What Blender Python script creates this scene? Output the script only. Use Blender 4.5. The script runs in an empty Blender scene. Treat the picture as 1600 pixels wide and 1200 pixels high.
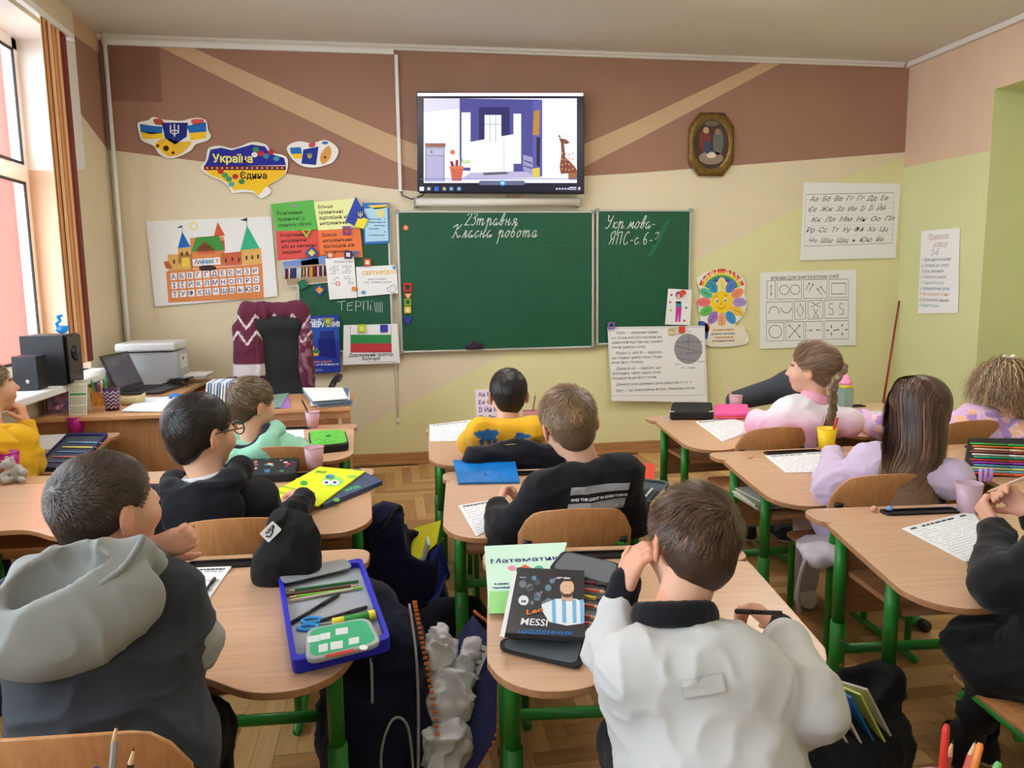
import bpy, bmesh, math, random
import numpy as np
from mathutils import Vector, Matrix
random.seed(7); RNG = np.random.default_rng(7)
SC = bpy.context.scene; COL = SC.collection
# ------------------------------------------------------------------ camera, sky, exposure
FPX, YAW, PITCH, ROLL, CAMH = 1194.0, 9.112, 7.612, -0.762, 1.3644
ROOM_L, ROOM_R, ROOM_B, ROOM_F, CEIL = -1.855, 4.16, 5.765, -2.6, 3.046
def _cam_matrix():
    y, p, r = map(math.radians, (YAW, PITCH, ROLL))
    fwd = Vector((math.sin(y)*math.cos(p), math.cos(y)*math.cos(p), -math.sin(p)))
    right = Vector((math.cos(y), -math.sin(y), 0)); up = right.cross(fwd)
    r2 = right*math.cos(r) + up*math.sin(r); u2 = -right*math.sin(r) + up*math.cos(r)
    m = Matrix((r2, u2, -fwd)).transposed()
    return m
CM = _cam_matrix()
cam = bpy.data.cameras.new('camera'); cam.sensor_width = 36.0; cam.lens = FPX/1600*36; cam.clip_start = .02
cam_o = bpy.data.objects.new('camera', cam); COL.objects.link(cam_o)
cam_o.matrix_world = Matrix.Translation((0, 0, CAMH)) @ CM.to_4x4(); SC.camera = cam_o
SC.view_settings.view_transform = 'Standard'; SC.view_settings.look = 'None'
SC.view_settings.gamma = 1.0; SC.view_settings.use_curve_mapping = False
SC.view_settings.exposure = 0.15
LAMP_POWER = 34.0
wd = bpy.data.worlds.new('overcast_sky'); SC.world = wd; wd.use_nodes = True
bg = wd.node_tree.nodes['Background']; bg.inputs[0].default_value = (.80, .90, 1.0, 1); bg.inputs[1].default_value = 9.0
# places in the room read off the photograph: a ray through a pixel meets a real plane of the room
def ray(px, py): return CM @ Vector(((px-800)/FPX, -(py-600)/FPX, -1.0))
CO = Vector((0, 0, CAMH))
def onY(px, py, Y=ROOM_B): r = ray(px, py); return CO + r*(Y/r.y)
def onX(px, py, X): r = ray(px, py); return CO + r*(X/r.x)
def onZ(px, py, z): r = ray(px, py); return CO + r*((z-CAMH)/r.z)
def dep(px, py, d): return CO + ray(px, py)*d
# ------------------------------------------------------------------ materials
def lin(c):
    return tuple(((v/255)/12.92 if v/255 <= .04045 else ((v/255+.055)/1.055)**2.4) for v in c[:3])
MATS = {}
def mat(name, rgb, rough=.6, metal=0., var=.0, scale=8., bump=0., bscale=60., coat=0., emit=0., stretch=None, alpha=1., trans=0., sheen=0., ior=1.45):
    if name in MATS: return MATS[name]
    m = bpy.data.materials.new(name); m.use_nodes = True; nt = m.node_tree; b = nt.nodes['Principled BSDF']
    c = lin(rgb); b.inputs['Base Color'].default_value = (*c, 1); b.inputs['Roughness'].default_value = rough
    b.inputs['Metallic'].default_value = metal; b.inputs['Coat Weight'].default_value = coat; b.inputs['IOR'].default_value = ior
    if sheen: b.inputs['Sheen Weight'].default_value = sheen
    if trans: b.inputs['Transmission Weight'].default_value = trans
    if alpha < 1: b.inputs['Alpha'].default_value = alpha
    if emit: b.inputs['Emission Color'].default_value = (*c, 1); b.inputs['Emission Strength'].default_value = emit
    tc = nt.nodes.new('ShaderNodeTexCoord'); mp = nt.nodes.new('ShaderNodeMapping'); nt.links.new(tc.outputs['Object'], mp.inputs[0])
    if stretch: mp.inputs['Scale'].default_value = stretch
    if var:
        n = nt.nodes.new('ShaderNodeTexNoise'); n.inputs['Scale'].default_value = scale; n.inputs['Detail'].default_value = 5
        nt.links.new(mp.outputs[0], n.inputs['Vector'])
        r = nt.nodes.new('ShaderNodeValToRGB'); nt.links.new(n.outputs[0], r.inputs[0])
        r.color_ramp.elements[0].position = .3; r.color_ramp.elements[1].position = .7
        r.color_ramp.elements[0].color = (*[v*(1-var) for v in c], 1); r.color_ramp.elements[1].color = (*[min(1, v*(1+var)) for v in c], 1)
        nt.links.new(r.outputs[0], b.inputs['Base Color'])
    if bump:
        n2 = nt.nodes.new('ShaderNodeTexNoise'); n2.inputs['Scale'].default_value = bscale; n2.inputs['Detail'].default_value = 4
        nt.links.new(mp.outputs[0], n2.inputs['Vector'])
        bp = nt.nodes.new('ShaderNodeBump'); bp.inputs['Strength'].default_value = bump; bp.inputs['Distance'].default_value = .004
        nt.links.new(n2.outputs[0], bp.inputs['Height']); nt.links.new(bp.outputs[0], b.inputs['Normal'])
    MATS[name] = m; return m
def attr_mat(name, rough=.6, sheen=0., emit=0., bump=0., bscale=200., spec=.5, sss=0.):
    """colour comes from the mesh's own colour attribute: print, dye, hair shade, skin tone"""
    if name in MATS: return MATS[name]
    m = bpy.data.materials.new(name); m.use_nodes = True; nt = m.node_tree; b = nt.nodes['Principled BSDF']
    a = nt.nodes.new('ShaderNodeAttribute'); a.attribute_name = 'Col'; nt.links.new(a.outputs['Color'], b.inputs['Base Color'])
    b.inputs['Roughness'].default_value = rough; b.inputs['Specular IOR Level'].default_value = spec
    if sheen: b.inputs['Sheen Weight'].default_value = sheen
    if sss:
        b.inputs['Subsurface Weight'].default_value = sss; b.inputs['Subsurface Radius'].default_value = (.012, .004, .002); b.inputs['Subsurface Scale'].default_value = 1.
    if emit:
        nt.links.new(a.outputs['Color'], b.inputs['Emission Color']); b.inputs['Emission Strength'].default_value = emit
        b.inputs['Base Color'].default_value = (0, 0, 0, 1)
        for l in list(nt.links):
            if l.to_socket == b.inputs['Base Color']: nt.links.remove(l)
    if bump:
        n2 = nt.nodes.new('ShaderNodeTexNoise'); n2.inputs['Scale'].default_value = bscale; n2.inputs['Detail'].default_value = 3
        tc = nt.nodes.new('ShaderNodeTexCoord'); nt.links.new(tc.outputs['Object'], n2.inputs['Vector'])
        bp = nt.nodes.new('ShaderNodeBump'); bp.inputs['Strength'].default_value = bump; bp.inputs['Distance'].default_value = .003
        nt.links.new(n2.outputs[0], bp.inputs['Height']); nt.links.new(bp.outputs[0], b.inputs['Normal'])
    MATS[name] = m; return m
def wood(name, rgb, dark, rough=.38, axis=0, sc=1.):
    """beech laminate: fine streaks along one axis"""
    if name in MATS: return MATS[name]
    m = bpy.data.materials.new(name); m.use_nodes = True; nt = m.node_tree; b = nt.nodes['Principled BSDF']
    tc = nt.nodes.new('ShaderNodeTexCoord'); mp = nt.nodes.new('ShaderNodeMapping'); nt.links.new(tc.outputs['Object'], mp.inputs[0])
    s = [70*sc, 70*sc, 70*sc]; s[axis] = 3.2*sc; mp.inputs['Scale'].default_value = s
    n = nt.nodes.new('ShaderNodeTexNoise'); n.inputs['Scale'].default_value = 1.; n.inputs['Detail'].default_value = 6; n.inputs['Roughness'].default_value = .65
    nt.links.new(mp.outputs[0], n.inputs['Vector'])
    r = nt.nodes.new('ShaderNodeValToRGB'); nt.links.new(n.outputs[0], r.inputs[0])
    r.color_ramp.elements[0].position = .28; r.color_ramp.elements[1].position = .72
    r.color_ramp.elements[0].color = (*lin(dark), 1); r.color_ramp.elements[1].color = (*lin(rgb), 1)
    nt.links.new(r.outputs[0], b.inputs['Base Color']); b.inputs['Roughness'].default_value = rough
    MATS[name] = m; return m
# ------------------------------------------------------------------ object helpers
def link(o, parent=None):
    COL.objects.link(o)
    if parent is not None: o.parent = parent
    return o
def tag(o, label, cat, group=None):
    o['label'] = label; o['category'] = cat
    if group: o['group'] = group
    return o
def thing(name, label, cat, loc=(0, 0, 0), rot=(0, 0, 0), group=None):
    o = bpy.data.objects.new(name, None); o.empty_display_size = .05; link(o)
    o.location = loc; o.rotation_euler = rot
    return tag(o, label, cat, group)
def struct(o): o['kind'] = 'structure'; return o
def mesh_obj(name, verts, faces, m, parent=None, smooth=False, loc=None, rot=None, bevel=0., seg=2, cols=None, fmat=None):
    me = bpy.data.meshes.new(name); me.from_pydata([tuple(v) for v in verts], [], [tuple(f) for f in faces]); me.update()
    if isinstance(m, (list, tuple)):
        for x in m: me.materials.append(x)
    elif m: me.materials.append(m)
    if fmat is not None: me.polygons.foreach_set('material_index', fmat)
    if smooth: me.polygons.foreach_set('use_smooth', [True]*len(me.polygons))
    if cols is not None:
        at = me.color_attributes.new('Col', 'FLOAT_COLOR', 'POINT')
        a = np.ones((len(verts), 4), dtype=np.float32); a[:, :3] = cols; at.data.foreach_set('color', a.ravel())
    o = bpy.data.objects.new(name, me)
    if loc is not None: o.location = loc
    if rot is not None: o.rotation_euler = rot
    if bevel:
        md = o.modifiers.new('bevel', 'BEVEL'); md.width = bevel; md.segments = seg; md.limit_method = 'ANGLE'
    return link(o, parent)
class MB:
    """collects shapes into one mesh"""
    def __init__(s): s.v = []; s.f = []
    def add(s, v, f):
        n = len(s.v); s.v += [tuple(x) for x in v]; s.f += [tuple(i+n for i in q) for q in f]; return s
    def box(s, c, d, M=None):
        x, y, z = [k/2 for k in d]
        v = [Vector((sx*x, sy*y, sz*z)) for sz in (-1, 1) for sy in (-1, 1) for sx in (-1, 1)]
        v = [(M @ p if M is not None else p)+Vector(c) for p in v]
        return s.add(v, [(0, 2, 3, 1), (4, 5, 7, 6), (0, 1, 5, 4), (2, 6, 7, 3), (0, 4, 6, 2), (1, 3, 7, 5)])
    def tube(s, pts, r, n=10, cap=True):
        pts = [Vector(p) for p in pts]; R = r if isinstance(r, (list, tuple)) else [r]*len(pts)
        v = []; prev = None
        for i, p in enumerate(pts):
            t = (pts[min(i+1, len(pts)-1)]-pts[max(i-1, 0)])
            t = t.normalized() if t.length > 1e-9 else Vector((0, 0, 1))
            if prev is None:
                a = Vector((0, 0, 1)) if abs(t.z) < .9 else Vector((1, 0, 0)); u = t.cross(a).normalized()
            else:
                u = prev - t*prev.dot(t); u = u.normalized() if u.length > 1e-6 else t.orthogonal().normalized()
            prev = u; w = t.cross(u)
            for k in range(n):
                an = 2*math.pi*k/n; v.append(p+(u*math.cos(an)+w*math.sin(an))*R[i])
        f = [(i*n+k, i*n+(k+1) % n, (i+1)*n+(k+1) % n, (i+1)*n+k) for i in range(len(pts)-1) for k in range(n)]
        if cap: f += [tuple(range(n-1, -1, -1)), tuple((len(pts)-1)*n+k for k in range(n))]
        return s.add(v, f)
    def lathe(s, prof, c=(0, 0, 0), n=20, M=None):
        c = Vector(c); v = []
        for (r, z) in prof:
            for k in range(n):
                a = 2*math.pi*k/n; p = Vector((r*math.cos(a), r*math.sin(a), z)); v.append((M @ p if M is not None else p)+c)
        f = [(i*n+k, i*n+(k+1) % n, (i+1)*n+(k+1) % n, (i+1)*n+k) for i in range(len(prof)-1) for k in range(n)]
        if prof[0][0] > 1e-6: f.append(tuple(range(n-1, -1, -1)))
        if prof[-1][0] > 1e-6: f.append(tuple((len(prof)-1)*n+k for k in range(n)))
        return s.add(v, f)
    def prism(s, outline, z0, z1, zf=None):
        n = len(outline); v = []
        for z in (z0, z1):
            for (x, y) in outline: v.append((x, y, z+(zf(x, y) if zf else 0)))
        f = [tuple(range(n-1, -1, -1)), tuple(range(n, 2*n))]+[(i, (i+1) % n, n+(i+1) % n, n+i) for i in range(n)]
        return s.add(v, f)
    def xf(s, M): s.v = [tuple(M @ Vector(p)) for p in s.v]; return s
    def ob(s, name, m, parent=None, smooth=False, bevel=0., **k): return mesh_obj(name, s.v, s.f, m, parent, smooth, bevel=bevel, **k)
def dup(o, parent=None):
    c = o.copy(); link(c, parent)
    for ch in [x for x in o.children]: dup(ch, c)
    return c
def arc(cx, cy, r, a0, a1, n=6):
    return [(cx+r*math.cos(math.radians(a0+(a1-a0)*i/n)), cy+r*math.sin(math.radians(a0+(a1-a0)*i/n))) for i in range(n+1)]
def rrect(x0, y0, x1, y1, r, n=5):
    return arc(x1-r, y0+r, r, -90, 0, n)+arc(x1-r, y1-r, r, 0, 90, n)+arc(x0+r, y1-r, r, 90, 180, n)+arc(x0+r, y0+r, r, 180, 270, n)
def circ(cx, cy, r, n=20, ry=None): return [(cx+r*math.cos(2*math.pi*i/n), cy+(ry or r)*math.sin(2*math.pi*i/n)) for i in range(n)]
def spline(pts, n=6, closed=False):
    P = [Vector(p) for p in pts]; out = []; N = len(P)
    rng = range(N if closed else N-1)
    for i in rng:
        p0, p1, p2, p3 = (P[(i-1) % N], P[i], P[(i+1) % N], P[(i+2) % N]) if closed else (P[max(i-1, 0)], P[i], P[i+1], P[min(i+2, N-1)])
        for k in range(n):
            t = k/n; out.append(.5*((2*p1)+(p2-p0)*t+(2*p0-5*p1+4*p2-p3)*t*t+(3*p1-p0-3*p2+p3)*t**3))
    if not closed: out.append(P[-1])
    return out
# ------------------------------------------------------------------ flat print (ink on paper, chalk, lettering)
def _txt_mesh(body, size, shear=0., align='LEFT', bold=0., sx=1.):
    c = bpy.data.curves.new('t', 'FONT'); c.body = body; c.size = size; c.shear = shear; c.align_x = align; c.resolution_u = 2; c.offset = bold
    o = bpy.data.objects.new('t', c); COL.objects.link(o)
    me = bpy.data.meshes.new_from_object(o.evaluated_get(bpy.context.evaluated_depsgraph_get()))
    v = [(p.co.x*sx, p.co.y) for p in me.vertices]; f = [tuple(p.vertices) for p in me.polygons]
    bpy.data.objects.remove(o); bpy.data.curves.remove(c); bpy.data.meshes.remove(me)
    return v, f
class Ink:
    """flat print laid out in the sheet's own plane (x right, y up); each later layer lies a hair higher"""
    def __init__(s, dz=.00025, z0=.0004): s.v = []; s.f = []; s.c = []; s.n = 0; s.dz = dz; s.z0 = z0
    def raw(s, v, f, rgb):
        z = s.z0+s.n*s.dz; b = len(s.v); col = lin(rgb)
        s.v += [(x, y, z) for x, y in v]; s.c += [col]*len(v); s.f += [tuple(i+b for i in q) for q in f]; return s
    def up(s): s.n += 1; return s
    def poly(s, pts, rgb):
        a = sum(pts[i][0]*pts[(i+1) % len(pts)][1]-pts[(i+1) % len(pts)][0]*pts[i][1] for i in range(len(pts)))
        pts = list(pts) if a > 0 else list(pts)[::-1]
        return s.raw(pts, [tuple(range(len(pts)))], rgb)
    def rect(s, x0, y0, x1, y1, rgb): return s.poly([(min(x0,x1), min(y0,y1)), (max(x0,x1), min(y0,y1)), (max(x0,x1), max(y0,y1)), (min(x0,x1), max(y0,y1))], rgb)
    def line(s, pts, w, rgb, closed=False):
        P = [Vector((p[0], p[1])) for p in pts]
        if closed: P = P+[P[0], P[1]]
        v = []; f = []
        for i, p in enumerate(P):
            t = P[min(i+1, len(P)-1)]-P[max(i-1, 0)]
            t = t.normalized() if t.length > 1e-9 else Vector((1, 0)); nn = Vector((-t.y, t.x))*w/2
            v += [tuple(p+nn), tuple(p-nn)]
        f = [(2*i, 2*i+1, 2*i+3, 2*i+2) for i in range(len(P)-1)]
        return s.raw(v, f, rgb)
    def frame(s, x0, y0, x1, y1, w, rgb):
        return s.rect(x0, y0, x1, y0+w, rgb).rect(x0, y1-w, x1, y1, rgb).rect(x0, y0, x0+w, y1, rgb).rect(x1-w, y0, x1, y1, rgb)
    def text(s, body, x, y, size, rgb, shear=0., align='LEFT', bold=0., rot=0., sx=1.):
        v, f = _txt_mesh(body, size, shear, align, bold, sx); ca, sa = math.cos(rot), math.sin(rot)
        return s.raw([(x+a*ca-b*sa, y+a*sa+b*ca) for a, b in v], f, rgb)
    def dashes(s, x0, y0, x1, y1, rows, rgb, h=.35, seed=1, density=.85, word=(.004, .014)):
        r = random.Random(seed); dy = (y1-y0)/rows
        for i in range(rows):
            y = y1-(i+.5)*dy; x = x0
            while x < x1:
                w = r.uniform(*word)
                if r.random() < density: s.rect(x, y-dy*h/2, min(x+w, x1), y+dy*h/2, rgb)
                x += w+word[0]*.5
        return s
    def ob(s, name, parent, m=None, M=None):
        if not s.v: return None
        v = [tuple(M @ Vector(p)) for p in s.v] if M is not None else s.v
        return mesh_obj(name, v, s.f, m or attr_mat('printed_ink', .7, spec=.25), parent, cols=np.array(s.c, dtype=np.float32))
# ------------------------------------------------------------------ people: smooth implicit bodies meshed with surface nets
def A(v): return np.array(v, dtype=np.float64)
def unit(v): v = A(v); return v/(np.linalg.norm(v)+1e-12)
class SDF:
    def __init__(s): s.p = []; s.lo = A([9, 9, 9.]); s.hi = -s.lo
    def _bb(s, c, r): s.lo = np.minimum(s.lo, A(c)-r); s.hi = np.maximum(s.hi, A(c)+r)
    def cone(s, a, b, ra, rb=None, k=.02):
        rb = ra if rb is None else rb; a = A(a); b = A(b); s._bb(a, ra); s._bb(b, rb); s.p.append(('c', k, a, b, ra, rb)); return s
    def chain(s, pts, rs, k=.02):
        for i in range(len(pts)-1): s.cone(pts[i], pts[i+1], rs[i], rs[i+1], k)
        return s
    def ell(s, c, r, R=None, k=.02, op='e'):
        c = A(c); r = A(r)
        if op == 'e': s._bb(c, r.max())
        s.p.append((op, k, c, r, np.eye(3) if R is None else A(R))); return s
    def sub(s, c, r, R=None, k=.01): return s.ell(c, r, R, k, 's')
    def cut(s, n, c, k=.01):  # keep n.p < c
        s.p.append(('h', k, unit(n), c)); return s
    def __call__(s, P):
        d = None
        for q in s.p:
            t, k = q[0], q[1]
            if t == 'c':
                a, b, ra, rb = q[2:]; ab = b-a; h = np.clip(((P-a)@ab)/(ab@ab+1e-12), 0, 1)
                e = np.linalg.norm(P-a-h[:, None]*ab, axis=1)-(ra+(rb-ra)*h)
            elif t in 'es':
                c, r, R = q[2:]; L = (P-c)@R; k0 = np.linalg.norm(L/r, axis=1); k1 = np.linalg.norm(L/(r*r), axis=1)+1e-9; e = k0*(k0-1)/k1
            else: e = P@q[2]-q[3]
            if t == 's': h = np.clip(.5+.5*(d+e)/k, 0, 1); d = -((-d)*(1-h)+e*h)*1.0 if False else np.maximum(d, -e)+_bl(d, -e, k)
            elif t == 'h': d = np.maximum(d, e)+_bl(d, e, k)
            elif d is None: d = e
            else: h = np.clip(.5+.5*(e-d)/k, 0, 1); d = e*(1-h)+d*h-k*h*(1-h)
        return d
def _bl(a, b, k): h = np.maximum(k-np.abs(a-b), 0)/k; return h*h*k*.25
def snet(fn, vs, lo=None, hi=None, pad=.02, smooth=1):
    lo = A(fn.lo if lo is None else lo)-pad; hi = A(fn.hi if hi is None else hi)+pad
    BS = 8; nb = np.ceil((hi-lo)/(vs*BS)).astype(int); n = nb*BS+1
    F = np.full(n, 1e3, dtype=np.float32)
    gi = np.stack(np.meshgrid(*[np.arange(k) for k in nb], indexing='ij'), -1).reshape(-1, 3)
    cen = lo+(gi+.5)*BS*vs; dc = fn(cen); rad = BS*vs*.87*1.25+.012
    act = gi[np.abs(dc) < rad]
    ins = gi[dc <= -rad]
    for b in ins: F[b[0]*BS:b[0]*BS+BS+1, b[1]*BS:b[1]*BS+BS+1, b[2]*BS:b[2]*BS+BS+1] = -1e3
    loc = np.stack(np.meshgrid(*[np.arange(BS+1)]*3, indexing='ij'), -1).reshape(-1, 3)
    for c0 in range(0, len(act), 200):
        ab = act[c0:c0+200]; idx = (ab[:, None, :]*BS+loc[None]).reshape(-1, 3)
        F[idx[:, 0], idx[:, 1], idx[:, 2]] = fn(lo+idx*vs)
    S = F < 0
    c = [S[i:n[0]-1+i, j:n[1]-1+j, k:n[2]-1+k] for i in (0, 1) for j in (0, 1) for k in (0, 1)]
    sm = sum(x.astype(np.int8) for x in c); mask = (sm > 0) & (sm < 8)
    cells = np.argwhere(mask); vid = np.full(mask.shape, -1, dtype=np.int64); vid[mask] = np.arange(len(cells))
    acc = np.zeros((len(cells), 3)); cnt = np.zeros(len(cells))
    cor = [(i, j, k) for i in (0, 1) for j in (0, 1) for k in (0, 1)]
    vals = [F[cells[:, 0]+i, cells[:, 1]+j, cells[:, 2]+k] for i, j, k in cor]
    for a in range(8):
        for b in range(a+1, 8):
            if sum(abs(cor[a][t]-cor[b][t]) for t in range(3)) != 1: continue
            fa, fb = vals[a], vals[b]; m = (fa < 0) != (fb < 0); t = np.clip(fa[m]/(fa[m]-fb[m]), 0, 1)[:, None]
            acc[m] += A(cor[a])*(1-t)+A(cor[b])*t; cnt[m] += 1
    V = lo+(cells+acc/np.maximum(cnt, 1)[:, None])*vs
    Q = []
    for ax in range(3):
        o = [0, 1, 2]; o.remove(ax); u, w = o
        s0 = S.take(range(0, n[ax]-1), ax); s1 = S.take(range(1, n[ax]), ax)
        e = np.argwhere(s0 != s1); e = e[(e[:, u] > 0) & (e[:, w] > 0) & (e[:, u] < n[u]-1) & (e[:, w] < n[w]-1)]
        if not len(e): continue
        ii = []
        for du, dw in ((1, 1), (0, 1), (0, 0), (1, 0)):
            t = e.copy(); t[:, u] -= du; t[:, w] -= dw; ii.append(vid[t[:, 0], t[:, 1], t[:, 2]])
        q = np.stack(ii, 1); fl = S[e[:, 0], e[:, 1], e[:, 2]]
        if ax == 1: fl = ~fl
        q[~fl] = q[~fl][:, ::-1]; Q.append(q)
    Q = np.concatenate(Q); Q = Q[(Q >= 0).all(1)]
    for _ in range(smooth):
        s_ = np.zeros_like(V); k_ = np.zeros(len(V))
        for i in range(4):
            np.add.at(s_, Q[:, i], V[Q[:, (i+1) % 4]]); np.add.at(s_, Q[:, i], V[Q[:, (i+3) % 4]]); np.add.at(k_, Q[:, i], 2)
        V = V*.5+.5*s_/np.maximum(k_, 1)[:, None]
    return V, Q
def vnormals(V, Q):
    nrm = np.cross(V[Q[:, 2]]-V[Q[:, 0]], V[Q[:, 3]]-V[Q[:, 1]]); N = np.zeros_like(V)
    for i in range(4): np.add.at(N, Q[:, i], nrm)
    return N/(np.linalg.norm(N, axis=1)[:, None]+1e-12)
def _hash(i, seed):
    h = (i[:, 0]*374761393+i[:, 1]*668265263+i[:, 2]*2147483647+seed*1274126177) & 0xffffffff
    h = ((h ^ (h >> 13))*1274126177) & 0xffffffff; h = h ^ (h >> 16); return (h & 0xffff)/65535.
def noise3(P, seed=0):
    i = np.floor(P).astype(np.int64); f = P-i; f = f*f*(3-2*f); r = 0
    for dx in (0, 1):
        for dy in (0, 1):
            for dz in (0, 1):
                w = (f[:, 0] if dx else 1-f[:, 0])*(f[:, 1] if dy else 1-f[:, 1])*(f[:, 2] if dz else 1-f[:, 2]); r = r+w*_hash(i+np.array([dx, dy, dz]), seed)
    return r
def folds(V, N, amp, seed=0, sc=(9, 9, 16)):
    w = np.stack([noise3(V*5+7*k, seed+k) for k in range(3)], 1)*.35
    a = noise3((V+w*.3)*A(sc), seed+11); b = noise3((V+w*.2)*A(sc)*2.1, seed+12)
    r = (1-np.abs(2*a-1))**3*.65+(1-np.abs(2*b-1))**3*.35
    return V+N*(1.7*amp*(r-.28))[:, None]
def rot_head(yaw, pitch, roll):
    y, p, r = map(math.radians, (yaw, pitch, roll))
    Rz = A([[math.cos(y), -math.sin(y), 0], [math.sin(y), math.cos(y), 0], [0, 0, 1]])
    Rx = A([[1, 0, 0], [0, math.cos(p), math.sin(p)], [0, -math.sin(p), math.cos(p)]])   # + looks down
    Ry = A([[math.cos(r), 0, math.sin(r)], [0, 1, 0], [-math.sin(r), 0, math.cos(r)]])
    return Rz@Rx@Ry
def qmesh(name, parts, m, parent, cols=None, smooth=True):
    """parts: list of (V, Q[, colour]); joins them into one mesh"""
    Vs, Qs, Cs, b = [], [], [], 0
    for p in parts:
        Vs.append(p[0]); Qs.append(p[1]+b); b += len(p[0])
        if len(p) > 2:
            c = A(p[2]); Cs.append(np.tile(c, (len(p[0]), 1)) if c.ndim == 1 else c)
    V = np.concatenate(Vs); Q = np.concatenate(Qs)
    me = bpy.data.meshes.new(name); nf, k = Q.shape
    me.vertices.add(len(V)); me.vertices.foreach_set('co', V.astype(np.float32).ravel())
    me.loops.add(nf*k); me.loops.foreach_set('vertex_index', Q.astype(np.int32).ravel())
    me.polygons.add(nf); me.polygons.foreach_set('loop_start', np.arange(0, nf*k, k, dtype=np.int32)); me.polygons.foreach_set('loop_total', np.full(nf, k, dtype=np.int32))
    me.polygons.foreach_set('use_smooth', np.full(nf, smooth)); me.update(calc_edges=True); me.validate()
    if Cs:
        at = me.color_attributes.new('Col', 'FLOAT_COLOR', 'POINT'); a = np.ones((len(V), 4), dtype=np.float32); a[:, :3] = np.concatenate(Cs); at.data.foreach_set('color', a.ravel())
    me.materials.append(m); o = bpy.data.objects.new(name, me); return link(o, parent)
M_SKIN = attr_mat('skin', .5, spec=.35, sss=.0)
M_CLOTH = attr_mat('knitted_cloth', .85, sheen=.1, bump=.10, bscale=420., spec=.2)
M_HAIR = attr_mat('hair_strands', .42, spec=.45)
SKIN = (226, 176, 148)
def hand_sdf(s, wrist, f, n, side, curl=(.5, .7, .5), spread=.0, thumb=.4, sc=1., thumb_in=.3, curls=None):
    """palm and five separate fingers; f finger direction, n the way the palm faces, side=+1 thumb on f x n side"""
    f = unit(f); n = unit(A(n)-f*np.dot(n, f)); t = np.cross(f, n)*side; w = A(wrist)
    L = [(.0215, .052), (.0075, .058), (-.0065, .054), (-.0195, .043)]
    for i, (o, ln) in enumerate(L):
        cu = curls[i] if curls else curl
        b = w+f*.068*sc+t*o*sc; s.cone(w+t*o*.55*sc, b, .0125*sc, .0105*sc, .010)
        d = unit(f+t*spread*o*20); p = b; ang = 0
        for j, (frac, r0, r1) in enumerate(((.45, .0086, .0078), (.31, .0078, .0072), (.24, .0072, .0060))):
            ang += cu[j]; q = p+(d*math.cos(ang)+n*math.sin(ang))*ln*frac*sc*1.08; s.cone(p, q, r0*sc, r1*sc, .0035); p = q
    b = w+f*.018*sc+t*.020*sc; s.cone(w+f*.008*sc, b, .012*sc, .0115*sc, .010); d = unit(f*.62+t*.72+n*thumb_in)
    p = b
    for j, (ln, r0, r1) in enumerate(((.032, .0112, .0092), (.024, .0092, .0082), (.018, .0082, .0064))):
        q = p+unit(d*(1-.28*j*thumb)+f*.3*j*thumb+n*.25*j*thumb)*ln*sc; s.cone(p, q, r0*sc, r1*sc, .005); p = q
    return s
def head_sdf(H, R, N, sc=1.):
    H = A(H); g = lambda x, y, z: H+R@(A([x, y, z])*sc)
    s = SDF(); s.ell(g(0, -.012, .022), A([.071, .089, .080])*sc, R)
    s.ell(g(0, .032, -.030), A([.056, .056, .073])*sc, R, .03); s.ell(g(0, .052, -.082), A([.026, .024, .022])*sc, R, .03)
    for x in (-1, 1):
        s.ell(g(x*.032, .058, -.032), A([.028, .026, .027])*sc, R, .02)
        s.sub(g(x*.030, .096, .002), A([.017, .012, .011])*sc, R, .012)
        s.ell(g(x*.030, .0735, .001), A([.0125, .0125, .0115])*sc, R, .003)
    s.cone(g(0, .084, .004), g(0, .101, -.024), .0065*sc, .0100*sc, .012)
    for x in (-1, 1): s.ell(g(x*.010, .092, -.027), A([.008, .008, .007])*sc, R, .006)
    s.ell(g(0, .085, -.052), A([.019, .009, .0055])*sc, R, .006); s.ell(g(0, .083, -.061), A([.016, .009, .0055])*sc, R, .005)
    for x in (-1, 1):
        a = .45*x; Re = R@A([[math.cos(a), -math.sin(a), 0], [math.sin(a), math.cos(a), 0], [0, 0, 1]])
        s.ell(g(x*.077, -.010, -.012), A([.0075, .020, .031])*sc, Re, .007); s.sub(g(x*.0855, -.002, -.008), A([.006, .011, .017])*sc, Re, .004)
    nb = A(N); s.cone(g(0, -.018, -.045), nb+unit(g(0, 0, 0)-nb)*.01, .046*sc, .047, .03)
    return s
def head_cols(V, H, R, sc, skin):
    L = (V-A(H))@R/sc; c = np.tile(A(lin(skin)), (len(V), 1))
    ear = (np.abs(L[:, 0]) > .074); c[ear] *= A([1.0, .82, .78])
    ck = np.exp(-(((np.abs(L[:, 0])-.035)/.02)**2+((L[:, 2]+.035)/.02)**2)) * (L[:, 1] > .04); c *= 1-ck[:, None]*A([0, .16, .14])
    lips = (np.abs(L[:, 0]) < .019) & (L[:, 2] < -.047) & (L[:, 2] > -.066) & (L[:, 1] > .082); c[lips] = lin((190, 110, 100))
    e = (np.abs(np.abs(L[:, 0])-.030) < .0105) & (np.abs(L[:, 2]-.001) < .0055) & (L[:, 1] > .074); c[e] = lin((235, 230, 226))
    ir = (np.abs(np.abs(L[:, 0])-.030) < .005) & (np.abs(L[:, 2]-.001) < .0055) & (L[:, 1] > .074); c[ir] = lin((50, 38, 30))
    br = (np.abs(np.abs(L[:, 0])-.031) < .017) & (np.abs(L[:, 2]-.021) < .0035) & (L[:, 1] > .05); c[br] = lin((96, 72, 56))
    return c
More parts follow.
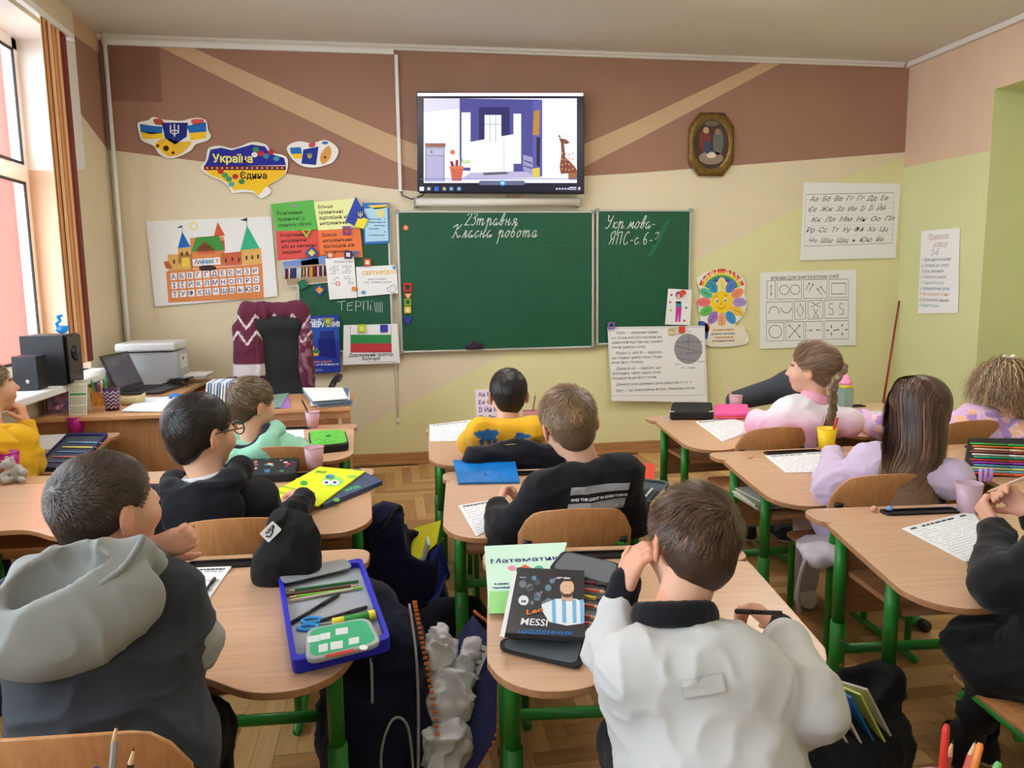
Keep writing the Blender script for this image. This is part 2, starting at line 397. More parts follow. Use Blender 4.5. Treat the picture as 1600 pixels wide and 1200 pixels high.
def strands(roots, dirs, norms, n_seg, length, width, cols, lift=.3, droop=0., curl=0., seed=0, colliders=(), grav=None):
    """thin tapering ribbons of hair growing from the scalp; returns V, Q(tri-strips as quads), C"""
    rng = np.random.default_rng(seed); n = len(roots); P = [roots]; d = dirs+norms*lift; d /= np.linalg.norm(d, axis=1)[:, None]
    L = length if np.ndim(length) else np.full(n, length); step = (L/n_seg)[:, None]; ph = rng.uniform(0, 6.28, n)
    for j in range(n_seg):
        g = A([0, 0, -1]) if grav is None else grav
        d = d+g*droop-norms*(lift*.35 if j == 0 else 0)
        if curl:
            a = ph+j*1.15; side = np.cross(d, norms); d = d+curl*(side*np.cos(a)[:, None]+norms*np.sin(a)[:, None])
        d /= np.linalg.norm(d, axis=1)[:, None]; p = P[-1]+d*step
        for (c, r, R) in colliders:
            q = (p-c)@R/r; k = np.linalg.norm(q, axis=1); ins = k < 1
            p[ins] = c+(q[ins]/k[ins][:, None]*r)@R.T
        P.append(p)
    V = []; k = n_seg+1
    for j in range(k):
        t = P[min(j+1, k-1)]-P[max(j-1, 0)]; s = np.cross(t, norms); s /= np.linalg.norm(s, axis=1)[:, None]+1e-9
        w = width*(1-.75*(j/n_seg)**1.5); V += [P[j]+s*w/2, P[j]-s*w/2]
    V = np.stack(V, 1).reshape(-1, 3); b = np.arange(n)[:, None]*2*k
    Q = np.concatenate([b+np.array([2*j, 2*j+1, 2*j+3, 2*j+2]) for j in range(n_seg)])
    C = np.repeat(cols, 2*k, axis=0)
    return V, Q, C
def hair_cols(n, rgb, var, seed, tips=None):
    rng = np.random.default_rng(seed); c = np.tile(A(lin(rgb)), (n, 1)); return np.clip(c*np.exp(rng.normal(0, var*1.9, (n, 1))), .002, 1)
def scalp_points(n, H, R, sc, infl, seed, plane=.018, ear=.031, extra=None):
    rng = np.random.default_rng(seed); r = A([.071, .089, .080])*sc+infl; c = A([0, -.012, .022])*sc
    d = rng.normal(size=(int(n*2.6), 3)); d /= np.linalg.norm(d, axis=1)[:, None]; p = c+d*r; q = p/sc
    ok = (.75*q[:, 1]-.66*q[:, 2]+rng.normal(0, .0025, len(q))) < plane
    ok &= ~((np.abs(q[:, 0]) > .05) & (np.hypot(q[:, 1]+.004, q[:, 2]+.012) < ear))
    if extra is not None: ok &= extra(q)
    p, d = p[ok][:n], d[ok][:n]; nr = (p-c)/(r*r); nr /= np.linalg.norm(nr, axis=1)[:, None]
    return p, nr
def hair_cap(H, R, sc, t, plane=.018, vs=.006, ear=.027, bumps=.0, seed=0):
    s = SDF(); H = A(H); g = lambda x, y, z: H+R@(A([x, y, z])*sc)
    s.ell(g(0, -.012, .022), A([.071, .089, .080])*sc+t, R)
    s.ell(g(0, -.052, -.038), A([.050, .030, .044])*sc+t*.5, R, .03)
    s.cut(R@A([0, .75, -.66]), float(H@(R@unit([0, .75, -.66]))+plane*sc), .006)
    for x in (-1, 1): s.sub(g(x*.083, .002, -.014), A([.026, ear, .034])*sc, R, .008)
    V, Q = snet(s, vs, smooth=1)
    if bumps:
        N = vnormals(V, Q); V = V+N*(bumps*(noise3((V)*60, seed)-.5))[:, None]
    return V, Q
def short_hair(parent, H, R, sc, rgb, n=4500, L=.022, t=.010, lift=.25, seed=0, var=.18, whorl=(.012, -.062, .075), width=.0016, vs=.006, top_extra=.0, plane=.018, seg=3, fade=0.):
    V, Q = hair_cap(H, R, sc, t*.75, plane, vs, seed=seed, bumps=.003)
    q, nr = scalp_points(n, H, R, sc, t*.7, seed, plane+.003)
    fl = q-A(whorl)*sc; fl -= nr*(fl*nr).sum(1)[:, None]; fl /= np.linalg.norm(fl, axis=1)[:, None]+1e-9
    rng = np.random.default_rng(seed+3)
    sw = np.cross(nr, fl); cn = noise3(q*26/sc, seed+5)[:, None]-.5; fl = fl+sw*(.35+1.6*cn+rng.normal(0, .22, (len(q), 1))); fl /= np.linalg.norm(fl, axis=1)[:, None]
    up = np.clip((q[:, 2]/sc-.0)/.09, 0, 1); LL = L*(.55+.45*up+top_extra*up)*rng.uniform(.7, 1.15, len(q))
    cl = hair_cols(len(q), rgb, var, seed)
    cl = cl*(.55+.9*noise3(q*55/sc, seed+9)[:, None])
    if fade: cl = cl*(1+fade*np.clip(-q[:, 2]/sc/.08+.2, 0, 1))[:, None]
    Vs, Qs, Cs = strands(A(H)+q@R.T, fl@R.T, nr@R.T, seg, LL, width, cl, lift, .05, seed=seed)
    capc = np.clip(A(lin(rgb))*.5, 0, 1)  # cap darker than the strands: shade in the gaps put into its colour
    return qmesh('hair', [(V, Q, capc), (Vs, Qs, Cs)], M_HAIR, parent)
# ------------------------------------------------------------------ the room
M_CREAM = mat('cream_wall_paint', (226, 212, 182), .75, var=.02, scale=3, bump=.15, bscale=90)
M_YG = mat('yellow_wall_paint', (226, 220, 168), .75, var=.02, scale=3, bump=.15, bscale=90)
M_BROWN = mat('brown_wall_paint', (160, 120, 100), .8, var=.04, scale=2.5, bump=.15, bscale=90)
M_DBROWN = mat('dark_brown_wall_paint', (140, 98, 80), .8, var=.04, scale=4, bump=.1, bscale=90)
M_STRIPE = mat('tan_wall_paint', (206, 172, 138), .8, var=.03, scale=3)
M_PEACH = mat('peach_wall_paint', (216, 186, 158), .8, var=.03, scale=3)
M_GREENW = mat('pale_green_wall_paint', (212, 214, 160), .75, var=.02, scale=3)
M_CEIL = mat('ceiling_whitewash', (222, 216, 206), .85, var=.015, scale=2)
M_WHITE = mat('white_plastic', (236, 236, 232), .4)
M_PLASTER = mat('white_plaster', (236, 234, 232), .7)
def wallpt(px, py): p = onY(px, py); return (p.x, p.z)
def quadwall(name, layers, to3, m_list):
    v = []; f = []; fm = []
    for k, (poly, mi) in enumerate(layers):
        a = sum(poly[i][0]*poly[(i+1) % len(poly)][1]-poly[(i+1) % len(poly)][0]*poly[i][1] for i in range(len(poly)))
        poly = poly if a > 0 else poly[::-1]
        b = len(v); v += [to3(x, z, k*.0004) for x, z in poly]; f.append(tuple(range(b, b+len(poly)))); fm.append(mi)
    return struct(mesh_obj(name, v, f, m_list, fmat=fm))
Pw = lambda *pts: [wallpt(*p) for p in pts]
L0, R0 = ROOM_L, ROOM_R
wave = Pw((320, 253), (600, 294), (652, 299), (780, 290), (914, 275), (1000, 270))
brown = [(L0, CEIL), (L0, wallpt(165, 234)[1])]+wave+[(R0, wallpt(1416, 238)[1]), (R0, CEIL)]
st_l = Pw((247, 72), (272, 62), (400, 119), (600, 206), (650, 226), (780, 275), (780, 290), (652, 267), (600, 245), (400, 149))
st_r = Pw((1195, 95), (1228, 95), (1000, 216), (914, 260), (790, 318), (790, 280), (915, 224), (1000, 187))
dk = Pw((158, 60), (248, 60), (254, 160), (166, 157))
dg = [wallpt(520, 697), wallpt(640, 632), wallpt(768, 564), wallpt(1078, 412), wallpt(1200, 350), wallpt(1340, 268)]
yg = [(dg[0][0], 0)]+dg+[(R0, dg[-1][1]+.12), (R0, 0)]
quadwall('wall_back', [([(L0-.1, -.02), (R0+.1, -.02), (R0+.1, CEIL), (L0-.1, CEIL)], 0), (yg, 1), (brown, 2), (st_l, 3), (st_r, 3), (dk, 4)],
         lambda x, z, e: (x, ROOM_B-e, z), [M_CREAM, M_YG, M_BROWN, M_STRIPE, M_DBROWN])
# left wall: piers and bands around three window openings, with depth
WZ0, WZ1, WX = .86, 2.82, -2.14
OPEN = [(5.14, 3.0), (2.3, .3), (-.4, -2.3)]
m = MB(); tl = .34
def wl(y0, y1, z0, z1): m.box((L0-tl/2, (y0+y1)/2, (z0+z1)/2), (tl, abs(y1-y0), z1-z0))
wl(ROOM_F-.1, ROOM_B+.1, 0, WZ0); wl(ROOM_F-.1, ROOM_B+.1, WZ1, CEIL)
ys = [ROOM_B+.1, OPEN[0][0], OPEN[0][1], OPEN[1][0], OPEN[1][1], OPEN[2][0], OPEN[2][1], ROOM_F-.1]
for a, b in zip(ys[::2], ys[1::2]): wl(b, a, WZ0, WZ1)
wall_l = struct(m.ob('wall_left', M_CREAM))
def leftpt(px, py): p = onX(px, py, L0); return (p.y, p.z)
lp = lambda *pts: [leftpt(*p) for p in pts]
def leftpaint(poly, mm, k, nm):
    a = sum(poly[i][0]*poly[(i+1) % len(poly)][1]-poly[(i+1) % len(poly)][0]*poly[i][1] for i in range(len(poly)))
    poly = poly if a > 0 else poly[::-1]
    return struct(mesh_obj(nm, [(L0+.0006*(k+1), y, z) for y, z in poly], [tuple(range(len(poly)))], mm))
B = ROOM_B-.001
zb1 = leftpt(151, 80)[1]; zb2 = leftpt(165, 232)[1]
pj = 5.33
paint_b = leftpaint([(pj, CEIL), (pj, leftpt(122, 60)[1]), (B, zb1), (B, CEIL)], M_STRIPE, 0, 'wall_left_tan_band')
paint_c = leftpaint([(pj, leftpt(122, 60)[1]), (pj, leftpt(126, 178)[1]), (B, zb2), (B, zb1)], M_BROWN, 0, 'wall_left_brown_band')
paint_d = leftpaint([(5.142, 2.82), (pj, 2.90), (pj, 2.11), (5.142, 2.07)], M_PLASTER, 0, 'wall_left_white_jamb')
# reveal of the nearest window, white above and peach below
struct(mesh_obj('wall_left_reveal_upper', [(L0, 5.139, 2.07), (WX, 5.139, 2.07), (WX, 5.139, WZ1), (L0, 5.139, WZ1)], [(0, 1, 2, 3)], M_PLASTER))
struct(mesh_obj('wall_left_reveal_lower', [(L0, 5.139, WZ0), (WX, 5.139, WZ0), (WX, 5.139, 2.07), (L0, 5.139, 2.07)], [(0, 1, 2, 3)], M_PEACH))
struct(mesh_obj('wall_left_reveal_top', [(L0, 5.139, WZ1-.001), (WX, 5.139, WZ1-.001), (WX, 3.0, WZ1-.001), (L0, 3.0, WZ1-.001)], [(0, 1, 2, 3)], M_PLASTER))
# right wall with the tall door recess
yr = 4.86
zr = onX(1545, 236, R0).z
m2 = MB(); m2.box((R0+.2, (ROOM_B+yr)/2, CEIL/2), (.4, ROOM_B-yr, CEIL)).box((R0+.2, (yr+3.5)/2, (2.63+CEIL)/2), (.4, yr-3.5, CEIL-2.63)).box((R0+.2, (3.5+ROOM_F)/2, CEIL/2), (.4, 3.5-ROOM_F, CEIL)).box((R0+.44, 4.2, 1.33), (.08, 1.5, 2.7))
struct(m2.ob('wall_right', M_GREENW))
def rightpaint(poly, mm, k, nm): return struct(mesh_obj(nm, [(R0-.0006*(k+1), y, z) for y, z in poly], [tuple(range(len(poly)))], mm))
rightpaint([(ROOM_B, zr+.02), (ROOM_B, CEIL), (yr, CEIL), (yr, zr)], M_PEACH, 0, 'wall_right_peach_band')
rightpaint([(yr, 2.631), (yr, CEIL), (3.5, CEIL), (3.5, 2.631)], M_PEACH, 0, 'wall_right_peach_lintel')
struct(MB().box(((L0+R0)/2, ROOM_F-.05, CEIL/2), (R0-L0+.8, .1, CEIL)).ob('wall_rear', M_CREAM))
struct(MB().box(((L0+R0)/2, (ROOM_B+ROOM_F)/2, CEIL+.05), (R0-L0+.9, ROOM_B-ROOM_F+.3, .1)).ob('ceiling', M_CEIL))
struct(MB().box((.6, ROOM_B-.02, CEIL-.012), (7, .04, .024)).box((.6, ROOM_B-.012, CEIL-.03), (7, .024, .02)).ob('trim_1', M_CEIL, bevel=.006))
struct(MB().box((R0-.02, 1.6, CEIL-.02), (.04, 8.4, .04)).ob('trim_2', M_CEIL, bevel=.006))
struct(MB().box(((L0+R0)/2, (ROOM_B+ROOM_F)/2, -.054), (R0-L0+.9, ROOM_B-ROOM_F+.3, .1)).ob('floor', mat('parquet_joint', (96, 68, 42), .7)))
# skirting and services
M_SKIRT = wood('skirting_wood', (190, 140, 92), (160, 110, 66), .45, 0)
struct(MB().box(((L0+R0)/2, ROOM_B-.012, .045), (R0-L0, .024, .09)).box(((L0+R0)/2, ROOM_B-.022, .012), (R0-L0, .044, .024)).ob('baseboard_back', M_SKIRT, bevel=.004))
struct(MB().box((R0-.012, (ROOM_B+yr)/2, .045), (.024, ROOM_B-yr, .09)).ob('baseboard_right', M_SKIRT, bevel=.004))
d0 = wallpt(160, 62); d1 = wallpt(615, 76)
struct(MB().box(((d0[0]+d1[0])/2, ROOM_B-.012, CEIL-.052), (d1[0]-d0[0], .022, .034)).ob('trim_3', M_WHITE, bevel=.003))
v0 = wallpt(617, 76); v1 = wallpt(627, 300)
struct(MB().box(((v0[0]+v1[0])/2, ROOM_B-.012, (CEIL-.07+v1[1])/2), (.024, .022, CEIL-.07-v1[1])).ob('trim_4', M_WHITE, bevel=.003))
pp = thing('heating_pipe', 'thin white heating pipe running up the left rear corner', 'pipe', (L0+.05, ROOM_B-.045, 0))
MB().tube([(0, 0, 0), (0, 0, CEIL)], .014, 12).ob('pipe_tube', M_WHITE, pp, True)
MB().tube([(-.025, -.01, .4), (-.025, -.01, CEIL-.1)], .004, 8).ob('cable', mat('grey_cable', (120, 115, 110), .6), pp, True)
# windows
M_GLASS = bpy.data.materials.new('window_glass'); M_GLASS.use_nodes = True
nt = M_GLASS.node_tree; nt.nodes.remove(nt.nodes['Principled BSDF']); mx = nt.nodes.new('ShaderNodeMixShader'); tr = nt.nodes.new('ShaderNodeBsdfTransparent'); gl = nt.nodes.new('ShaderNodeBsdfGlossy')
gl.inputs['Roughness'].default_value = .02; mx.inputs[0].default_value = .05
nt.links.new(tr.outputs[0], mx.inputs[1]); nt.links.new(gl.outputs[0], mx.inputs[2]); nt.links.new(mx.outputs[0], nt.nodes['Material Output'].inputs[0])
M_PVC = mat('white_window_frame', (240, 240, 238), .35); M_SEAL = mat('black_window_seal', (35, 35, 38), .6)
for wi, (ya, yb) in enumerate(OPEN):
    w = bpy.data.objects.new('window_%d' % (wi+1), None); link(w); struct(w); w.location = (WX, yb, WZ0)
    W_, H_ = ya-yb, WZ1-WZ0; fr = MB(); t = .07
    for y in (t/2, W_/2, W_-t/2): fr.box((0, y, H_/2), (.06, t if y != W_/2 else .12, H_))
    for z in (t/2, H_-t/2): fr.box((0, W_/2, z), (.06, W_, t))
    fr.box((0, W_/2, 1.18), (.062, W_, .10)); fr.ob('window_frame', M_PVC, w, bevel=.006)
    for (y0, y1) in ((t, W_/2-.06), (W_/2+.06, W_-t)):
        for (z0, z1) in ((t, 1.13), (1.23, H_-t)):
            s_ = MB()
            for y in (y0+.008, y1-.008): s_.box((.034, y, (z0+z1)/2), (.01, .016, z1-z0))
            for z in (z0+.008, z1-.008): s_.box((.034, (y0+y1)/2, z), (.01, y1-y0, .016))
            s_.ob('seal', M_SEAL, w)
            MB().box((0, (y0+y1)/2, (z0+z1)/2), (.006, y1-y0, z1-z0)).ob('pane', M_GLASS, w)
    MB().box((.21, W_/2, -.02), (.5, W_+.06, .04)).ob('window_sill', M_PVC, w, bevel=.008)
# house across the yard, seen through the nearest window
nb = thing('neighbouring_house', 'pink rendered house outside the window on the left', 'house', (-5.6, 14, -3))
MB().box((0, 0, 5.5), (6.2, 9, 11)).ob('wall', mat('pink_house_render', (178, 72, 62), .85, var=.04, scale=2), nb)
MB().box((0, 0, 11.1), (6.6, 9.4, .2)).ob('roof', mat('grey_roof', (120, 118, 118), .8), nb)
struct(MB().box((-8, 3, -3.05), (14, 30, .1)).ob('ground_outside', mat('asphalt', (120, 120, 118), .9)))
# stacked vertical blind
bl = thing('vertical_blind', 'stacked orange vertical blind slats hanging beside the window', 'blind', (-1.80, 4.72, .92))
MB().box((0, -.55, 1.915), (.04, 1.9, .035)).ob('headrail', M_WHITE, bl, bevel=.004)
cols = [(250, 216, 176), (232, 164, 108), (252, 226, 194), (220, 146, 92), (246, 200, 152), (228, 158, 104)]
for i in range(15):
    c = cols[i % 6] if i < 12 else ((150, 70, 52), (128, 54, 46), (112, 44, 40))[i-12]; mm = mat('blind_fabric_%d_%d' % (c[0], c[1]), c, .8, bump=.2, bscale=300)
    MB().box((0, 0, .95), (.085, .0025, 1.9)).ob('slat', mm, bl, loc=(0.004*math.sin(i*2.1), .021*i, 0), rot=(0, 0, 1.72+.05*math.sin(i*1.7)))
# ceiling lamps along two rows (out of the picture, they light the room)
M_LAMPB = mat('lamp_body', (230, 230, 228), .4)
def lamp(x, y, place, power):
    t = thing('ceiling_lamp', 'long fluorescent ceiling lamp with white diffuser, '+place, 'lamp', (x, y, CEIL-.09), group='ceiling lamps')
    MB().box((0, 0, .06), (.2, 1.26, .055)).ob('lamp_body', M_LAMPB, t, bevel=.005)
    MB().prism(rrect(-.085, -.6, .085, .6, .03), -.002, .034).ob('diffuser', mat('lamp_diffuser_%d' % int(power*10), (255, 251, 246), .5, emit=power), t)
for x, xs in ((.15, 'window side'), (2.35, 'door side')):
    for y, ysn, pw_ in ((3.70, 'front of the class', 1.), (1.4, 'middle of the class', .22), (-.6, 'rear of the class', .12)): lamp(x, y, xs+', '+ysn, LAMP_POWER*pw_)
# ------------------------------------------------------------------ school desks and chairs
M_BEECH = wood('beech_laminate', (220, 180, 146), (200, 156, 122), .30, 0)
_b = M_BEECH.node_tree.nodes['Principled BSDF']; _b.inputs['Coat Weight'].default_value = .45; _b.inputs['Coat Roughness'].default_value = .22
M_EDGE = wood('beech_edge', (190, 140, 98), (160, 110, 72), .45, 0)
M_PLY = wood('beech_plywood', (205, 150, 98), (176, 118, 70), .4, 2)
M_GREEN = mat('green_enamel', (48, 140, 52), .35)
M_BLACKP = mat('black_plastic', (22, 22, 26), .35)
M_STEEL = mat('bright_steel', (200, 200, 205), .25, metal=1.)
DW, DD, TILT = .70, .54, math.radians(5.0)
DZ = .615
def top_outline(n=7):
    w = DW/2; d = DD; belly = .085
    pts = []
    pts += arc(w-.03, -.03, .03, 0, 90, 4)[::-1] if False else []
    o = [(-w+.03, 0), (w-.03, 0)]+[(w-.009, -.009), (w, -.03)]
    o += [(w+.012, -d+.16), (w+.008, -d+.10), (w-.02, -d+.045), (w-.07, -d+.01), (w-.13, -d), (w-.19, -d+.012), (w-.25, -d+.05), (w-.30, -d+.078), (0, -d+belly)]
    o += [(-x, y) for x, y in o[::-1] if x > 0.0001 and (x, y) not in [(w-.03, 0)]]
    return o
def smooth_outline(): 
    o = top_outline(); P = [Vector((x, y, 0)) for x, y in o]
    return [(p.x, p.y) for p in spline(P[2:], 3, False)]+[(-DW/2+.03, 0), (DW/2-.03, 0)]
def make_desk():
    root = thing('school_desk', 'desk', 'desk')
    # top: hinged writing board, tilted towards the pupil
    o = smooth_outline(); mb = MB().prism(o, -.018, 0)
    n = len(o); fm = [0, 0]+[1]*n
    t = mesh_obj('desktop', mb.v, mb.f, [M_BEECH, M_EDGE], root, bevel=.0035, fmat=fm, loc=(0, 0, DZ), rot=(TILT, 0, 0))
    s = rrect(-DW/2-.012, .004, DW/2+.012, .15, .05, 5); mb = MB().prism(s, DZ-.02, DZ-.002); fm = [0, 0]+[1]*len(s)
    mesh_obj('rear_shelf', mb.v, mb.f, [M_BEECH, M_EDGE], root, bevel=.003, fmat=fm)
    tr = MB()
    ro = rrect(-.125, .045, .125, .098, .012, 3); ri = rrect(-.117, .052, .117, .091, .009, 3); k = len(ro)
    v = [(x, y, DZ-.002) for x, y in ro]+[(x, y, DZ+.005) for x, y in ro]+[(x, y, DZ+.005) for x, y in ri]+[(x, y, DZ-.0005) for x, y in ri]
    f = [(i, (i+1) % k, k+(i+1) % k, k+i) for i in range(k)]+[(k+i, k+(i+1) % k, 2*k+(i+1) % k, 2*k+i) for i in range(k)]+[(2*k+i, 2*k+(i+1) % k, 3*k+(i+1) % k, 3*k+i) for i in range(k)]+[tuple(3*k+i for i in range(k))]
    tr.add(v, f).ob('pen_tray', M_BLACKP, root)
    # under-shelf with back panel
    MB().box((0, -.17, DZ-.155), (DW-.13, .30, .016)).ob('book_shelf', M_EDGE, root)
    MB().box((0, -.005, DZ-.16), (DW-.13, .016, .26)).ob('back_panel', M_EDGE, root)
    for sx in (-1, 1):
        x = sx*(DW/2-.045)
        for y in (-.02, -.30):
            zt = DZ-.022+(y*math.tan(TILT) if y < 0 else 0)
            lg = MB().tube([(x, y, .045), (x, y, .30)], .0235, 14).tube([(x, y, .30), (x, y, zt)], .019, 14).ob('leg', M_GREEN, root, True)
            for z in (.17, .25): MB().tube([(x, y-.022, z), (x, y-.027, z)], .006, 8).ob('bolt', M_STEEL, lg)
        ft = MB().tube([(x, .09, .024), (x, -.40, .024)], .021, 12).ob('foot_bar', M_GREEN, root, True)
        MB().tube([(x, .118, .024), (x, .09, .024)], .0235, 12).ob('foot_cap', M_BLACKP, root, True)
        MB().tube([(x, -.40, .024), (x, -.428, .024)], .0235, 12).ob('foot_cap', M_BLACKP, root, True)
    MB().tube([(-DW/2+.045, -.02, .21), (DW/2-.045, -.02, .21)], .016, 10).ob('crossbar', M_GREEN, root, True)
    return root
DESKS = {}
_proto = None
def desk(key, x, seam, rot, label, z=0.):
    global _proto
    if _proto is None: _proto = make_desk(); d = _proto
    else: d = dup(_proto)
    d.location = (x, seam, z); d.rotation_euler = (0, 0, math.radians(rot)); tag(d, label, 'desk', 'single school desks'); DESKS[key] = d
    return d
G = 'single beech desk with green legs, '
desk('1a', -.545, 4.02, 0, G+'green pencil case on top')
desk('1b', -.44, 2.98, 0, G+'yellow workbook on its right half')
desk('1c', -.44, 2.02, -3, G+'open blue pencil case on top')
desk('2a', .53, 3.81, -1, G+'below the blackboard, pupil in yellow shirt')
desk('2b', .545, 2.82, -4, G+'with a blue folder on it')
desk('2c', .585, 1.885, -6, G+'dark picture diary on top')
desk('3a', 1.74, 3.86, 1, G+'black and pink pencil cases on it')
desk('3b', 1.71, 2.94, -1, G+'yellow cup on its shelf')
desk('3c', 1.66, 2.07, -5, G+'nearest on the right')
desk('La', -1.615, 4.05, 0, G+'at the left picture edge')
DESKS['La'].scale = (.62, 1, 1)
desk('Lb', -1.22, 3.12, -3, G+'toy bear on its shelf')
desk('4a', 2.62, 3.98, 0, G+'by the right wall, water bottle on it')
desk('4b', 2.62, 2.86, 0, G+'full pen organiser on it')
desk('1d', -.50, .865, -3, G+'mauve pencil cup, lower left foreground')
desk('2d', .64, .72, -5, G+'mauve pencil cup, lower right foreground')
# chairs
def make_chair():
    root = thing('school_chair', 'chair', 'chair')
    W = .345
    def bent(o, y0, th, bow, zc, tilt):
        v = []; n = len(o)
        for s in (0, 1):
            for (x, z) in o: v.append((x, y0+th*s+bow*(x/(W/2))**2-(z-zc)*tilt, z))
        return v, [tuple(range(n)), tuple(range(2*n-1, n-1, -1))]+[((i+1) % n, i, n+i, n+(i+1) % n) for i in range(n)]
    # arched plywood back, bowed round the sitter; built of strips so that it bends
    xs = [W*(-.5+i/16) for i in range(17)]
    def ztop(x): u = abs(x)/(W/2); return .707-.028*u**2-.062*max(0, (u-.62)/.38)**2.6
    def zbot(x): u = abs(x)/(W/2); return .530+.02*max(0, u-.85)/.15
    v = []; f = []
    for s in (0, 1):
        for x in xs:
            for k in range(5):
                z = zbot(x)+(ztop(x)-zbot(x))*k/4; v.append((x, -.19-.009*s+.045*(x/(W/2))**2-(z-.555)*.22, z))
    N = len(xs)
    idx = lambda s, i, k: s*N*5+i*5+k
    for i in range(N-1):
        for k in range(4):
            f.append((idx(0, i, k), idx(0, i, k+1), idx(0, i+1, k+1), idx(0, i+1, k))); f.append((idx(1, i, k), idx(1, i+1, k), idx(1, i+1, k+1), idx(1, i, k+1)))
        for k in (0, 4):
            q = (idx(0, i, k), idx(0, i+1, k), idx(1, i+1, k), idx(1, i, k)); f.append(q if k == 0 else q[::-1])
    for i in (0, N-1):
        for k in range(4):
            q = (idx(0, i, k), idx(1, i, k), idx(1, i, k+1), idx(0, i, k+1)); f.append(q if i == 0 else q[::-1])
    mesh_obj('backrest', v, f, M_PLY, root, True, bevel=.002)
    so = rrect(-.165, -.16, .165, .18, .045, 5); MB().prism(so, .372, .383, lambda x, y: .03*((y+.02)/.2)**2 if y < 0 else -.0).ob('seat', M_PLY, root, bevel=.002)
    for s in (-1, 1):
        x = s*.155
        MB().tube([(x, .12, .02), (x, .12, .35), (x*.98, .10, .367), (x*.98, -.10, .367)], .0125, 10).ob('leg', M_GREEN, root, True)
        p = MB().tube([(x, -.15, .02), (x, -.15, .36), (x*.96, -.155, .5), (x*.94, -.172, .585)], .0125, 10).ob('leg', M_GREEN, root, True)
        MB().tube([(x*.94, -.172, .583), (x*.94, -.175, .60)], .014, 10).ob('leg_cap', M_BLACKP, p, True)
        MB().box((x*.86, -.178, .57), (.03, .018, .03)).ob('bracket', M_GREEN, p, bevel=.003)
        MB().tube([(x, .20, .018), (x, -.20, .018)], .014, 10).ob('foot_bar', M_GREEN, root, True)
    MB().tube([(-.155, -.06, .35), (.155, -.06, .35)], .011, 8).ob('crossbar', M_GREEN, root, True)
    return root
_chair = make_chair(); CHAIRS = {}
_first = [True]
def chair(key, x, y, rot, label):
    c = _chair if _first[0] else dup(_chair); _first[0] = False
    c.location = (x, y, 0); c.rotation_euler = (0, 0, math.radians(rot)); tag(c, label, 'chair', 'plywood school chairs'); CHAIRS[key] = c; return c
K = 'plywood school chair with green frame, '
chair('1a', -.47, 3.42, 0, K+'under the pupil in the mint hoodie')
chair('1b', -.47, 2.44, 0, K+'under the pupil wearing glasses')
chair('1c', -.47, 1.29, -4, K+'under the pupil with grey hood')
chair('2a', .49, 3.26, 0, K+'black jacket over its back')
chair('2b', .545, 2.33, -4, K+'under the pupil in printed black sweater')
chair('2c', .58, 1.02, -6, K+'under the pupil in white sweater')
chair('3a', 1.70, 3.35, 1, K+'under the girl with the braid')
chair('3b', 1.655, 2.50, -2, K+'under the girl in lilac')
chair('3c', 1.50, 1.42, -6, K+'under the girl in black')
chair('4a', 2.66, 3.30, 0, K+'under the curly haired girl')
CHAIRS['1c'].scale = (1, 1, 1.07)
chair('La', -1.62, 3.42, 0, K+'under the pupil in yellow hoodie')
# ------------------------------------------------------------------ things on the front wall
M_PAPER = mat('white_paper', (238, 238, 238), .8); PX = 1/205.
M_CARD = mat('card_white', (240, 238, 232), .6)
def rgbmat(name, rgb, rough=.5, **k): return mat(name, rgb, rough, **k)
class Sheet:
    """a flat sheet or board on the front wall, outline read off the photo, real thickness"""
    def __init__(s, name, label, cat, outline, m=None, off=.004, th=.0012, tilt=0., group=None, part='sheet', dz=.00025):
        P = [onY(*p, ROOM_B-off) for p in outline]
        s.x0 = sum(p.x for p in P)/len(P); s.z0 = max(p.z for p in P); s.off = off; s.th = th
        s.root = thing(name, label, cat, (s.x0, ROOM_B-off, s.z0), (math.radians(90-tilt), 0, 0), group)
        o = [(p.x-s.x0, p.z-s.z0) for p in P]
        a = sum(o[i][0]*o[(i+1) % len(o)][1]-o[(i+1) % len(o)][0]*o[i][1] for i in range(len(o)))
        if a < 0: o = o[::-1]
        s.o = o; s.sheet = MB().prism(o, 0, th).ob(part, m or M_PAPER, s.root); s.k = Ink(dz, th+.0003)
    def L(s, px, py): p = onY(px, py, ROOM_B-s.off); return (p.x-s.x0, p.z-s.z0)
    def Ls(s, *pts): return [s.L(*p) for p in pts]
    def poly(s, pts, rgb): s.k.poly(s.Ls(*pts), rgb); return s
    def line(s, pts, w, rgb, closed=False): s.k.line(s.Ls(*pts), w*PX, rgb, closed); return s
    def ell(s, x, y, rx, ry, rgb, n=20): s.k.poly(s.Ls(*circ(x, y, rx, n, ry)), rgb); return s
    def rect(s, x0, y0, x1, y1, rgb): return s.poly([(x0, y0), (x1, y0), (x1, y1), (x0, y1)], rgb)
    def text(s, t, x, y, cap, rgb, align='LEFT', shear=0., bold=0., to=None, sx=1.):
        a = s.L(x, y); r = 0.
        if to: b = s.L(*to); r = math.atan2(b[1]-a[1], b[0]-a[0])
        s.k.text(t, a[0], a[1], cap*PX/.72, rgb, shear, align, bold*PX, r, sx); return s
    def up(s): s.k.up(); return s
    def done(s, name='print'): s.k.ob(name, s.root); return s
BLUE, YEL, DKT = (30, 60, 190), (250, 205, 40), (40, 40, 45)
def trident(s, x, y, h, rgb, w=1.2):
    u = h/2
    s.line([(x, y-u), (x, y+u)], w, rgb)
    for d in (-1, 1): s.line([(x+d*u*.62, y-u*.85), (x+d*u*.62, y+u*.35), (x+d*u*.25, y+u*.45), (x, y+u*.75)], w, rgb); s.line([(x+d*u*.62, y+u*.2), (x+d*u*.2, y-u*.05), (x, y+u*.2)], w*.8, rgb)
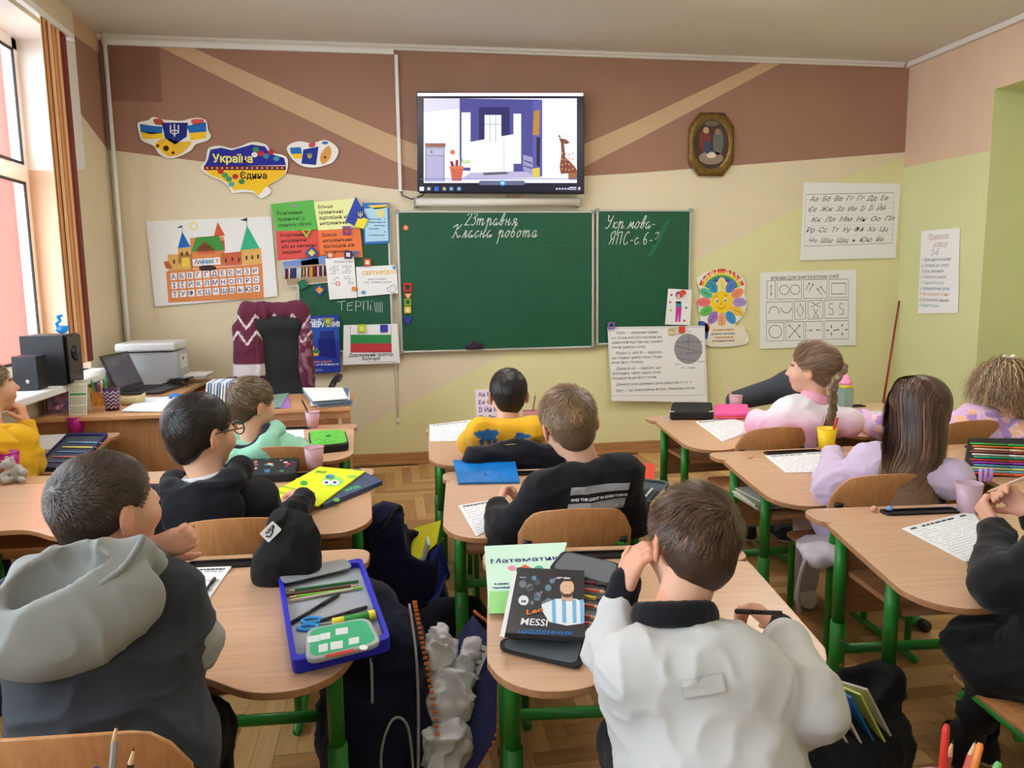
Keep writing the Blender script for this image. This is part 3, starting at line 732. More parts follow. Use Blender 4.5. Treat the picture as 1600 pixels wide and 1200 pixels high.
# blackboards
M_BOARD = mat('green_chalkboard', (20, 84, 58), .5, var=.10, scale=2.2); M_ALU = mat('aluminium_frame', (200, 200, 196), .35, metal=.6)
def chalkboard(name, label, tl, br, off, grid=False):
    a = onY(*tl, ROOM_B-off); b = onY(*br, ROOM_B-off); w, h = b.x-a.x, a.z-b.z
    t = thing(name, label, 'blackboard', (a.x, ROOM_B-off, b.z), (math.radians(90), 0, 0))
    MB().box((w/2, h/2, 0), (w, h, .012)).ob('writing_surface', M_BOARD, t)
    for (c, d) in (((w/2, 0, .003), (w+.02, .016, .024)), ((w/2, h, .003), (w+.02, .016, .024)), ((0, h/2, .003), (.016, h, .024)), ((w, h/2, .003), (.016, h, .024))): MB().box(c, d).ob('frame_rail', M_ALU, t, bevel=.003)
    for c in ((0, 0), (w, 0), (0, h), (w, h)): MB().box((c[0], c[1], .004), (.03, .03, .028)).ob('corner_cap', mat('grey_plastic', (150, 150, 148), .5), t, bevel=.006)
    k = Ink(.0002, .0065); g = (40, 112, 82)
    if grid:
        for i in range(1, int(w/.05)): k.rect(i*.05-.0006, .01, i*.05+.0006, h-.01, g)
        for i in range(1, int(h/.05)): k.rect(.01, i*.05-.0006, w-.01, i*.05+.0006, g)
    else:
        for i in range(1, int(h/.09)): k.rect(.01, i*.09-.0006, w-.01, i*.09+.0006, g)
    k.ob('ruled_lines', t); return t, a, b, w, h
bd_l = chalkboard('blackboard_wing', 'left wing of the green blackboard, covered with papers', (460, 322), (614, 547), .03)
bd_m = chalkboard('blackboard', 'main green blackboard with date written in chalk', (621, 331), (926, 542), .03)
bd_r = chalkboard('blackboard_wing', 'right wing of the green blackboard with squared grid', (933, 329), (1075, 534), .03, True)
# chalk handwriting as strokes: x right, y up, 0..1 = small letter height; cursive forms
STK = {
 '2': (.8, [[(0, 1.5), (.2, 1.9), (.55, 1.85), (.6, 1.45), (.3, .7), (0, 0), (.2, .1), (.5, 0), (.75, .08)]]), '3': (.7, [[(.05, 1.7), (.3, 1.95), (.55, 1.7), (.4, 1.25), (.2, 1.1), (.5, .95), (.6, .4), (.3, 0), (0, .2)]]),
 'т': (1.35, [[(0, .9), (.12, 1), (.15, 0)], [(.15, .6), (.4, 1), (.5, .9), (.5, 0)], [(.5, .6), (.8, 1), (.92, .9), (.92, .15), (1.05, 0), (1.3, .4)]]),
 'р': (.95, [[(0, .5), (.2, 1.1), (.2, -1.0)], [(.2, .6), (.45, 1), (.62, .85), (.6, .2), (.72, 0), (.95, .4)]]),
 'а': (.85, [[(.5, .9), (.25, 1), (.05, .6), (.1, .1), (.3, 0), (.5, .5), (.55, 1), (.52, .2), (.62, 0), (.85, .4)]]),
 'в': (.8, [[(.0, .1), (.35, .9), (.5, 1.7), (.35, 1.9), (.2, 1.3), (.12, .3), (.3, 0), (.5, .3), (.45, .8), (.3, .9)], [(.45, .8), (.8, .8)]]),
 'н': (.95, [[(.1, 1), (.12, 0)], [(.12, .5), (.55, .55)], [(.55, 1), (.55, .15), (.65, 0), (.95, .4)]]), 'я': (.9, [[(0, .0), (.15, .1), (.35, .5), (.2, .6), (.15, .85), (.35, 1), (.55, .95), (.55, .15), (.65, 0), (.9, .4)], [(.35, .5), (.55, .52)]]),
 'К': (1.3, [[(-.25, 1.5), (.1, 1.8), (.35, 1.9), (.3, .8), (.15, 0), (-.1, .05)], [(1.0, 2.0), (.6, 1.4), (.3, 1.0), (.6, .5), (.85, 0), (1.2, .3)]]),
 'л': (.85, [[(0, .05), (.1, 0), (.25, .4), (.4, 1), (.5, .9), (.52, .15), (.62, 0), (.85, .4)]]), 'с': (.7, [[(.5, .85), (.3, 1), (.05, .6), (.12, .1), (.32, 0), (.7, .4)]]),
 'о': (.8, [[(.3, 1), (.05, .6), (.12, .1), (.35, 0), (.55, .5), (.45, .95), (.3, 1), (.5, .85), (.8, .8)]]), 'б': (.8, [[(.6, 1.8), (.3, 1.75), (.12, 1.0), (.05, .4), (.2, 0), (.45, .15), (.5, .6), (.35, .9), (.12, .7)]]),
 'У': (1.1, [[(0, 1.8), (.15, 1.9), (.2, 1.3), (.45, 1.05), (.75, 1.4)], [(.85, 1.95), (.7, .9), (.5, .1), (.25, 0), (.1, .2)]]), 'к': (.8, [[(.1, 1), (.12, 0)], [(.55, 1), (.15, .5), (.5, .1), (.62, 0), (.8, .3)]]),
 'м': (1.1, [[(0, .05), (.1, 0), (.25, .5), (.35, 1), (.5, .2), (.75, 1), (.82, .15), (.9, 0), (1.1, .4)]]), '.': (.5, [[(.1, 0), (.16, .05)]]), '-': (.7, [[(.1, .55), (.55, .6)]]), ' ': (.7, []),
 'Я': (1.0, [[(.1, 0), (.35, .8), (.2, 1.1), (.2, 1.6), (.5, 1.9), (.75, 1.85), (.65, 0)], [(.35, .8), (.7, .85)]]), 'П': (1.0, [[(.1, 0), (.2, 1.85)], [(.2, 1.8), (.75, 1.9)], [(.75, 1.9), (.7, 0)]]),
 'С': (.95, [[(.8, 1.6), (.55, 1.9), (.2, 1.4), (.1, .5), (.3, 0), (.6, .1), (.8, .4)]]), '6': (.8, [[(.6, 1.8), (.3, 1.5), (.08, .7), (.15, .1), (.4, 0), (.55, .4), (.4, .8), (.12, .6)]]), '7': (.9, [[(.05, 1.6), (.3, 1.75), (.65, 1.7), (.4, .8), (.3, 0)], [(.1, .8), (.7, .85)]])}
def chalk(k, txt, x, y, h, w=.0055, slant=.32, rgb=(214, 226, 218), adv=1.0):
    for ch in txt:
        a, st = STK[ch]
        for s_ in st:
            if len(s_) == 1: continue
            pts = [(x+(p[0]+p[1]*slant)*h, y+p[1]*h) for p in s_]
            k.line([(q.x, q.y) for q in spline([Vector((*p, 0)) for p in pts], 5)], w, rgb)
        x += a*h*adv
    return x
def board_xy(b, px, py): p = onY(px, py, ROOM_B-.03); return p.x-b[1].x, p.z-b[2].z
k = Ink(.0002, .0075); x, y = board_xy(bd_m, 726, 352); chalk(k, '23травня', x, y, .047, adv=1.16); x, y = board_xy(bd_m, 706, 371); chalk(k, 'Класна робота', x, y, .048, adv=1.14)
x, y = board_xy(bd_m, 845, 352)
for j in range(9): k.line([board_xy(bd_m, 690+j*26+random.random()*18, 380+random.random()*8), board_xy(bd_m, 700+j*26+random.random()*18, 378+random.random()*9)], .003, (52, 118, 90))
k.ob('chalk_writing', bd_m[0])['label'] = 'white chalk handwriting'
k = Ink(.0002, .0075); x, y = board_xy(bd_r, 944, 357); chalk(k, 'Укр.мова-', x, y, .050, adv=1.06); x, y = board_xy(bd_r, 950, 382); chalk(k, 'ЯПС-с.6-7', x, y, .050, adv=1.12, slant=.2)
k.poly([board_xy(bd_r, *p) for p in ((1040, 345), (1048, 342), (1020, 398), (1010, 402))], (44, 108, 80)); k.ob('chalk_writing', bd_r[0])['label'] = 'white chalk handwriting'
k = Ink(.0002, .0075)
def seg(*pts, w=.0045): k.line([board_xy(bd_l, *p) for p in pts], w, (206, 220, 212))
seg((527, 472), (540, 470)); seg((534, 471), (534, 485)); seg((552, 472), (543, 474), (543, 485), (551, 484)); seg((543, 478), (550, 477)); seg((556, 486), (556, 470), (564, 472), (563, 478), (556, 479)); seg((568, 485), (568, 471), (575, 470), (575, 484)); seg((579, 476), (579, 485)); seg((580, 471), (581, 470))
for j in range(5): seg((585+j*3, 472), (587+j*2.6, 488), w=.003)
k.ob('chalk_writing', bd_l[0])['label'] = 'chalk word in capital letters'
# television
ty = ROOM_B-.11; ta, tb = onY(651, 143, ty), onY(913, 303, ty); tw, th_ = tb.x-ta.x, ta.z-tb.z
tv = thing('television', 'large wall mounted flat television showing a film above the blackboard', 'television', (ta.x, ty, tb.z), (math.radians(90), 0, 0))
MB().box((tw/2, th_/2, -.02), (tw, th_, .05)).ob('casing', M_BLACKP, tv, bevel=.006)
MB().box((tw/2, th_/2, -.075), (.4, .3, .06)).ob('wall_bracket', M_BLACKP, tv)
k = Ink(.0003, .0056)
def T(px, py): p = onY(px, py, ty); return (p.x-ta.x, p.z-tb.z)
def tp(pts, rgb): k.poly([T(*p) for p in pts], rgb)
def tr_(x0, y0, x1, y1, rgb): tp([(x0, y0), (x1, y0), (x1, y1), (x0, y1)], rgb)
tr_(652, 146, 911, 300, (14, 16, 34)); k.up(); tr_(652, 145.5, 911, 150.5, (226, 230, 246)); tr_(662, 154, 901, 286, (240, 238, 250)); k.up()
tp([(718, 154), (847, 156), (847, 276), (718, 266)], (74, 72, 140)); tp([(662, 154), (718, 154), (718, 170), (662, 176)], (206, 202, 232)); tp([(832, 158), (847, 156), (847, 276), (832, 268)], (100, 98, 168)); k.up()
tp([(748, 168), (796, 168), (796, 270), (748, 268)], (44, 42, 96)); tr_(721, 176, 735, 262, (236, 236, 250)); tr_(802, 178, 814, 256, (232, 232, 248)); tr_(722, 250, 735, 256, (170, 200, 110)); k.up()
tr_(757, 180, 783, 224, (248, 248, 254)); tp([(735, 222), (802, 210), (802, 268), (735, 270)], (250, 248, 254)); tp([(735, 270), (832, 268), (847, 278), (720, 280)], (178, 172, 206)); k.up()
tr_(765, 180, 766, 222, (120, 120, 160)); tr_(774, 180, 775, 222, (120, 120, 160)); tr_(757, 194, 783, 195, (120, 120, 160)); tr_(787, 214, 788, 270, (150, 148, 184)); tp([(754, 270), (790, 269), (796, 272), (756, 274)], (92, 84, 96))
tr_(664, 224, 696, 230, (140, 88, 70)); tr_(664, 230, 695, 284, (150, 148, 178)); k.up(); tr_(667, 233, 693, 242, (176, 174, 204)); tr_(667, 245, 692, 284, (168, 166, 198)); tp([T2 for T2 in circ(675, 237, 3, 10)], (50, 48, 60)); k.up()
tp([(703, 262), (724, 262), (721, 283), (706, 283)], (196, 98, 72)); tr_(702, 260, 725, 264, (216, 116, 88)); tp([(703, 252), (707, 252), (710, 260), (705, 260)], (120, 30, 40)); tp([(712, 250), (716, 250), (716, 260), (711, 260)], (150, 50, 50)); tp(circ(707, 238, 4, 10), (206, 110, 80)); tp([(720, 248), (723, 249), (720, 260), (717, 260)], (120, 120, 150))
tp([(817, 242), (832, 246), (832, 274), (817, 266)], (150, 146, 190)); tp([(834, 174), (843, 172), (842, 212), (832, 211)], (176, 130, 50)); tp([(838, 214), (844, 216), (843, 262), (838, 258)], (36, 30, 44)); tp([(831, 264), (843, 262), (843, 276), (833, 278)], (210, 190, 70)); k.up()
tp([(818, 250), (831, 254), (831, 257), (818, 252)], (80, 76, 120)); tp([(818, 258), (831, 262), (831, 265), (818, 260)], (80, 76, 120))
tp([(873, 216), (884, 218), (890, 223), (884, 226), (881, 224), (883, 246), (896, 258), (900, 264), (900, 270), (876, 272), (874, 262), (877, 240), (876, 224)], (120, 60, 44)); tp([(872, 214), (874, 210), (876, 216)], (60, 36, 40)); tp([(887, 268), (901, 266), (901, 281), (888, 281)], (150, 96, 60)); k.up()
for j in range(16): tp(circ(878+(j % 4)*5.5, 240+(j//4)*8+(j % 3), 1.5, 6), (196, 140, 96))
tr_(655, 279.5, 902, 280.5, (70, 96, 170)); tp(rrect(748, 282.5, 820, 289.5, 3), (96, 100, 130)); tr_(652, 290, 911, 300, (16, 18, 40)); k.up()
tp(circ(785, 286, 4.6, 14), (60, 160, 220)); tp(circ(785, 286, 2.2, 10), (220, 240, 250))
for i, (xx, cc) in enumerate(((659, (210, 225, 255)), (670, (235, 210, 150)), (682, (50, 90, 200)), (694, (220, 180, 60)), (705, (120, 180, 220)), (717, (130, 190, 230)))): tr_(xx-3.4, 292, xx+3.4, 298.5, cc if i in (0, 2) else (70, 90, 130)); k.up(); tr_(xx-1.8, 293.4, xx+1.8, 297, cc)
for j in range(5): tr_(868+j*4.5, 294, 871+j*4.5, 296.5, (190, 196, 220))
tr_(889, 292.5, 900, 294.3, (210, 214, 230)); tr_(889, 295.6, 900, 297, (180, 186, 210)); tr_(903, 292.5, 906, 297, (200, 204, 220))
k.ob('screen', tv, attr_mat('lit_screen', .3, emit=1.15))['label'] = 'lit screen with a film scene of a hallway'
MB().tube([(v1[0], ROOM_B-.02, v1[1]), (v1[0]+.01, ROOM_B-.03, v1[1]-.03), (v1[0]+.07, ROOM_B-.04, v1[1]-.055), (v1[0]+.15, ROOM_B-.05, v1[1]-.03), (v1[0]+.19, ROOM_B-.06, v1[1]+.01)], .005, 8).ob('power_cord', M_BLACKP, None, True)
cord = COL.objects['power_cord']; tag(cord, 'black cord looping from the wall duct to the television', 'cord')
ca, cb = onY(650, 316, ROOM_B-.06), onY(905, 316, ROOM_B-.06)
sc_ = thing('projection_screen_case', 'rolled up projection screen in a white tube below the television', 'projector screen', (0, ROOM_B-.06, 0))
MB().tube([(ca.x, 0, ca.z), (cb.x, 0, cb.z)], .03, 16).ob('tube_case', mat('ivory_metal', (222, 218, 206), .4), sc_, True)
for e in (ca, cb): MB().box((e.x, .02, e.z), (.03, .08, .07)).ob('end_bracket', mat('grey_plastic', (150, 150, 148), .5), sc_, bevel=.005)
# oval framed picture
ic = onY(1111, 226, ROOM_B-.02); ow, oh = .185, .235
fr = thing('framed_picture', 'small octagonal gilt framed picture of dark robed figures', 'picture', (ic.x, ROOM_B-.02, ic.z), (math.radians(90), 0, math.radians(0)))
ou = [(ow*.98*sx_*a, oh*b*sy) for sx_, sy, a, b in ((1, 1, .55, 1), (-1, 1, .55, 1), (-1, 1, 1, .55), (-1, -1, 1, .55), (-1, -1, .55, 1), (1, -1, .55, 1), (1, -1, 1, .55), (1, 1, 1, .55))]
inn = circ(0, 0, ow*.76, 24, oh*.78)
def ring(o_pts, i_pts, n=48):
    def samp(p, n):
        out = []
        for i in range(n):
            a = 2*math.pi*i/n; d = Vector((math.cos(a), math.sin(a))); best = None
            for j in range(len(p)):
                q0, q1 = Vector(p[j]), Vector(p[(j+1) % len(p)]); e = q1-q0; den = d.x*e.y-d.y*e.x
                if abs(den) < 1e-9: continue
                t = (q0.x*e.y-q0.y*e.x)/den; u = (q0.x*d.y-q0.y*d.x)/den
                if t > 0 and -1e-6 <= u <= 1+1e-6: best = t if best is None else max(best, t)
            out.append(tuple(d*best))
        return out
    return samp(o_pts, n), samp(i_pts, n)
ro, ri = ring(ou, inn); rm = [((a[0]*.5+b[0]*.5), (a[1]*.5+b[1]*.5)) for a, b in zip(ro, ri)]; n = 48
v = [(x, y, 0) for x, y in ro]+[(x, y, .012) for x, y in ro]+[(x, y, .022) for x, y in rm]+[(x, y, .010) for x, y in ri]
f = [(r*n+i, r*n+(i+1) % n, (r+1)*n+(i+1) % n, (r+1)*n+i) for r in range(3) for i in range(n)]
mesh_obj('frame', v, f, mat('old_gilt', (120, 92, 44), .4, metal=.5, var=.3, scale=40), fr, True)
k = Ink(.0003, .006); k.poly(circ(0, 0, ow*.78, 24, oh*.80), (74, 58, 50)).up(); k.poly(circ(-.05, .03, .05, 14, .09), (120, 60, 56)); k.poly(circ(.055, .02, .045, 14, .10), (96, 104, 96)); k.poly(circ(.0, -.10, .10, 16, .05), (150, 128, 110)).up()
k.poly(circ(-.045, .105, .024, 12), (196, 156, 130)); k.poly(circ(.05, .095, .024, 12), (150, 110, 88)); k.poly(circ(0, -.08, .04, 12, .022), (226, 206, 186)); k.poly(circ(-.03, -.02, .03, 12, .05), (60, 74, 110)); k.poly(circ(.0, .155, .06, 12, .02), (110, 96, 80)); k.ob('picture', fr)
# posters and papers (outline corners in photo order)
s = Sheet('alphabet_poster', 'white castle alphabet poster on the left of the wall', 'poster', [(228, 346), (424, 338), (434, 463), (243, 479)], tilt=1.2)
OR, TAN, RED_ = (222, 140, 84), (226, 178, 104), (206, 104, 74)
s.poly([(260, 424), (410, 412), (413, 466), (264, 473)], OR); s.poly([(262, 398), (300, 396), (302, 422), (264, 424)], TAN); s.poly([(297, 372), (350, 370), (352, 416), (299, 420)], OR); s.poly([(375, 390), (408, 388), (410, 412), (377, 414)], TAN); s.poly([(345, 396), (378, 393), (379, 414), (346, 416)], RED_); s.poly([(278, 388), (297, 387), (298, 412), (279, 413)], TAN); s.poly([(336, 377), (351, 376), (352, 392), (337, 393)], (210, 90, 160)); s.poly([(256, 409), (264, 408), (270, 420), (260, 420)], RED_).up()
s.poly([(278, 388), (285, 362), (298, 386)], (40, 110, 190)); s.poly([(334, 371), (340, 347), (352, 368)], (206, 96, 60)); s.poly([(376, 391), (386, 352), (406, 388)], (60, 180, 140)); s.poly([(299, 394), (306, 371), (342, 368), (351, 391)], (70, 150, 70)); s.poly([(308, 388), (322, 377), (336, 390), (336, 396), (308, 397)], RED_); s.poly([(284, 403), (296, 402), (297, 416), (285, 417)], (246, 214, 80)); s.poly([(301, 405), (344, 402), (345, 413), (302, 416)], (236, 236, 244)); s.poly(circ(325, 419, 14, 14, 5), (60, 50, 46)); s.ell(303, 353, 6.5, 6.5, (246, 224, 120)); s.ell(322, 387, 9, 4, (150, 80, 60)).up()
s.ell(303, 353, 4, 4, (240, 240, 244)); s.poly([(276, 356), (284, 352), (284, 356)], (60, 60, 66)); s.poly([(375, 344), (386, 340), (386, 346)], (60, 60, 66)); s.line([(285, 352), (285, 364)], .6, DKT); s.line([(386, 340), (386, 354)], .6, DKT)
for x_, y_ in ((283, 394), (291, 393), (271, 406), (352, 404), (362, 402), (372, 403), (384, 400), (393, 399), (402, 398)): s.rect(x_, y_, x_+3, y_+6, (90, 60, 50))
cl6 = [(190, 90, 170), (80, 160, 70), (60, 130, 200), (60, 130, 200), (80, 160, 70), (90, 110, 190), (230, 120, 60), (190, 90, 170)]
for i, ch in enumerate('Алфавіт'): s.text(ch, 304+i*5.6, 413.0-i*.4, 6.5, cl6[i], bold=.25)
rows = ['АБВГҐДЕЄЖЗИ', 'ІЇЙКЛМНОПРС', 'ТУФХЦЧШЩЬЮЯ']
for r_, row in enumerate(rows):
    for i, ch in enumerate(row):
        cx, cy = 272+i*12.7+r_*1.2, 432.5+r_*13.7-i*.92; s.poly([(cx-4.9, cy-5.4), (cx+4.9, cy-5.8), (cx+5.1, cy+5.0), (cx-4.7, cy+5.4)], (240, 240, 246))
s.up()
for r_, row in enumerate(rows):
    for i, ch in enumerate(row): cx, cy = 272+i*12.7+r_*1.2, 432.5+r_*13.7-i*.92; s.text(ch, cx, cy+3.4, 6.6, (60, 60, 120), 'CENTER', bold=.12)
s.done()
for nm, lb, ol, rgb, lines, x0, y0, dy in (
  ('green_sheet', 'green grading sheet, upper left of the four coloured sheets', [(423, 319), (490, 312), (496, 359), (431, 361)], (96, 186, 84), ["Розв’язання", 'правильні і у', 'повному обсязі'], 433, 336, 9.4),
  ('yellow_sheet', 'pale yellow grading sheet, upper right of the four coloured sheets', [(490, 316), (555, 310), (566, 356), (497, 360)], (238, 244, 174), ['Більше', 'правильних', 'відповідей, ніж', 'неправильних'], 497, 326, 8.6),
  ('red_sheet', 'red grading sheet, lower left of the four coloured sheets', [(431, 361), (497, 360), (500, 403), (434, 407)], (222, 84, 78), ["Розв’язання", 'неправильні', 'або не виконано', 'завдання'], 438, 370.5, 8.8),
  ('orange_sheet', 'orange grading sheet, lower right of the four coloured sheets', [(497, 360), (563, 357), (567, 402), (500, 404)], (236, 122, 66), ['Більше', 'неправильних', 'відповідей, ніж', 'правильних'], 503.5, 370, 8.8)):
    s = Sheet(nm, lb, 'paper', ol, rgbmat(nm+'_paper', rgb, .7), off=.045, group='coloured grading sheets')
    for i, t in enumerate(lines): s.text(t, x0+i*1.0, y0+i*dy, 4.9, (40, 60, 40) if nm[0] == 'g' else (50, 36, 36), bold=.10, to=(x0+40, y0+i*dy-2.2), sx=.92)
    s.done()
def blob(pts): return [(p.x, p.y) for p in spline([Vector((*q, 0)) for q in pts], 3, True)]
s = Sheet('emblem_sticker', 'cut-out wall sticker with trident shield, flag ribbons and sunflower', 'sticker', blob([(216, 192), (232, 188), (240, 183), (256, 187), (268, 188), (284, 189), (300, 185), (314, 185), (323, 190), (325, 203), (330, 212), (324, 220), (306, 226), (298, 236), (276, 246), (262, 247), (248, 240), (240, 228), (222, 220), (217, 206)]), M_CARD, .012, .006)
s.poly([(219, 194), (240, 197), (254, 198), (254, 208), (236, 210), (220, 206)], (34, 110, 190)); s.poly([(220, 206), (254, 208), (256, 216), (224, 218)], YEL); s.poly([(292, 197), (322, 191), (323, 206), (296, 208)], (34, 110, 190)); s.poly([(296, 208), (323, 206), (322, 216), (298, 220)], YEL); s.poly([(253, 192), (294, 192), (292, 214), (274, 226), (258, 216)], (34, 44, 130)); s.poly(blob([(246, 224), (258, 216), (280, 222), (300, 222), (284, 240), (262, 244)]), (236, 190, 60)); s.poly(blob([(240, 187), (252, 186), (256, 194), (244, 195)]), (190, 90, 60)); s.poly(blob([(300, 187), (318, 187), (316, 193), (302, 195)]), (214, 90, 90)).up()
trident(s, 273, 204, 20, (236, 236, 240), 1.6)
for x_, y_, r_ in ((260, 232, 9), (247, 228, 5), (271, 239, 5)):
    s.ell(x_, y_, r_, r_, (250, 200, 40)); s.up(); s.ell(x_, y_, r_*.5, r_*.5, (70, 40, 26))
s.done()
s = Sheet('map_sticker', 'cut-out map sticker, blue over yellow, lettered Україна Єдина', 'sticker', blob([(314, 264), (322, 250), (326, 232), (344, 228), (362, 232), (378, 228), (394, 222), (416, 226), (424, 238), (446, 244), (450, 256), (446, 272), (430, 284), (418, 290), (424, 300), (408, 310), (398, 302), (380, 300), (364, 302), (358, 292), (346, 282), (330, 276)]), M_CARD, .012, .006)
s.poly([(318, 262), (325, 250), (329, 234), (346, 231), (362, 235), (394, 226), (414, 229), (422, 240), (444, 247), (447, 258), (320, 261)], (40, 44, 150)); s.poly([(320, 266), (447, 266), (444, 274), (428, 284), (414, 294), (404, 306), (396, 298), (378, 296), (366, 298), (360, 290), (346, 280), (330, 274)], (246, 200, 44)).up(); s.rect(319, 259.5, 447, 266, (110, 36, 40)).up()
for j in range(16): s.ell(324+j*7.8, 262.7, 1.8, 1.4, (220, 190, 160), 8)
for (x_, y_, c_) in ((400, 234, (60, 150, 80)), (408, 240, (200, 50, 50)), (416, 244, (60, 140, 150)), (424, 238, (190, 50, 60)), (432, 248, (70, 150, 170)), (398, 242, (230, 230, 220)), (345, 268, (200, 50, 50)), (352, 274, (70, 160, 90)), (358, 280, (60, 150, 130)), (368, 276, (190, 50, 50)), (362, 288, (90, 180, 160)), (378, 284, (60, 140, 90))): s.ell(x_, y_, 5, 4.2, c_, 10)
s.up(); s.text('Україна', 333, 253.5, 11, (244, 236, 120), bold=.45, sx=.98); s.text('Єдина', 375, 279, 9, (60, 44, 40), bold=.35); s.done()
s = Sheet('culture_sticker', 'small cut-out sticker with a blue booklet and a kobza lute', 'sticker', blob([(448, 233), (456, 224), (470, 221), (488, 224), (506, 219), (520, 224), (529, 236), (522, 252), (510, 258), (492, 262), (474, 260), (458, 250)]), M_CARD, .012, .006)
s.poly([(453, 231), (470, 230), (472, 240), (455, 241)], (40, 110, 190)); s.poly([(455, 241), (472, 240), (472, 248), (460, 248)], YEL); s.poly([(474, 234), (498, 229), (494, 258), (471, 256)], (30, 56, 150)); s.poly(blob([(500, 246), (506, 234), (514, 228), (518, 238), (514, 250), (504, 257)]), (222, 160, 80)); s.poly(blob([(484, 224), (492, 223), (492, 229), (483, 230)]), (206, 80, 80)); s.ell(508, 223.5, 5, 2.5, (60, 110, 190)).up(); trident(s, 484, 244, 9, (236, 200, 80), 1.1); s.ell(508, 246, 2, 2, (90, 56, 30)); s.done()
# certificates, photo and lists on the left wing
s = Sheet('certificate', 'blue framed certificate on the left blackboard wing', 'certificate', [(566, 317), (608, 317), (609, 380), (569, 382)], rgbmat('blue_card', (40, 110, 190), .5), off=.045)
s.poly([(569, 326), (605, 323), (607, 376), (571, 378)], (176, 218, 240)); s.poly([(574, 321), (607, 319), (607, 324), (585, 327)], (240, 210, 90)).up(); s.k.dashes(*s.L(577, 370), *s.L(602, 340), 6, (90, 120, 160), .3, 3, .8, (.01, .05)); s.poly([(587, 329), (600, 327), (601, 339), (588, 340)], (226, 220, 150)); s.done()
s = Sheet('pennant', 'hanging blue and yellow pennant with trident emblem', 'pennant', [(556, 307), (575, 343), (568, 358), (554, 353), (540, 345)], rgbmat('blue_satin', (36, 66, 170), .5), off=.058, th=.002)
s.poly([(561, 337), (575, 343), (568, 358), (554, 353)], (240, 226, 70)).up(); s.ell(563, 335, 6, 7, (40, 60, 120)).up(); trident(s, 563, 335, 10, (226, 226, 180), 1.); s.done()
s = Sheet('group_photo', 'printed group photo of people lined up outside a building', 'photo', [(440, 408), (512, 398), (514, 441), (448, 448)], off=.045)
s.poly([(441, 409), (511, 399), (512, 425), (446, 430)], (120, 150, 205)); s.poly([(445, 430), (512, 424), (513, 440), (449, 447)], (168, 150, 120)); s.poly([(470, 408), (497, 403), (500, 418), (472, 420)], (96, 84, 96)).up(); rr = random.Random(4)
for j in range(26): x_ = 447+j*2.5; c_ = rr.choice([(230, 226, 220), (60, 50, 80), (150, 40, 50), (40, 70, 130), (220, 180, 60), (90, 60, 60)]); s.poly([(x_-1.5, 420-j*.2), (x_+1.5, 420-j*.2), (x_+1.7, 436-j*.2), (x_-1.7, 436-j*.2)], c_)
s.up()
for j in range(26): s.ell(447+j*2.5, 418-j*.2, 1.1, 1.4, (214, 170, 140), 8)
s.done()
s = Sheet('schedule_sheet', 'white lesson list sheet pinned on the left wing', 'paper', [(508, 404), (553, 401), (558, 465), (515, 468)], off=.05, tilt=1.)
s.text('Вітаємо учнів', 522, 410.5, 3, (70, 70, 90))
for x_, y_ in ((515, 415), (535, 414), (517, 433), (538, 431)): s.k.dashes(*s.L(x_, y_+14), *s.L(x_+14, y_), 5, (120, 120, 130), .3, int(x_), .8, (.01, .03))
s.ell(528, 443, 3.6, 3.6, (236, 120, 110)); s.up(); s.ell(528, 443, 2, 2, (240, 236, 236)); s.done()
s = Sheet('award_certificate', 'white certificate with yellow heading on the left wing', 'certificate', [(556, 417), (619, 414), (622, 458), (559, 464)], off=.046, tilt=1.)
s.text('СЕРТИФІКАТ', 566, 430, 5.6, (236, 186, 80), bold=.3, to=(590, 429)); s.text('дорогі вчителі', 575, 437.5, 2.8, (90, 90, 120)); s.text('з професійним святом', 567, 442.5, 2.8, (90, 90, 120)); s.poly([(604, 451), (616, 444), (620, 450), (616, 458), (606, 455)], (230, 230, 232)).up(); s.line([(604, 451), (616, 444), (620, 450), (616, 458), (606, 455)], .6, (70, 70, 76), True); s.ell(568, 457, 4, 3, (90, 160, 210)); s.ell(616, 418, 3, 3, (90, 150, 210)); s.done()
s = Sheet('sapper_poster', 'deep blue poster with large white headline on the left wing', 'poster', [(464, 495), (529, 492), (533, 581), (472, 584)], rgbmat('blue_poster', (34, 56, 160), .5), off=.048, tilt=.8)
s.poly([(466, 506), (529, 503), (530, 530), (468, 540)], (40, 86, 180)).up(); s.poly([(497, 530), (523, 528), (526, 560), (499, 556)], (26, 36, 120)); s.poly([(500, 518), (522, 516), (523, 528), (499, 530)], (36, 50, 130)).up()
s.text('ПРАЦЮЄ ТАМ, ДЕ СКАЗАНО', 466, 502.5, 3.1, (214, 222, 240), bold=.2, to=(500, 501), sx=.86); s.text('САПЕРАМИ!', 466.5, 511.5, 7.4, (240, 242, 248), bold=.5, to=(500, 510.6), sx=.98)
for j in range(6): s.poly([(476, 555), (478+j*4.4, 540+(j % 3)*4), (482+j*3, 556)], (244, 190, 60) if j % 2 else (240, 220, 120))
s.up(); s.ell(482, 553, 7, 3, (90, 150, 60)); s.ell(494, 549, 6, 3, (60, 130, 90)); s.text('державна служба', 479, 567, 3, (230, 140, 80), bold=.15); s.text('Не знаєш — не чіпай! Дзвони 101', 474, 571.5, 2.6, (230, 232, 240), bold=.15, sx=.9)
trident(s, 488, 578, 5, (220, 224, 240), .9); s.text('ДСНС', 493, 579.5, 2.6, (220, 224, 240)); s.done()
s = Sheet('flag_poster', 'white poster with the Bulgarian flag below the left wing', 'poster', [(537, 508), (621, 506), (625, 567), (536, 570)], off=.05, tilt=1.6)
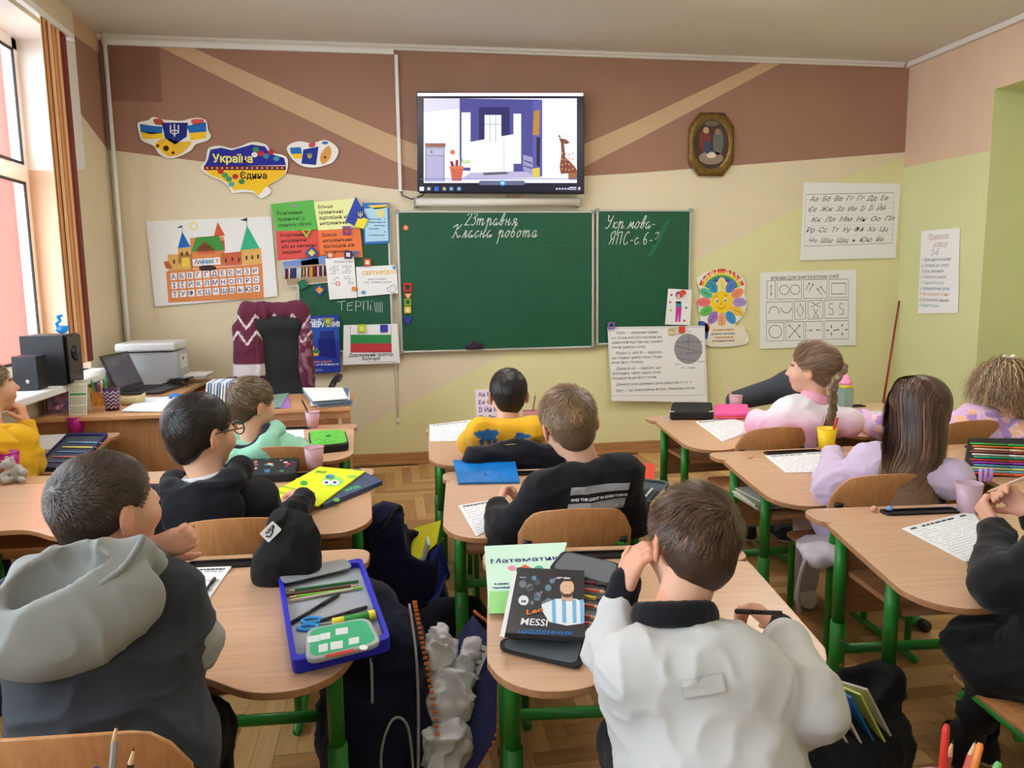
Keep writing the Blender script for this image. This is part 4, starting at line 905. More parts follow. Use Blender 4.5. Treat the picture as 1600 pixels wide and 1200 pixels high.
s.rect(548, 509, 611, 523, (244, 244, 246)); s.rect(548, 523, 611, 536.5, (52, 140, 80)); s.rect(548, 536.5, 612, 550.5, (196, 62, 66)); s.line([(547.5, 509), (547.5, 550.5), (612, 550.5), (611, 509)], .6, (120, 120, 120)); s.text('Державний прапор', 580, 556.5, 5, DKT, 'CENTER', bold=.15); s.text('Болгарії', 580, 562.5, 5, DKT, 'CENTER', bold=.15); s.rect(574, 565, 621, 565.8, (140, 140, 140)); s.done()
# right side of the wall
s = Sheet('circle_poster', 'white geometry poster about the circle with a grey disc diagram', 'poster', [(949, 511), (1101, 509), (1104, 628), (955, 626)], off=.045, tilt=1.4)
s.line([(952, 513), (1100, 511), (1101, 617), (954, 618)], .5, (110, 110, 110), True)
tx = (60, 60, 66)
for i, (t, x_) in enumerate((('Коло — замкнена крива,', 963), ('усі точки якої розташовані на', 955), ('однаковій відстані від заданої', 955), ('точки (центра кола).', 955), ('', 0), ('Радіус (r, або R) — відрізок,', 962), ('що з’єднує центр кола з будь-', 955), ('якою його точкою.', 955), ('', 0), ('Діаметр (d) — відрізок, що', 962), ('проходить через центр кола,', 955), ('поєднуючи дві його точки.', 955))):
    if t: s.text(t, x_, (522, 530, 537, 544.6, 0, 553.6, 561, 568.4, 0, 578, 585.4, 592.8)[i], 4.2, tx, shear=.15, bold=.04, sx=1.0)
s.text('Діаметр кола дорівнює двом радіусам: d = 2 · r.', 962, 602.3, 4.0, tx, bold=.04, sx=1.0); s.text('Круг — це геометрична фігура, обмежена колом.', 962, 611.8, 4.0, tx, bold=.04, sx=1.0)
s.ell(1075, 545, 22, 23.5, (150, 150, 154), 32); s.up(); s.line([(1075, 521), (1075, 545)], .6, tx); s.line([(1054, 540), (1097, 551)], .6, tx); s.line([(1056, 559), (1092, 565)], .6, tx); s.text('OF — діаметр', 1057, 536, 2.8, tx, sx=.9); s.text('OM — радіус', 1078, 535, 2.8, tx, sx=.9); s.text('O — центр кола', 1062, 553, 2.8, tx); s.text('AC — хорда', 1063, 576, 3.0, tx); s.text('N', 1076, 519.5, 3, tx); s.text('коло', 1092, 566, 2.8, tx); s.text('дуга', 1054, 570, 2.8, tx); s.done()
s = Sheet('child_drawing', 'felt pen drawing of a girl in pink trousers on the right wing', 'drawing', [(1044, 451), (1081, 453), (1078, 508), (1039, 507)], off=.05)
s.poly([(1056, 480), (1065, 480), (1063, 503), (1060, 503), (1060, 488), (1058, 503), (1055, 503)], (200, 60, 170)); s.poly([(1056, 471), (1064, 471), (1065, 480), (1056, 480)], (70, 150, 170)); s.poly([(1056, 471), (1064, 471), (1064, 474), (1056, 474)], (150, 200, 90)); s.ell(1060, 461, 4.5, 6, (150, 80, 170)); s.up(); s.ell(1060, 463, 2.6, 3.6, (226, 190, 170)); s.ell(1067, 457, 5, 4, (226, 70, 50))
for x_, y_, c_ in ((1049, 461, (190, 50, 70)), (1047, 472, (190, 60, 120)), (1072, 481, (80, 100, 170)), (1069, 501, (200, 50, 60)), (1048, 485, (210, 180, 80))): s.ell(x_, y_, 1.8, 1.8, c_, 8)
rr = random.Random(9)
for j in range(60): s.ell(1042+rr.random()*34, 456+rr.random()*48, .35, .35, (90, 90, 110), 4)
s.done()
s = Sheet('class_flower_board', 'sun flower class board with rainbow and petals', 'wall board', blob([(1088, 438), (1100, 427), (1126, 420), (1150, 427), (1164, 440), (1162, 458), (1167, 472), (1160, 494), (1148, 508), (1166, 520), (1164, 538), (1108, 541), (1098, 526), (1088, 516), (1094, 500), (1090, 476), (1094, 456)]), M_CARD, .014, .006)
for rr_, cc in ((38, (214, 70, 56)), (34.5, (236, 150, 60)), (31.5, (240, 214, 80)), (28.5, (80, 170, 90)), (25.5, (60, 110, 190)), (22, (90, 60, 150)), (19, (236, 236, 240))):
    s.poly([(1127+rr_*math.cos(a), 458-rr_*math.sin(a)) for a in np.linspace(.35, math.pi-.35, 15)]+[(1127, 458)], cc).up()
pc = [(244, 226, 130), (96, 130, 206), (236, 150, 110), (178, 150, 214), (240, 196, 80), (70, 150, 210), (240, 170, 130), (160, 120, 200), (110, 190, 90), (240, 120, 120), (100, 190, 150), (60, 150, 180)]
for j in range(12):
    a = math.pi/2-j*math.pi/6; cx, cy = 1127+28*math.cos(a), 472-28*math.sin(a); d_ = Vector((math.cos(a), -math.sin(a))); e_ = Vector((-d_.y, d_.x))
    s.poly([(cx+d_.x*11*math.cos(t)+e_.x*7*math.sin(t), cy+d_.y*11*math.cos(t)+e_.y*7*math.sin(t)) for t in np.linspace(0, 6.283, 14, endpoint=False)], pc[j]); s.line([(cx-d_.x*6, cy-d_.y*6), (cx+d_.x*6, cy+d_.y*6)], .7, (250, 246, 240))
s.up(); s.ell(1127, 472, 17.5, 17.5, (250, 210, 50), 28); s.up(); s.ell(1119.5, 470, 2.6, 3.4, (250, 250, 250)); s.ell(1133, 469, 2.6, 3.4, (250, 250, 250)); s.up(); s.ell(1119.8, 470.4, 1.3, 2.2, (40, 60, 50)); s.ell(1132.6, 469.4, 1.3, 2.2, (40, 60, 50)); s.line([(1120, 479), (1124, 482.5), (1129, 482.5), (1133, 478)], .9, (150, 80, 30)); s.ell(1126, 475, 2, 1.5, (236, 150, 60)); s.line([(1116, 463), (1121, 462)], .8, (120, 80, 30)); s.line([(1131, 461), (1136, 462)], .8, (120, 80, 30))
s.poly([(1106, 509), (1163, 509), (1163, 536), (1106, 539)], (240, 230, 206)).up(); s.text('усі вони люблять', 1113, 517, 3.2, (190, 80, 70), bold=.15); s.text('дружити, навчатися,', 1110, 523, 3.2, (60, 110, 170), bold=.15, sx=.95); s.text('подорожувати,', 1116, 528.5, 3.2, (200, 100, 60), bold=.15); s.text('експериментувати', 1112, 534, 3.2, (130, 70, 140), bold=.15, sx=.95)
for j, ch in enumerate('НАШІ ДІТИ'):
    a = math.pi-.62-j*(math.pi-1.24)/8; cx, cy = 1127+34.6*math.cos(a), 458-34.6*math.sin(a); s.text(ch, cx, cy+2.6, 6, (250, 246, 230), 'CENTER', bold=.3)
s.poly(blob([(1090, 504), (1098, 502), (1106, 510), (1104, 530), (1096, 520)]), (60, 90, 170)); s.ell(1104, 512, 4, 7, (210, 80, 60)); s.done()
s = Sheet('cursive_poster', 'white poster with handwritten cursive alphabet, upper right wall', 'poster', [(1256, 285), (1407, 287), (1398, 403), (1249, 407)], tilt=.8)
s.line([(1259, 304), (1397, 301), (1393, 380), (1256, 385)], .7, (70, 80, 90), True)
for i in range(9): s.line([(1259, 312+i*8.2), (1395, 309+i*8.2)], .25, (150, 160, 170))
for i, (t, x_) in enumerate((('Аа  Бб  Вв  Гг  Ґґ  Дд  Ее', 1264), ('Єє  Жж  Зз  Ии  Іі  Її  Йй', 1261), ('Кк  Лл  Мм  Нн  Оо  Пп', 1266), ('Рр  Сс  Тт  Уу  Фф  Хх  Цц', 1258), ('Чч  Шш  Щщ  ь  Юю  Яя', 1261))): s.text(t, x_, 315+i*16.2, 8.2, (50, 54, 60), shear=.42, to=(x_+60, 314+i*16.2), sx=1.06 if i != 2 else 1.2)
s.done()
s = Sheet('eye_exercise_poster', 'white poster with black eye exercise diagrams', 'poster', [(1188, 426), (1338, 421), (1336, 539), (1186, 545)], tilt=.8)
K_ = (50, 52, 56); s.text('ВПРАВИ ДЛЯ ЗНЯТТЯ ВТОМИ ОЧЕЙ', 1204, 437.5, 5, K_, to=(1300, 434.5), bold=.08, sx=.98)
def cell(x0, y0, x1, y1): s.line([(x0, y0), (x1, y0-.6), (x1, y1-.6), (x0, y1)], .8, K_, True)
for c_ in ((1198, 439, 1211, 468), (1214, 438, 1252, 467.5), (1255, 437, 1292, 466.5), (1295, 436.5, 1325, 465), (1197, 472, 1238, 501), (1241, 471, 1258, 499), (1262, 470, 1285, 498.5), (1288, 469, 1325, 497.5), (1197, 504, 1224, 533), (1227, 503, 1255, 532), (1258, 502.5, 1285, 531), (1288, 501.5, 1325, 530)): cell(*c_)
def ar(a, b, two=False):
    s.line([a, b], .9, K_); d_ = (Vector(b)-Vector(a)).normalized(); e_ = Vector((-d_.y, d_.x)); q = Vector(b); s.poly([tuple(q), tuple(q-d_*3.2+e_*1.4), tuple(q-d_*3.2-e_*1.4)], K_)
    if two: ar(b, a)
def cl_(x, y, r, w=.9): s.line(circ(x, y, r, 22), w, K_, True)
ar((1204.5, 462), (1204.5, 445), True); cl_(1225, 453, 7.5); cl_(1242, 452.5, 7.5); ar((1258, 454), (1265, 441)); ar((1264, 455), (1271, 443)); ar((1284, 461), (1276, 450)); ar((1290, 459), (1281, 447)); s.line([(1299, 443), (1321, 442.5), (1321, 459), (1299, 459.5)], 1.1, K_, True)
s.line([(1201+8*(1-math.cos(t)), 490-11*math.sin(t)) for t in np.linspace(0, math.pi, 12)], 1, K_); s.line([(1220+8*(1-math.cos(t)), 480+9*math.sin(t)) for t in np.linspace(0, math.pi, 12)], 1, K_); s.line([(1249.5, 474), (1255, 485), (1249.5, 496), (1244.5, 485)], 1, K_, True); s.line([(1267, 472), (1281, 480), (1281, 472), (1267, 480)], 1, K_, True); s.line([(1270, 496), (1278, 496), (1270, 482), (1278, 482)], 1, K_, True)
for x_ in (1297, 1313): s.line([(x_+4, 475), (x_-1, 474), (x_-2, 481), (x_+4, 484), (x_+4, 491), (x_-3, 491)], 1, K_)
cl_(1210.5, 518, 10); ar((1241, 517), (1250, 507)); ar((1241, 517), (1231, 507)); ar((1241, 517), (1250, 528)); ar((1241, 517), (1231, 528)); ar((1260, 516), (1269, 516)); ar((1283, 515.5), (1274, 515.5))
for a in range(4): t = a*math.pi/2+.0; ar((1298+9*math.cos(t), 516+9*math.sin(t)), (1298+3*math.cos(t), 516+3*math.sin(t))); ar((1315+4*math.cos(t), 515+4*math.sin(t)), (1315+9*math.cos(t), 515+9*math.sin(t)))
s.done()
def on_right(px, py): return onX(px, py, R0-.006)
rp_ = [on_right(*p) for p in ((1440, 361), (1500, 356), (1497, 489), (1434, 490))]
yy = sum(p.y for p in rp_)/4; zt = max(p.z for p in rp_)
ru = thing('class_rules', 'narrow white sheet of coloured handwritten class rules on the right wall', 'paper', (R0-.006, yy, zt), (math.radians(90), 0, math.radians(-90)))
o_ = [(-(p.y-yy), p.z-zt) for p in rp_]; MB().prism(o_ if o_[0][0] > o_[1][0] else o_[::-1], 0, .001).ob('sheet', M_PAPER, ru)
wR = abs(o_[1][0]-o_[0][0]); k = Ink(.0003, .0016); xl = min(p[0] for p in o_)+.02
for i, (t, c_, dx, sz) in enumerate((('Правила', (190, 150, 140), .05, .06), ('класу', (190, 150, 140), .12, .06), ('2-Б', (170, 160, 170), .10, .065), ('1 Приходити вчасно', (70, 70, 100), 0, .036), ('2 Готовий до уроку', (80, 80, 110), 0, .036), ('3 Бути уважним', (90, 90, 120), 0, .036), ('4 Поважати інших', (150, 130, 150), 0, .036), ('5 Піднімати руку', (110, 170, 170), 0, .036), ('6 Працювати на уроці', (60, 90, 160), 0, .034), ('7 Не говорити гучно', (210, 90, 90), 0, .036), ('8 Допомагати іншим', (80, 80, 120), 0, .036), ('9 Берегти речі', (90, 160, 160), 0, .036))):
    k.text(t, xl+dx, -.075-(i*.058 if i < 3 else .03+i*.044), sz, c_, .35, sx=.9)
k.ob('handwriting', ru)
pq0, pq1 = onY(1405, 470, ROOM_B-.03), onY(1376, 655, ROOM_B-.10); dr = (pq1-pq0); e1 = pq0+dr*((pq0.z-.004)/-dr.z)
ps = thing('wooden_pointer', 'long red wooden pointer leaning against the wall by the posters', 'pointer', tuple(e1)); MB().tube([(0, 0, 0), tuple(pq0-e1)], [.011, .007], 10).ob('stick', mat('red_varnish', (150, 46, 36), .35), ps, True); MB().tube([(0, 0, 0), tuple((pq0-e1)*.03)], .013, 10).ob('tip_cap', M_BLACKP, ps, True)
# magnets, each its own thing
def magnet(px, py, size, shape, rgb, place, off=.056, inner=None, rot=0.):
    p = onY(px, py, ROOM_B-off); r = size/2*PX; t = thing('board_magnet', place, 'magnet', tuple(p), (math.radians(90), 0, 0), 'board magnets')
    n = {'sq': 4, 'tri': 3, 'di': 4, 'ro': 16}[shape]; a0 = {'sq': math.pi/4, 'tri': -math.pi/2, 'di': 0, 'ro': 0}[shape]+rot; q = 1.3 if n < 5 else 1
    o = [(r*q*math.cos(a0+2*math.pi*i/n), r*q*math.sin(a0+2*math.pi*i/n)) for i in range(n)]; ii = [(x*.55, y*.55) for x, y in o]
    v = [(x, y, 0) for x, y in o]+[(x, y, .008) for x, y in o]+[(x, y, .008) for x, y in ii]+[(x, y, 0) for x, y in ii]
    f = [(b*n+i, b*n+(i+1) % n, (b+1) % 4*n+(i+1) % n, (b+1) % 4*n+i) for b in range(4) for i in range(n)]
    mesh_obj('rim', v, f, rgbmat('magnet_%d_%d_%d' % rgb, rgb, .35), t, bevel=.001)
    if inner: MB().prism(ii, 0, .005).ob('centre', rgbmat('magnet_%d_%d_%d' % inner, inner, .4), t)
for a in ((479, 363, 13, 'tri', (150, 214, 70), 'green triangle magnet on the red and green sheets'), (542, 360, 13, 'sq', (130, 60, 150), 'purple square magnet between yellow and orange sheets'), (487, 395, 15, 'di', (40, 90, 160), 'blue diamond letter magnet on the red sheet', .056, (236, 220, 100)), (473, 444, 13, 'sq', (20, 110, 80), 'dark green square magnet under the group photo', .056, (30, 120, 86), .4), (499, 453, 16, 'di', (30, 80, 130), 'diamond magnet with orange centre below the group photo', .04, (240, 160, 50)), (544, 398, 12, 'sq', (50, 36, 90), 'dark violet square magnet above the lesson list', .06, (230, 220, 220)), (556, 396, 11, 'tri', (60, 130, 190), 'blue triangle magnet right of the violet magnet'), (574, 410, 12, 'sq', (190, 70, 40), 'red brown square magnet above the award certificate', .056, (240, 230, 200)), (516, 399, 8, 'ro', (240, 160, 130), 'pale orange round magnet left above the lesson list', .056, (250, 220, 190)), (553, 451, 7, 'ro', (240, 160, 60), 'orange round magnet at the lesson list corner', .06, (230, 120, 40)), (477, 502, 12, 'tri', (200, 190, 70), 'olive triangle magnet on the blue poster'), (512, 502, 12, 'sq', (150, 160, 60), 'olive square magnet on the blue poster', .056, (200, 210, 120)), (565, 513, 13, 'sq', (190, 206, 60), 'lime square magnet on the flag poster', .058, (226, 236, 120)), (600, 513, 12, 'sq', (40, 50, 170), 'blue square magnet on the flag poster', .058, (60, 70, 190)), (634, 356, 8, 'ro', (240, 120, 70), 'orange round magnet at the top left of the main blackboard', .04, (250, 190, 150)),
          (637, 449, 14, 'sq', (190, 40, 44), 'red square magnet, top of the column on the main blackboard', .04), (637.5, 462, 11, 'tri', (226, 120, 60), 'orange triangle magnet, second in the column', .04, (240, 220, 180)), (637, 472, 11, 'sq', (140, 170, 60), 'green square magnet, third in the column', .04, (30, 90, 50)), (637, 484, 11, 'sq', (220, 196, 70), 'yellow square magnet, fourth in the column', .04, (240, 226, 190)), (637, 500, 15, 'tri', (40, 50, 140), 'navy triangle magnet, bottom of the column', .04, (50, 60, 150)), (955, 509, 12, 'sq', (130, 90, 170), 'violet square magnet at the circle poster corner', .058), (1049, 517, 12, 'sq', (220, 200, 130), 'straw square magnet on the circle poster', .058), (1065, 515, 11, 'sq', (226, 84, 50), 'red square magnet on the circle poster', .058, (236, 90, 56)), (1065, 459, 10, 'tri', (226, 80, 50), 'red triangle magnet on the child drawing', .058, (236, 90, 56))):
    magnet(*a)
bs = thing('blackboard_sponge', 'dark crumpled cleaning rag on the ledge of the main blackboard', 'rag', tuple(onY(741, 541, ROOM_B-.06)))
s = SDF(); s.cone((-.05, 0, 0), (.05, 0, .0), .018, .02, .02); s.cone((-.02, 0, .01), (.0, 0, .035), .015, .012, .02); s.cone((.03, 0, 0), (.05, .0, .02), .012, .01, .02)
V, Q = snet(s, .006); qmesh('cloth', [(V+.01*(noise3(V*60)[:, None]-.5), Q, A(lin((60, 40, 64))))], M_CLOTH, bs)
so = thing('wall_socket_cord', 'pull cord with small plug hanging on the wall below the blackboard', 'cord', tuple(onY(622, 655, ROOM_B-.01)))
MB().tube([(-.02, 0, .5), (-.004, 0, .02), (0, 0, 0), (.004, 0, .02), (.012, 0, .5)], .0018, 6).ob('cord', mat('grey_cable', (120, 115, 110), .6), so); MB().box((0, -.004, -.005), (.022, .014, .03)).ob('plug', M_WHITE, so, bevel=.003)
# ------------------------------------------------------------------ the pupils
def d3(px, py, d): return A(dep(px, py, d))
def fabric(s, vs, rgb, amp=.006, seed=0, sc=(9, 9, 16), smooth=1, colfn=None):
    V, Q = snet(s, vs, smooth=smooth); N = vnormals(V, Q)
    if amp: V = folds(V, N, amp, seed, sc)
    c = np.tile(A(lin(rgb)), (len(V), 1))
    if colfn is not None: c = colfn(V, c)
    return V, Q, c
class Kid:
    def __init__(k, label, H, yaw, pitch, roll, N, Pv, sL, sR, sc=1.04, skin=SKIN, vs=.008, name='person'):
        k.H, k.N, k.Pv, k.sL, k.sR, k.sc, k.vs, k.skin = A(H), A(N), A(Pv), A(sL), A(sR), sc, vs, skin
        k.R = rot_head(yaw, pitch, roll); k.root = thing(name, label, 'person', (float(Pv[0]), float(Pv[1]), 0), group='pupils in class')
        k.up = unit(k.N-k.Pv); lat = k.sR-k.sL; lat = unit(lat-k.up*np.dot(lat, k.up)); k.lat = lat; k.fwd = np.cross(k.up, lat)
        k.T = np.stack([k.lat, k.fwd, k.up], 1); k.arms = {}; k.hands = []; k.skin_parts = []
    def par(k, o):   # keep world place under the root
        o.parent = k.root; o.matrix_parent_inverse = Matrix.Translation(-k.root.location); return o
    def torso(k, s, i=0., belly=0., low=True):
        D = lambda t: k.Pv+(k.N-k.Pv)*t
        ln = float(np.linalg.norm(k.N-k.Pv)); cz = min(.155, .40*ln)
        s.ell(D(.56), A([.108+i, .078+i, cz+i*.3]), k.T); s.ell(D(.30), A([.102+belly, .084+belly, .13])+i, k.T, .05)
        if low: s.ell(k.Pv, A([.122, .105, .095])+i, k.T, .05)
        s.ell(D(.66), A([.128+i*.8, .066+i, .10]), k.T, .06)
        s.cone(k.sL, k.sR, .040+i*.7, .040+i*.7, .04)
        for sh in (k.sL, k.sR): s.cone(k.N-k.up*.045, sh, .036+i*.5, .038+i*.5, .03)
        return s
    def sleeve(k, s, side, r=(.058, .052, .036), bag=0., end=.9):
        sh = k.sL if side == 'L' else k.sR; el, wr = k.arms[side][:2]; e = el+(wr-el)*end
        s.cone(sh, el, r[0], r[1], .03); s.cone(el, e, r[1], r[2], .025)
        if bag: s.ell(el+(e-el)*.35-A([0, 0, .012]), A([bag, bag, bag]), None, .04)
        return s
    def arm(k, side, el, wr): k.arms[side] = (A(el), A(wr))
    def hand(k, side, f, n, thumb_side, **kw):
        s = SDF(); el, wr = k.arms[side]; s.cone(wr-unit(wr-el)*.05, wr+unit(A(f))*.006, .0235, .0215, .01)
        hand_sdf(s, wr, f, n, thumb_side, sc=kw.pop('sc', .98), **kw); k.hands.append(s)
    def legs(k, knees=None, feet=None, spread=.075, fwd=.30):
        hp = [k.Pv-k.lat*spread*.9, k.Pv+k.lat*spread*.9]; f = A([k.fwd[0], k.fwd[1], 0]); f = unit(f)
        k.kn = knees or [A([h[0]+f[0]*fwd+s*.03, h[1]+f[1]*fwd, .40]) for h, s in zip(hp, (-1, 1))]
        k.ft = feet or [A([q[0], q[1]+.02, .07]) for q in k.kn]; k.hp = hp
    def body(k):
        s = SDF(); k.torso(s, -.012)
        for side, (el, wr) in k.arms.items():
            sh = k.sL if side == 'L' else k.sR; s.cone(sh, el, .038, .033, .02); s.cone(el, wr, .033, .022, .02)
        for h, q, f in zip(k.hp, k.kn, k.ft): s.cone(h, q, .068, .05, .03); s.cone(q, f, .046, .032, .03)
        parts = []
        V, Q = snet(s, .011); parts.append((V, Q, A(lin(k.skin))))
        h = head_sdf(k.H, k.R, k.N, k.sc); V, Q = snet(h, k.vs*.62); parts.append((V, Q, head_cols(V, k.H, k.R, k.sc, k.skin)))
        for s in k.hands:
            V, Q = snet(s, .0034 if k.vs < .009 else .0045); c = np.tile(A(lin(k.skin))*A([1, .9, .88]), (len(V), 1)); parts.append((V, Q, c))
        k.par(qmesh('body', parts, M_SKIN, None))
    def cloth(k, name, parts, label=None):
        o = k.par(qmesh(name, parts, M_CLOTH, None))
        if label: o['label'] = label
        return o
    def trousers(k, rgb, shoes=(40, 40, 46), seed=3):
        s = SDF(); s.ell(k.Pv-A([0, 0, .01]), A([.138, .118, .095]), k.T)
        for h, q, f in zip(k.hp, k.kn, k.ft): s.cone(h, q, .08, .064, .04); s.cone(q, f+A([0, 0, .02]), .060, .046, .03)
        k.cloth('trousers', [fabric(s, .011, rgb, .006, seed)])
        for f in k.ft:
            s = SDF(); s.cone(f+A([0, -.03, -.035]), f+A([0, .10, -.042]), .034, .03, .02); s.cone(f+A([0, -.02, -.01]), f+A([0, 0, .03]), .036, .04, .02)
            s.cut([0, 0, -1], -.004, .006); V, Q = snet(s, .009); c = np.tile(A(lin(shoes)), (len(V), 1)); c[V[:, 2] < .022] = lin((225, 225, 222)); k.cloth('shoe', [(V, Q, c)])
    def collar(k, rgb, r=.056, w=.014, tiltf=.0, name='collar', h=.02, up=0.):
        c = k.N+k.up*up; pts = []
        ax = unit(k.up*.9+(k.H-k.N)/np.linalg.norm(k.H-k.N)*.4); u = unit(np.cross(ax, A([0, 1, 0]))); w_ = np.cross(ax, u)
        s = SDF(); P = [c+(u*math.cos(a)*r*1.08+w_*math.sin(a)*r)+ax*(h*.4) for a in np.linspace(0, 2*math.pi, 17)]
        for i in range(16): s.cone(P[i], P[i+1], w, w, .006); s.cone(P[i]-ax*h, P[i+1]-ax*h, w*1.1, w*1.1, .01)
        return k.cloth(name, [fabric(s, .0055, rgb, .0)])
    def cuff(k, side, rgb, r=.034, l=.05, at=.86):
        el, wr = k.arms[side]; d = unit(wr-el); p = el+(wr-el)*at
        s = SDF(); s.cone(p-d*.004, p+d*l, r, r*.9, .01); return k.cloth('cuff', [fabric(s, .006, rgb, .0015, 5)])
def back_print(k, cloth, name, items):
    """print laid on the back of a garment: plane coordinates from the neck point, pressed onto the cloth"""
    from mathutils.bvhtree import BVHTree
    g = [c for c in k.root.children if c.name.split('.')[0] == cloth][-1]; me = g.data; bv = BVHTree.FromPolygons([v.co for v in me.vertices], [tuple(p.vertices) for p in me.polygons])
    ink = Ink(.0006, 0.)
    for it in items:
        if it[0] == 'poly':
            xs = [p[0] for p in it[1]]; ys = [p[1] for p in it[1]]; x0, x1, y0, y1 = min(xs), max(xs), min(ys), max(ys); nx, ny = max(2, int((x1-x0)/.008)), max(1, int((y1-y0)/.008))
            sl = it[3] if len(it) > 3 else 0.
            P = [(x0+(x1-x0)*i/nx, y0+(y1-y0)*j/ny+sl*(x0+(x1-x0)*i/nx)) for j in range(ny+1) for i in range(nx+1)]
            ink.raw(P, [(j*(nx+1)+i, j*(nx+1)+i+1, (j+1)*(nx+1)+i+1, (j+1)*(nx+1)+i) for j in range(ny) for i in range(nx)], it[2])
        else: ink.text(it[1], it[2], it[3], it[4], it[5], bold=.0005, rot=it[6])
        ink.up()
    out = []
    for (x, y, z) in ink.v:
        o = Vector(k.N+k.lat*x+k.up*y-k.fwd*.5); h = bv.ray_cast(o, Vector(k.fwd)); p = h[0] if h[0] is not None else o+Vector(k.fwd)*.4; out.append(p-Vector(k.fwd)*(.0035+z))
    k.par(mesh_obj(name, out, ink.f, attr_mat('printed_ink', .7, spec=.25), None, cols=np.array(ink.c, dtype=np.float32)))
# --- 1. white sweater, centre foreground
k = Kid('child in white sweater with black collar, back to camera, nearest in the centre', d3(1081, 848, 1.44), 6, 14, 9, d3(1056, 972, 1.37), (.52, 1.13, .47), d3(988, 1050, 1.31), d3(1160, 1050, 1.31), vs=.007, sc=.98)
k.arm('L', d3(950, 1012, 1.47), d3(972, 930, 1.48)); k.arm('R', d3(1266, 1102, 1.32), d3(1220, 984, 1.50)); k.legs()
k.hand('L', d3(992, 875, 1.46)-d3(972, 930, 1.48), A([.9, .1, -.2]), 1, curl=(.25, .55, .5), thumb_in=.2)
k.hand('R', d3(1168, 942, 1.56)-d3(1220, 984, 1.50), A([-.5, .2, -.8]), -1, curl=(.75, .9, .5), thumb_in=.5)
k.body(); WHT = (206, 206, 204)
s = SDF(); k.torso(s, .026, .010); k.sleeve(s, 'L', (.046, .044, .038), 0, .72); k.sleeve(s, 'R', (.050, .054, .042), .050, .80)
s.ell(k.Pv+A([0, -.01, .05]), A([.145, .125, .12]), k.T, .05)
k.cloth('sweater', [fabric(s, .0060, WHT, .0085, 4, (8, 8, 11), 2)], 'loose white sweatshirt')
for sd in 'LR': k.cuff(sd, (22, 23, 28), .034, .050, .76)
k.collar((20, 21, 26), .056, .015, h=.012, up=.016)
k.trousers((40, 42, 48)); k.par(short_hair(None, k.H, k.R, k.sc, (92, 68, 52), 9000, .030, .013, .30, 21, .28, (.028, -.070, .055), .0016, .005, .35))
KID_W = k
back_print(k, 'sweater', 'back_patch', [('poly', rrect(-.036, -.104, .036, -.074, .005), (192, 192, 191)), ('poly', rrect(-.034, -.102, .034, -.076, .004), (206, 206, 204))])
# --- 2. grey hood, left foreground
k = Kid('child in dark jacket with large light grey hood, chin on fist, left foreground', d3(166, 790, 1.46), -40, -6, 4, d3(156, 888, 1.42), (-.50, 1.34, .47), d3(40, 962, 1.37), d3(262, 936, 1.43), vs=.007, sc=1.0)
k.arm('R', d3(298, 1010, 1.46), d3(236, 858, 1.48)); k.arm('L', (-.75, 1.50, .62), (-.62, 1.66, .63)); k.legs()
k.hand('R', A([.84, -.32, .30]), A([.15, .95, .1]), -1, curl=(.45, 1.45, 1.1), thumb_in=.6, thumb=.9, sc=.92)
k.hand('L', (.8, .5, 0), (0, 0, -1), -1)
k.body(); DK = (52, 56, 62); GR = (150, 152, 148)
s = SDF(); k.torso(s, .036, .018); k.sleeve(s, 'L', (.058, .052, .042), .0); s.cone(k.sR, k.arms['R'][0], .058, .046, .03)
s.ell(k.Pv+A([0, 0, .06]), A([.160, .14, .13]), k.T, .05)
k.cloth('jacket', [fabric(s, .0065, DK, .009, 8, (7, 7, 12), 2)], 'charcoal jacket body')
s = SDF(); el, wr = k.arms['R']; s.cone(k.sR*.3+el*.7, el, .044, .048, .03); s.cone(el, el+(wr-el)*.86, .048, .034, .03)
k.cloth('sleeve', [fabric(s, .0065, (158, 158, 154), .010, 9)], 'light grey right sleeve')
# the hood lies open on the back: a fat collar roll round the neck and a bag with a pocket
b, u_, f_, l_ = k.N, k.up, k.fwd, k.lat
b = b+u_*.012
s = SDF(); ring = [(-.0, .075, -.03), (.060, .035, -.055), (.092, -.035, -.035), (.085, -.095, .0), (0, -.125, .005), (-.085, -.095, .0), (-.105, -.02, .0), (-.070, .05, -.01)]
P = [b+l_*x+f_*y+u_*z for x, y, z in ring]
for i in range(8): s.cone(P[i], P[(i+1) % 8], .027, .027, .02)
s.ell(b-f_*.128-u_*.075-l_*.010, (.138, .056, .092), k.T, .025); s.ell(b-f_*.125-u_*.135-l_*.055, (.080, .042, .048), k.T, .04)
cr_, sr_ = math.cos(.42), math.sin(.42); RT = np.stack([l_*cr_+u_*sr_, f_, -l_*sr_+u_*cr_], 1)
s.sub(b-f_*.190+u_*.004-l_*.030, (.125, .066, .050), RT, .005); s.sub(b-f_*.140-u_*.035-l_*.025, (.082, .030, .066), RT, .005); s.sub(b+u_*.06, (.060, .060, .10), k.T, .02)
k.cloth('hood', [fabric(s, .005, GR, .007, 15, (8, 8, 8), 2)], 'light grey fleece hood lying open on the back')
rim = [b+l_*.105-f_*.135+u_*.025, b+l_*.075-f_*.160-u_*.022, b+l_*.01-f_*.176-u_*.058, b-l_*.06-f_*.172-u_*.088, b-l_*.118-f_*.145-u_*.088]
s = SDF(); rp = [A(p) for p in spline([Vector(p) for p in rim], 4)]
for i in range(len(rp)-1): s.cone(rp[i], rp[i+1], .006, .006, .005)
k.cloth('hood_seam', [fabric(s, .004, (142, 145, 141), .0)])
k.trousers((16, 16, 18), (200, 40, 40)); k.par(short_hair(None, k.H, k.R, k.sc, (74, 58, 46), 13000, .011, .007, .85, 5, .22, (.0, -.075, .055), .0013, .005, .1, fade=.25))
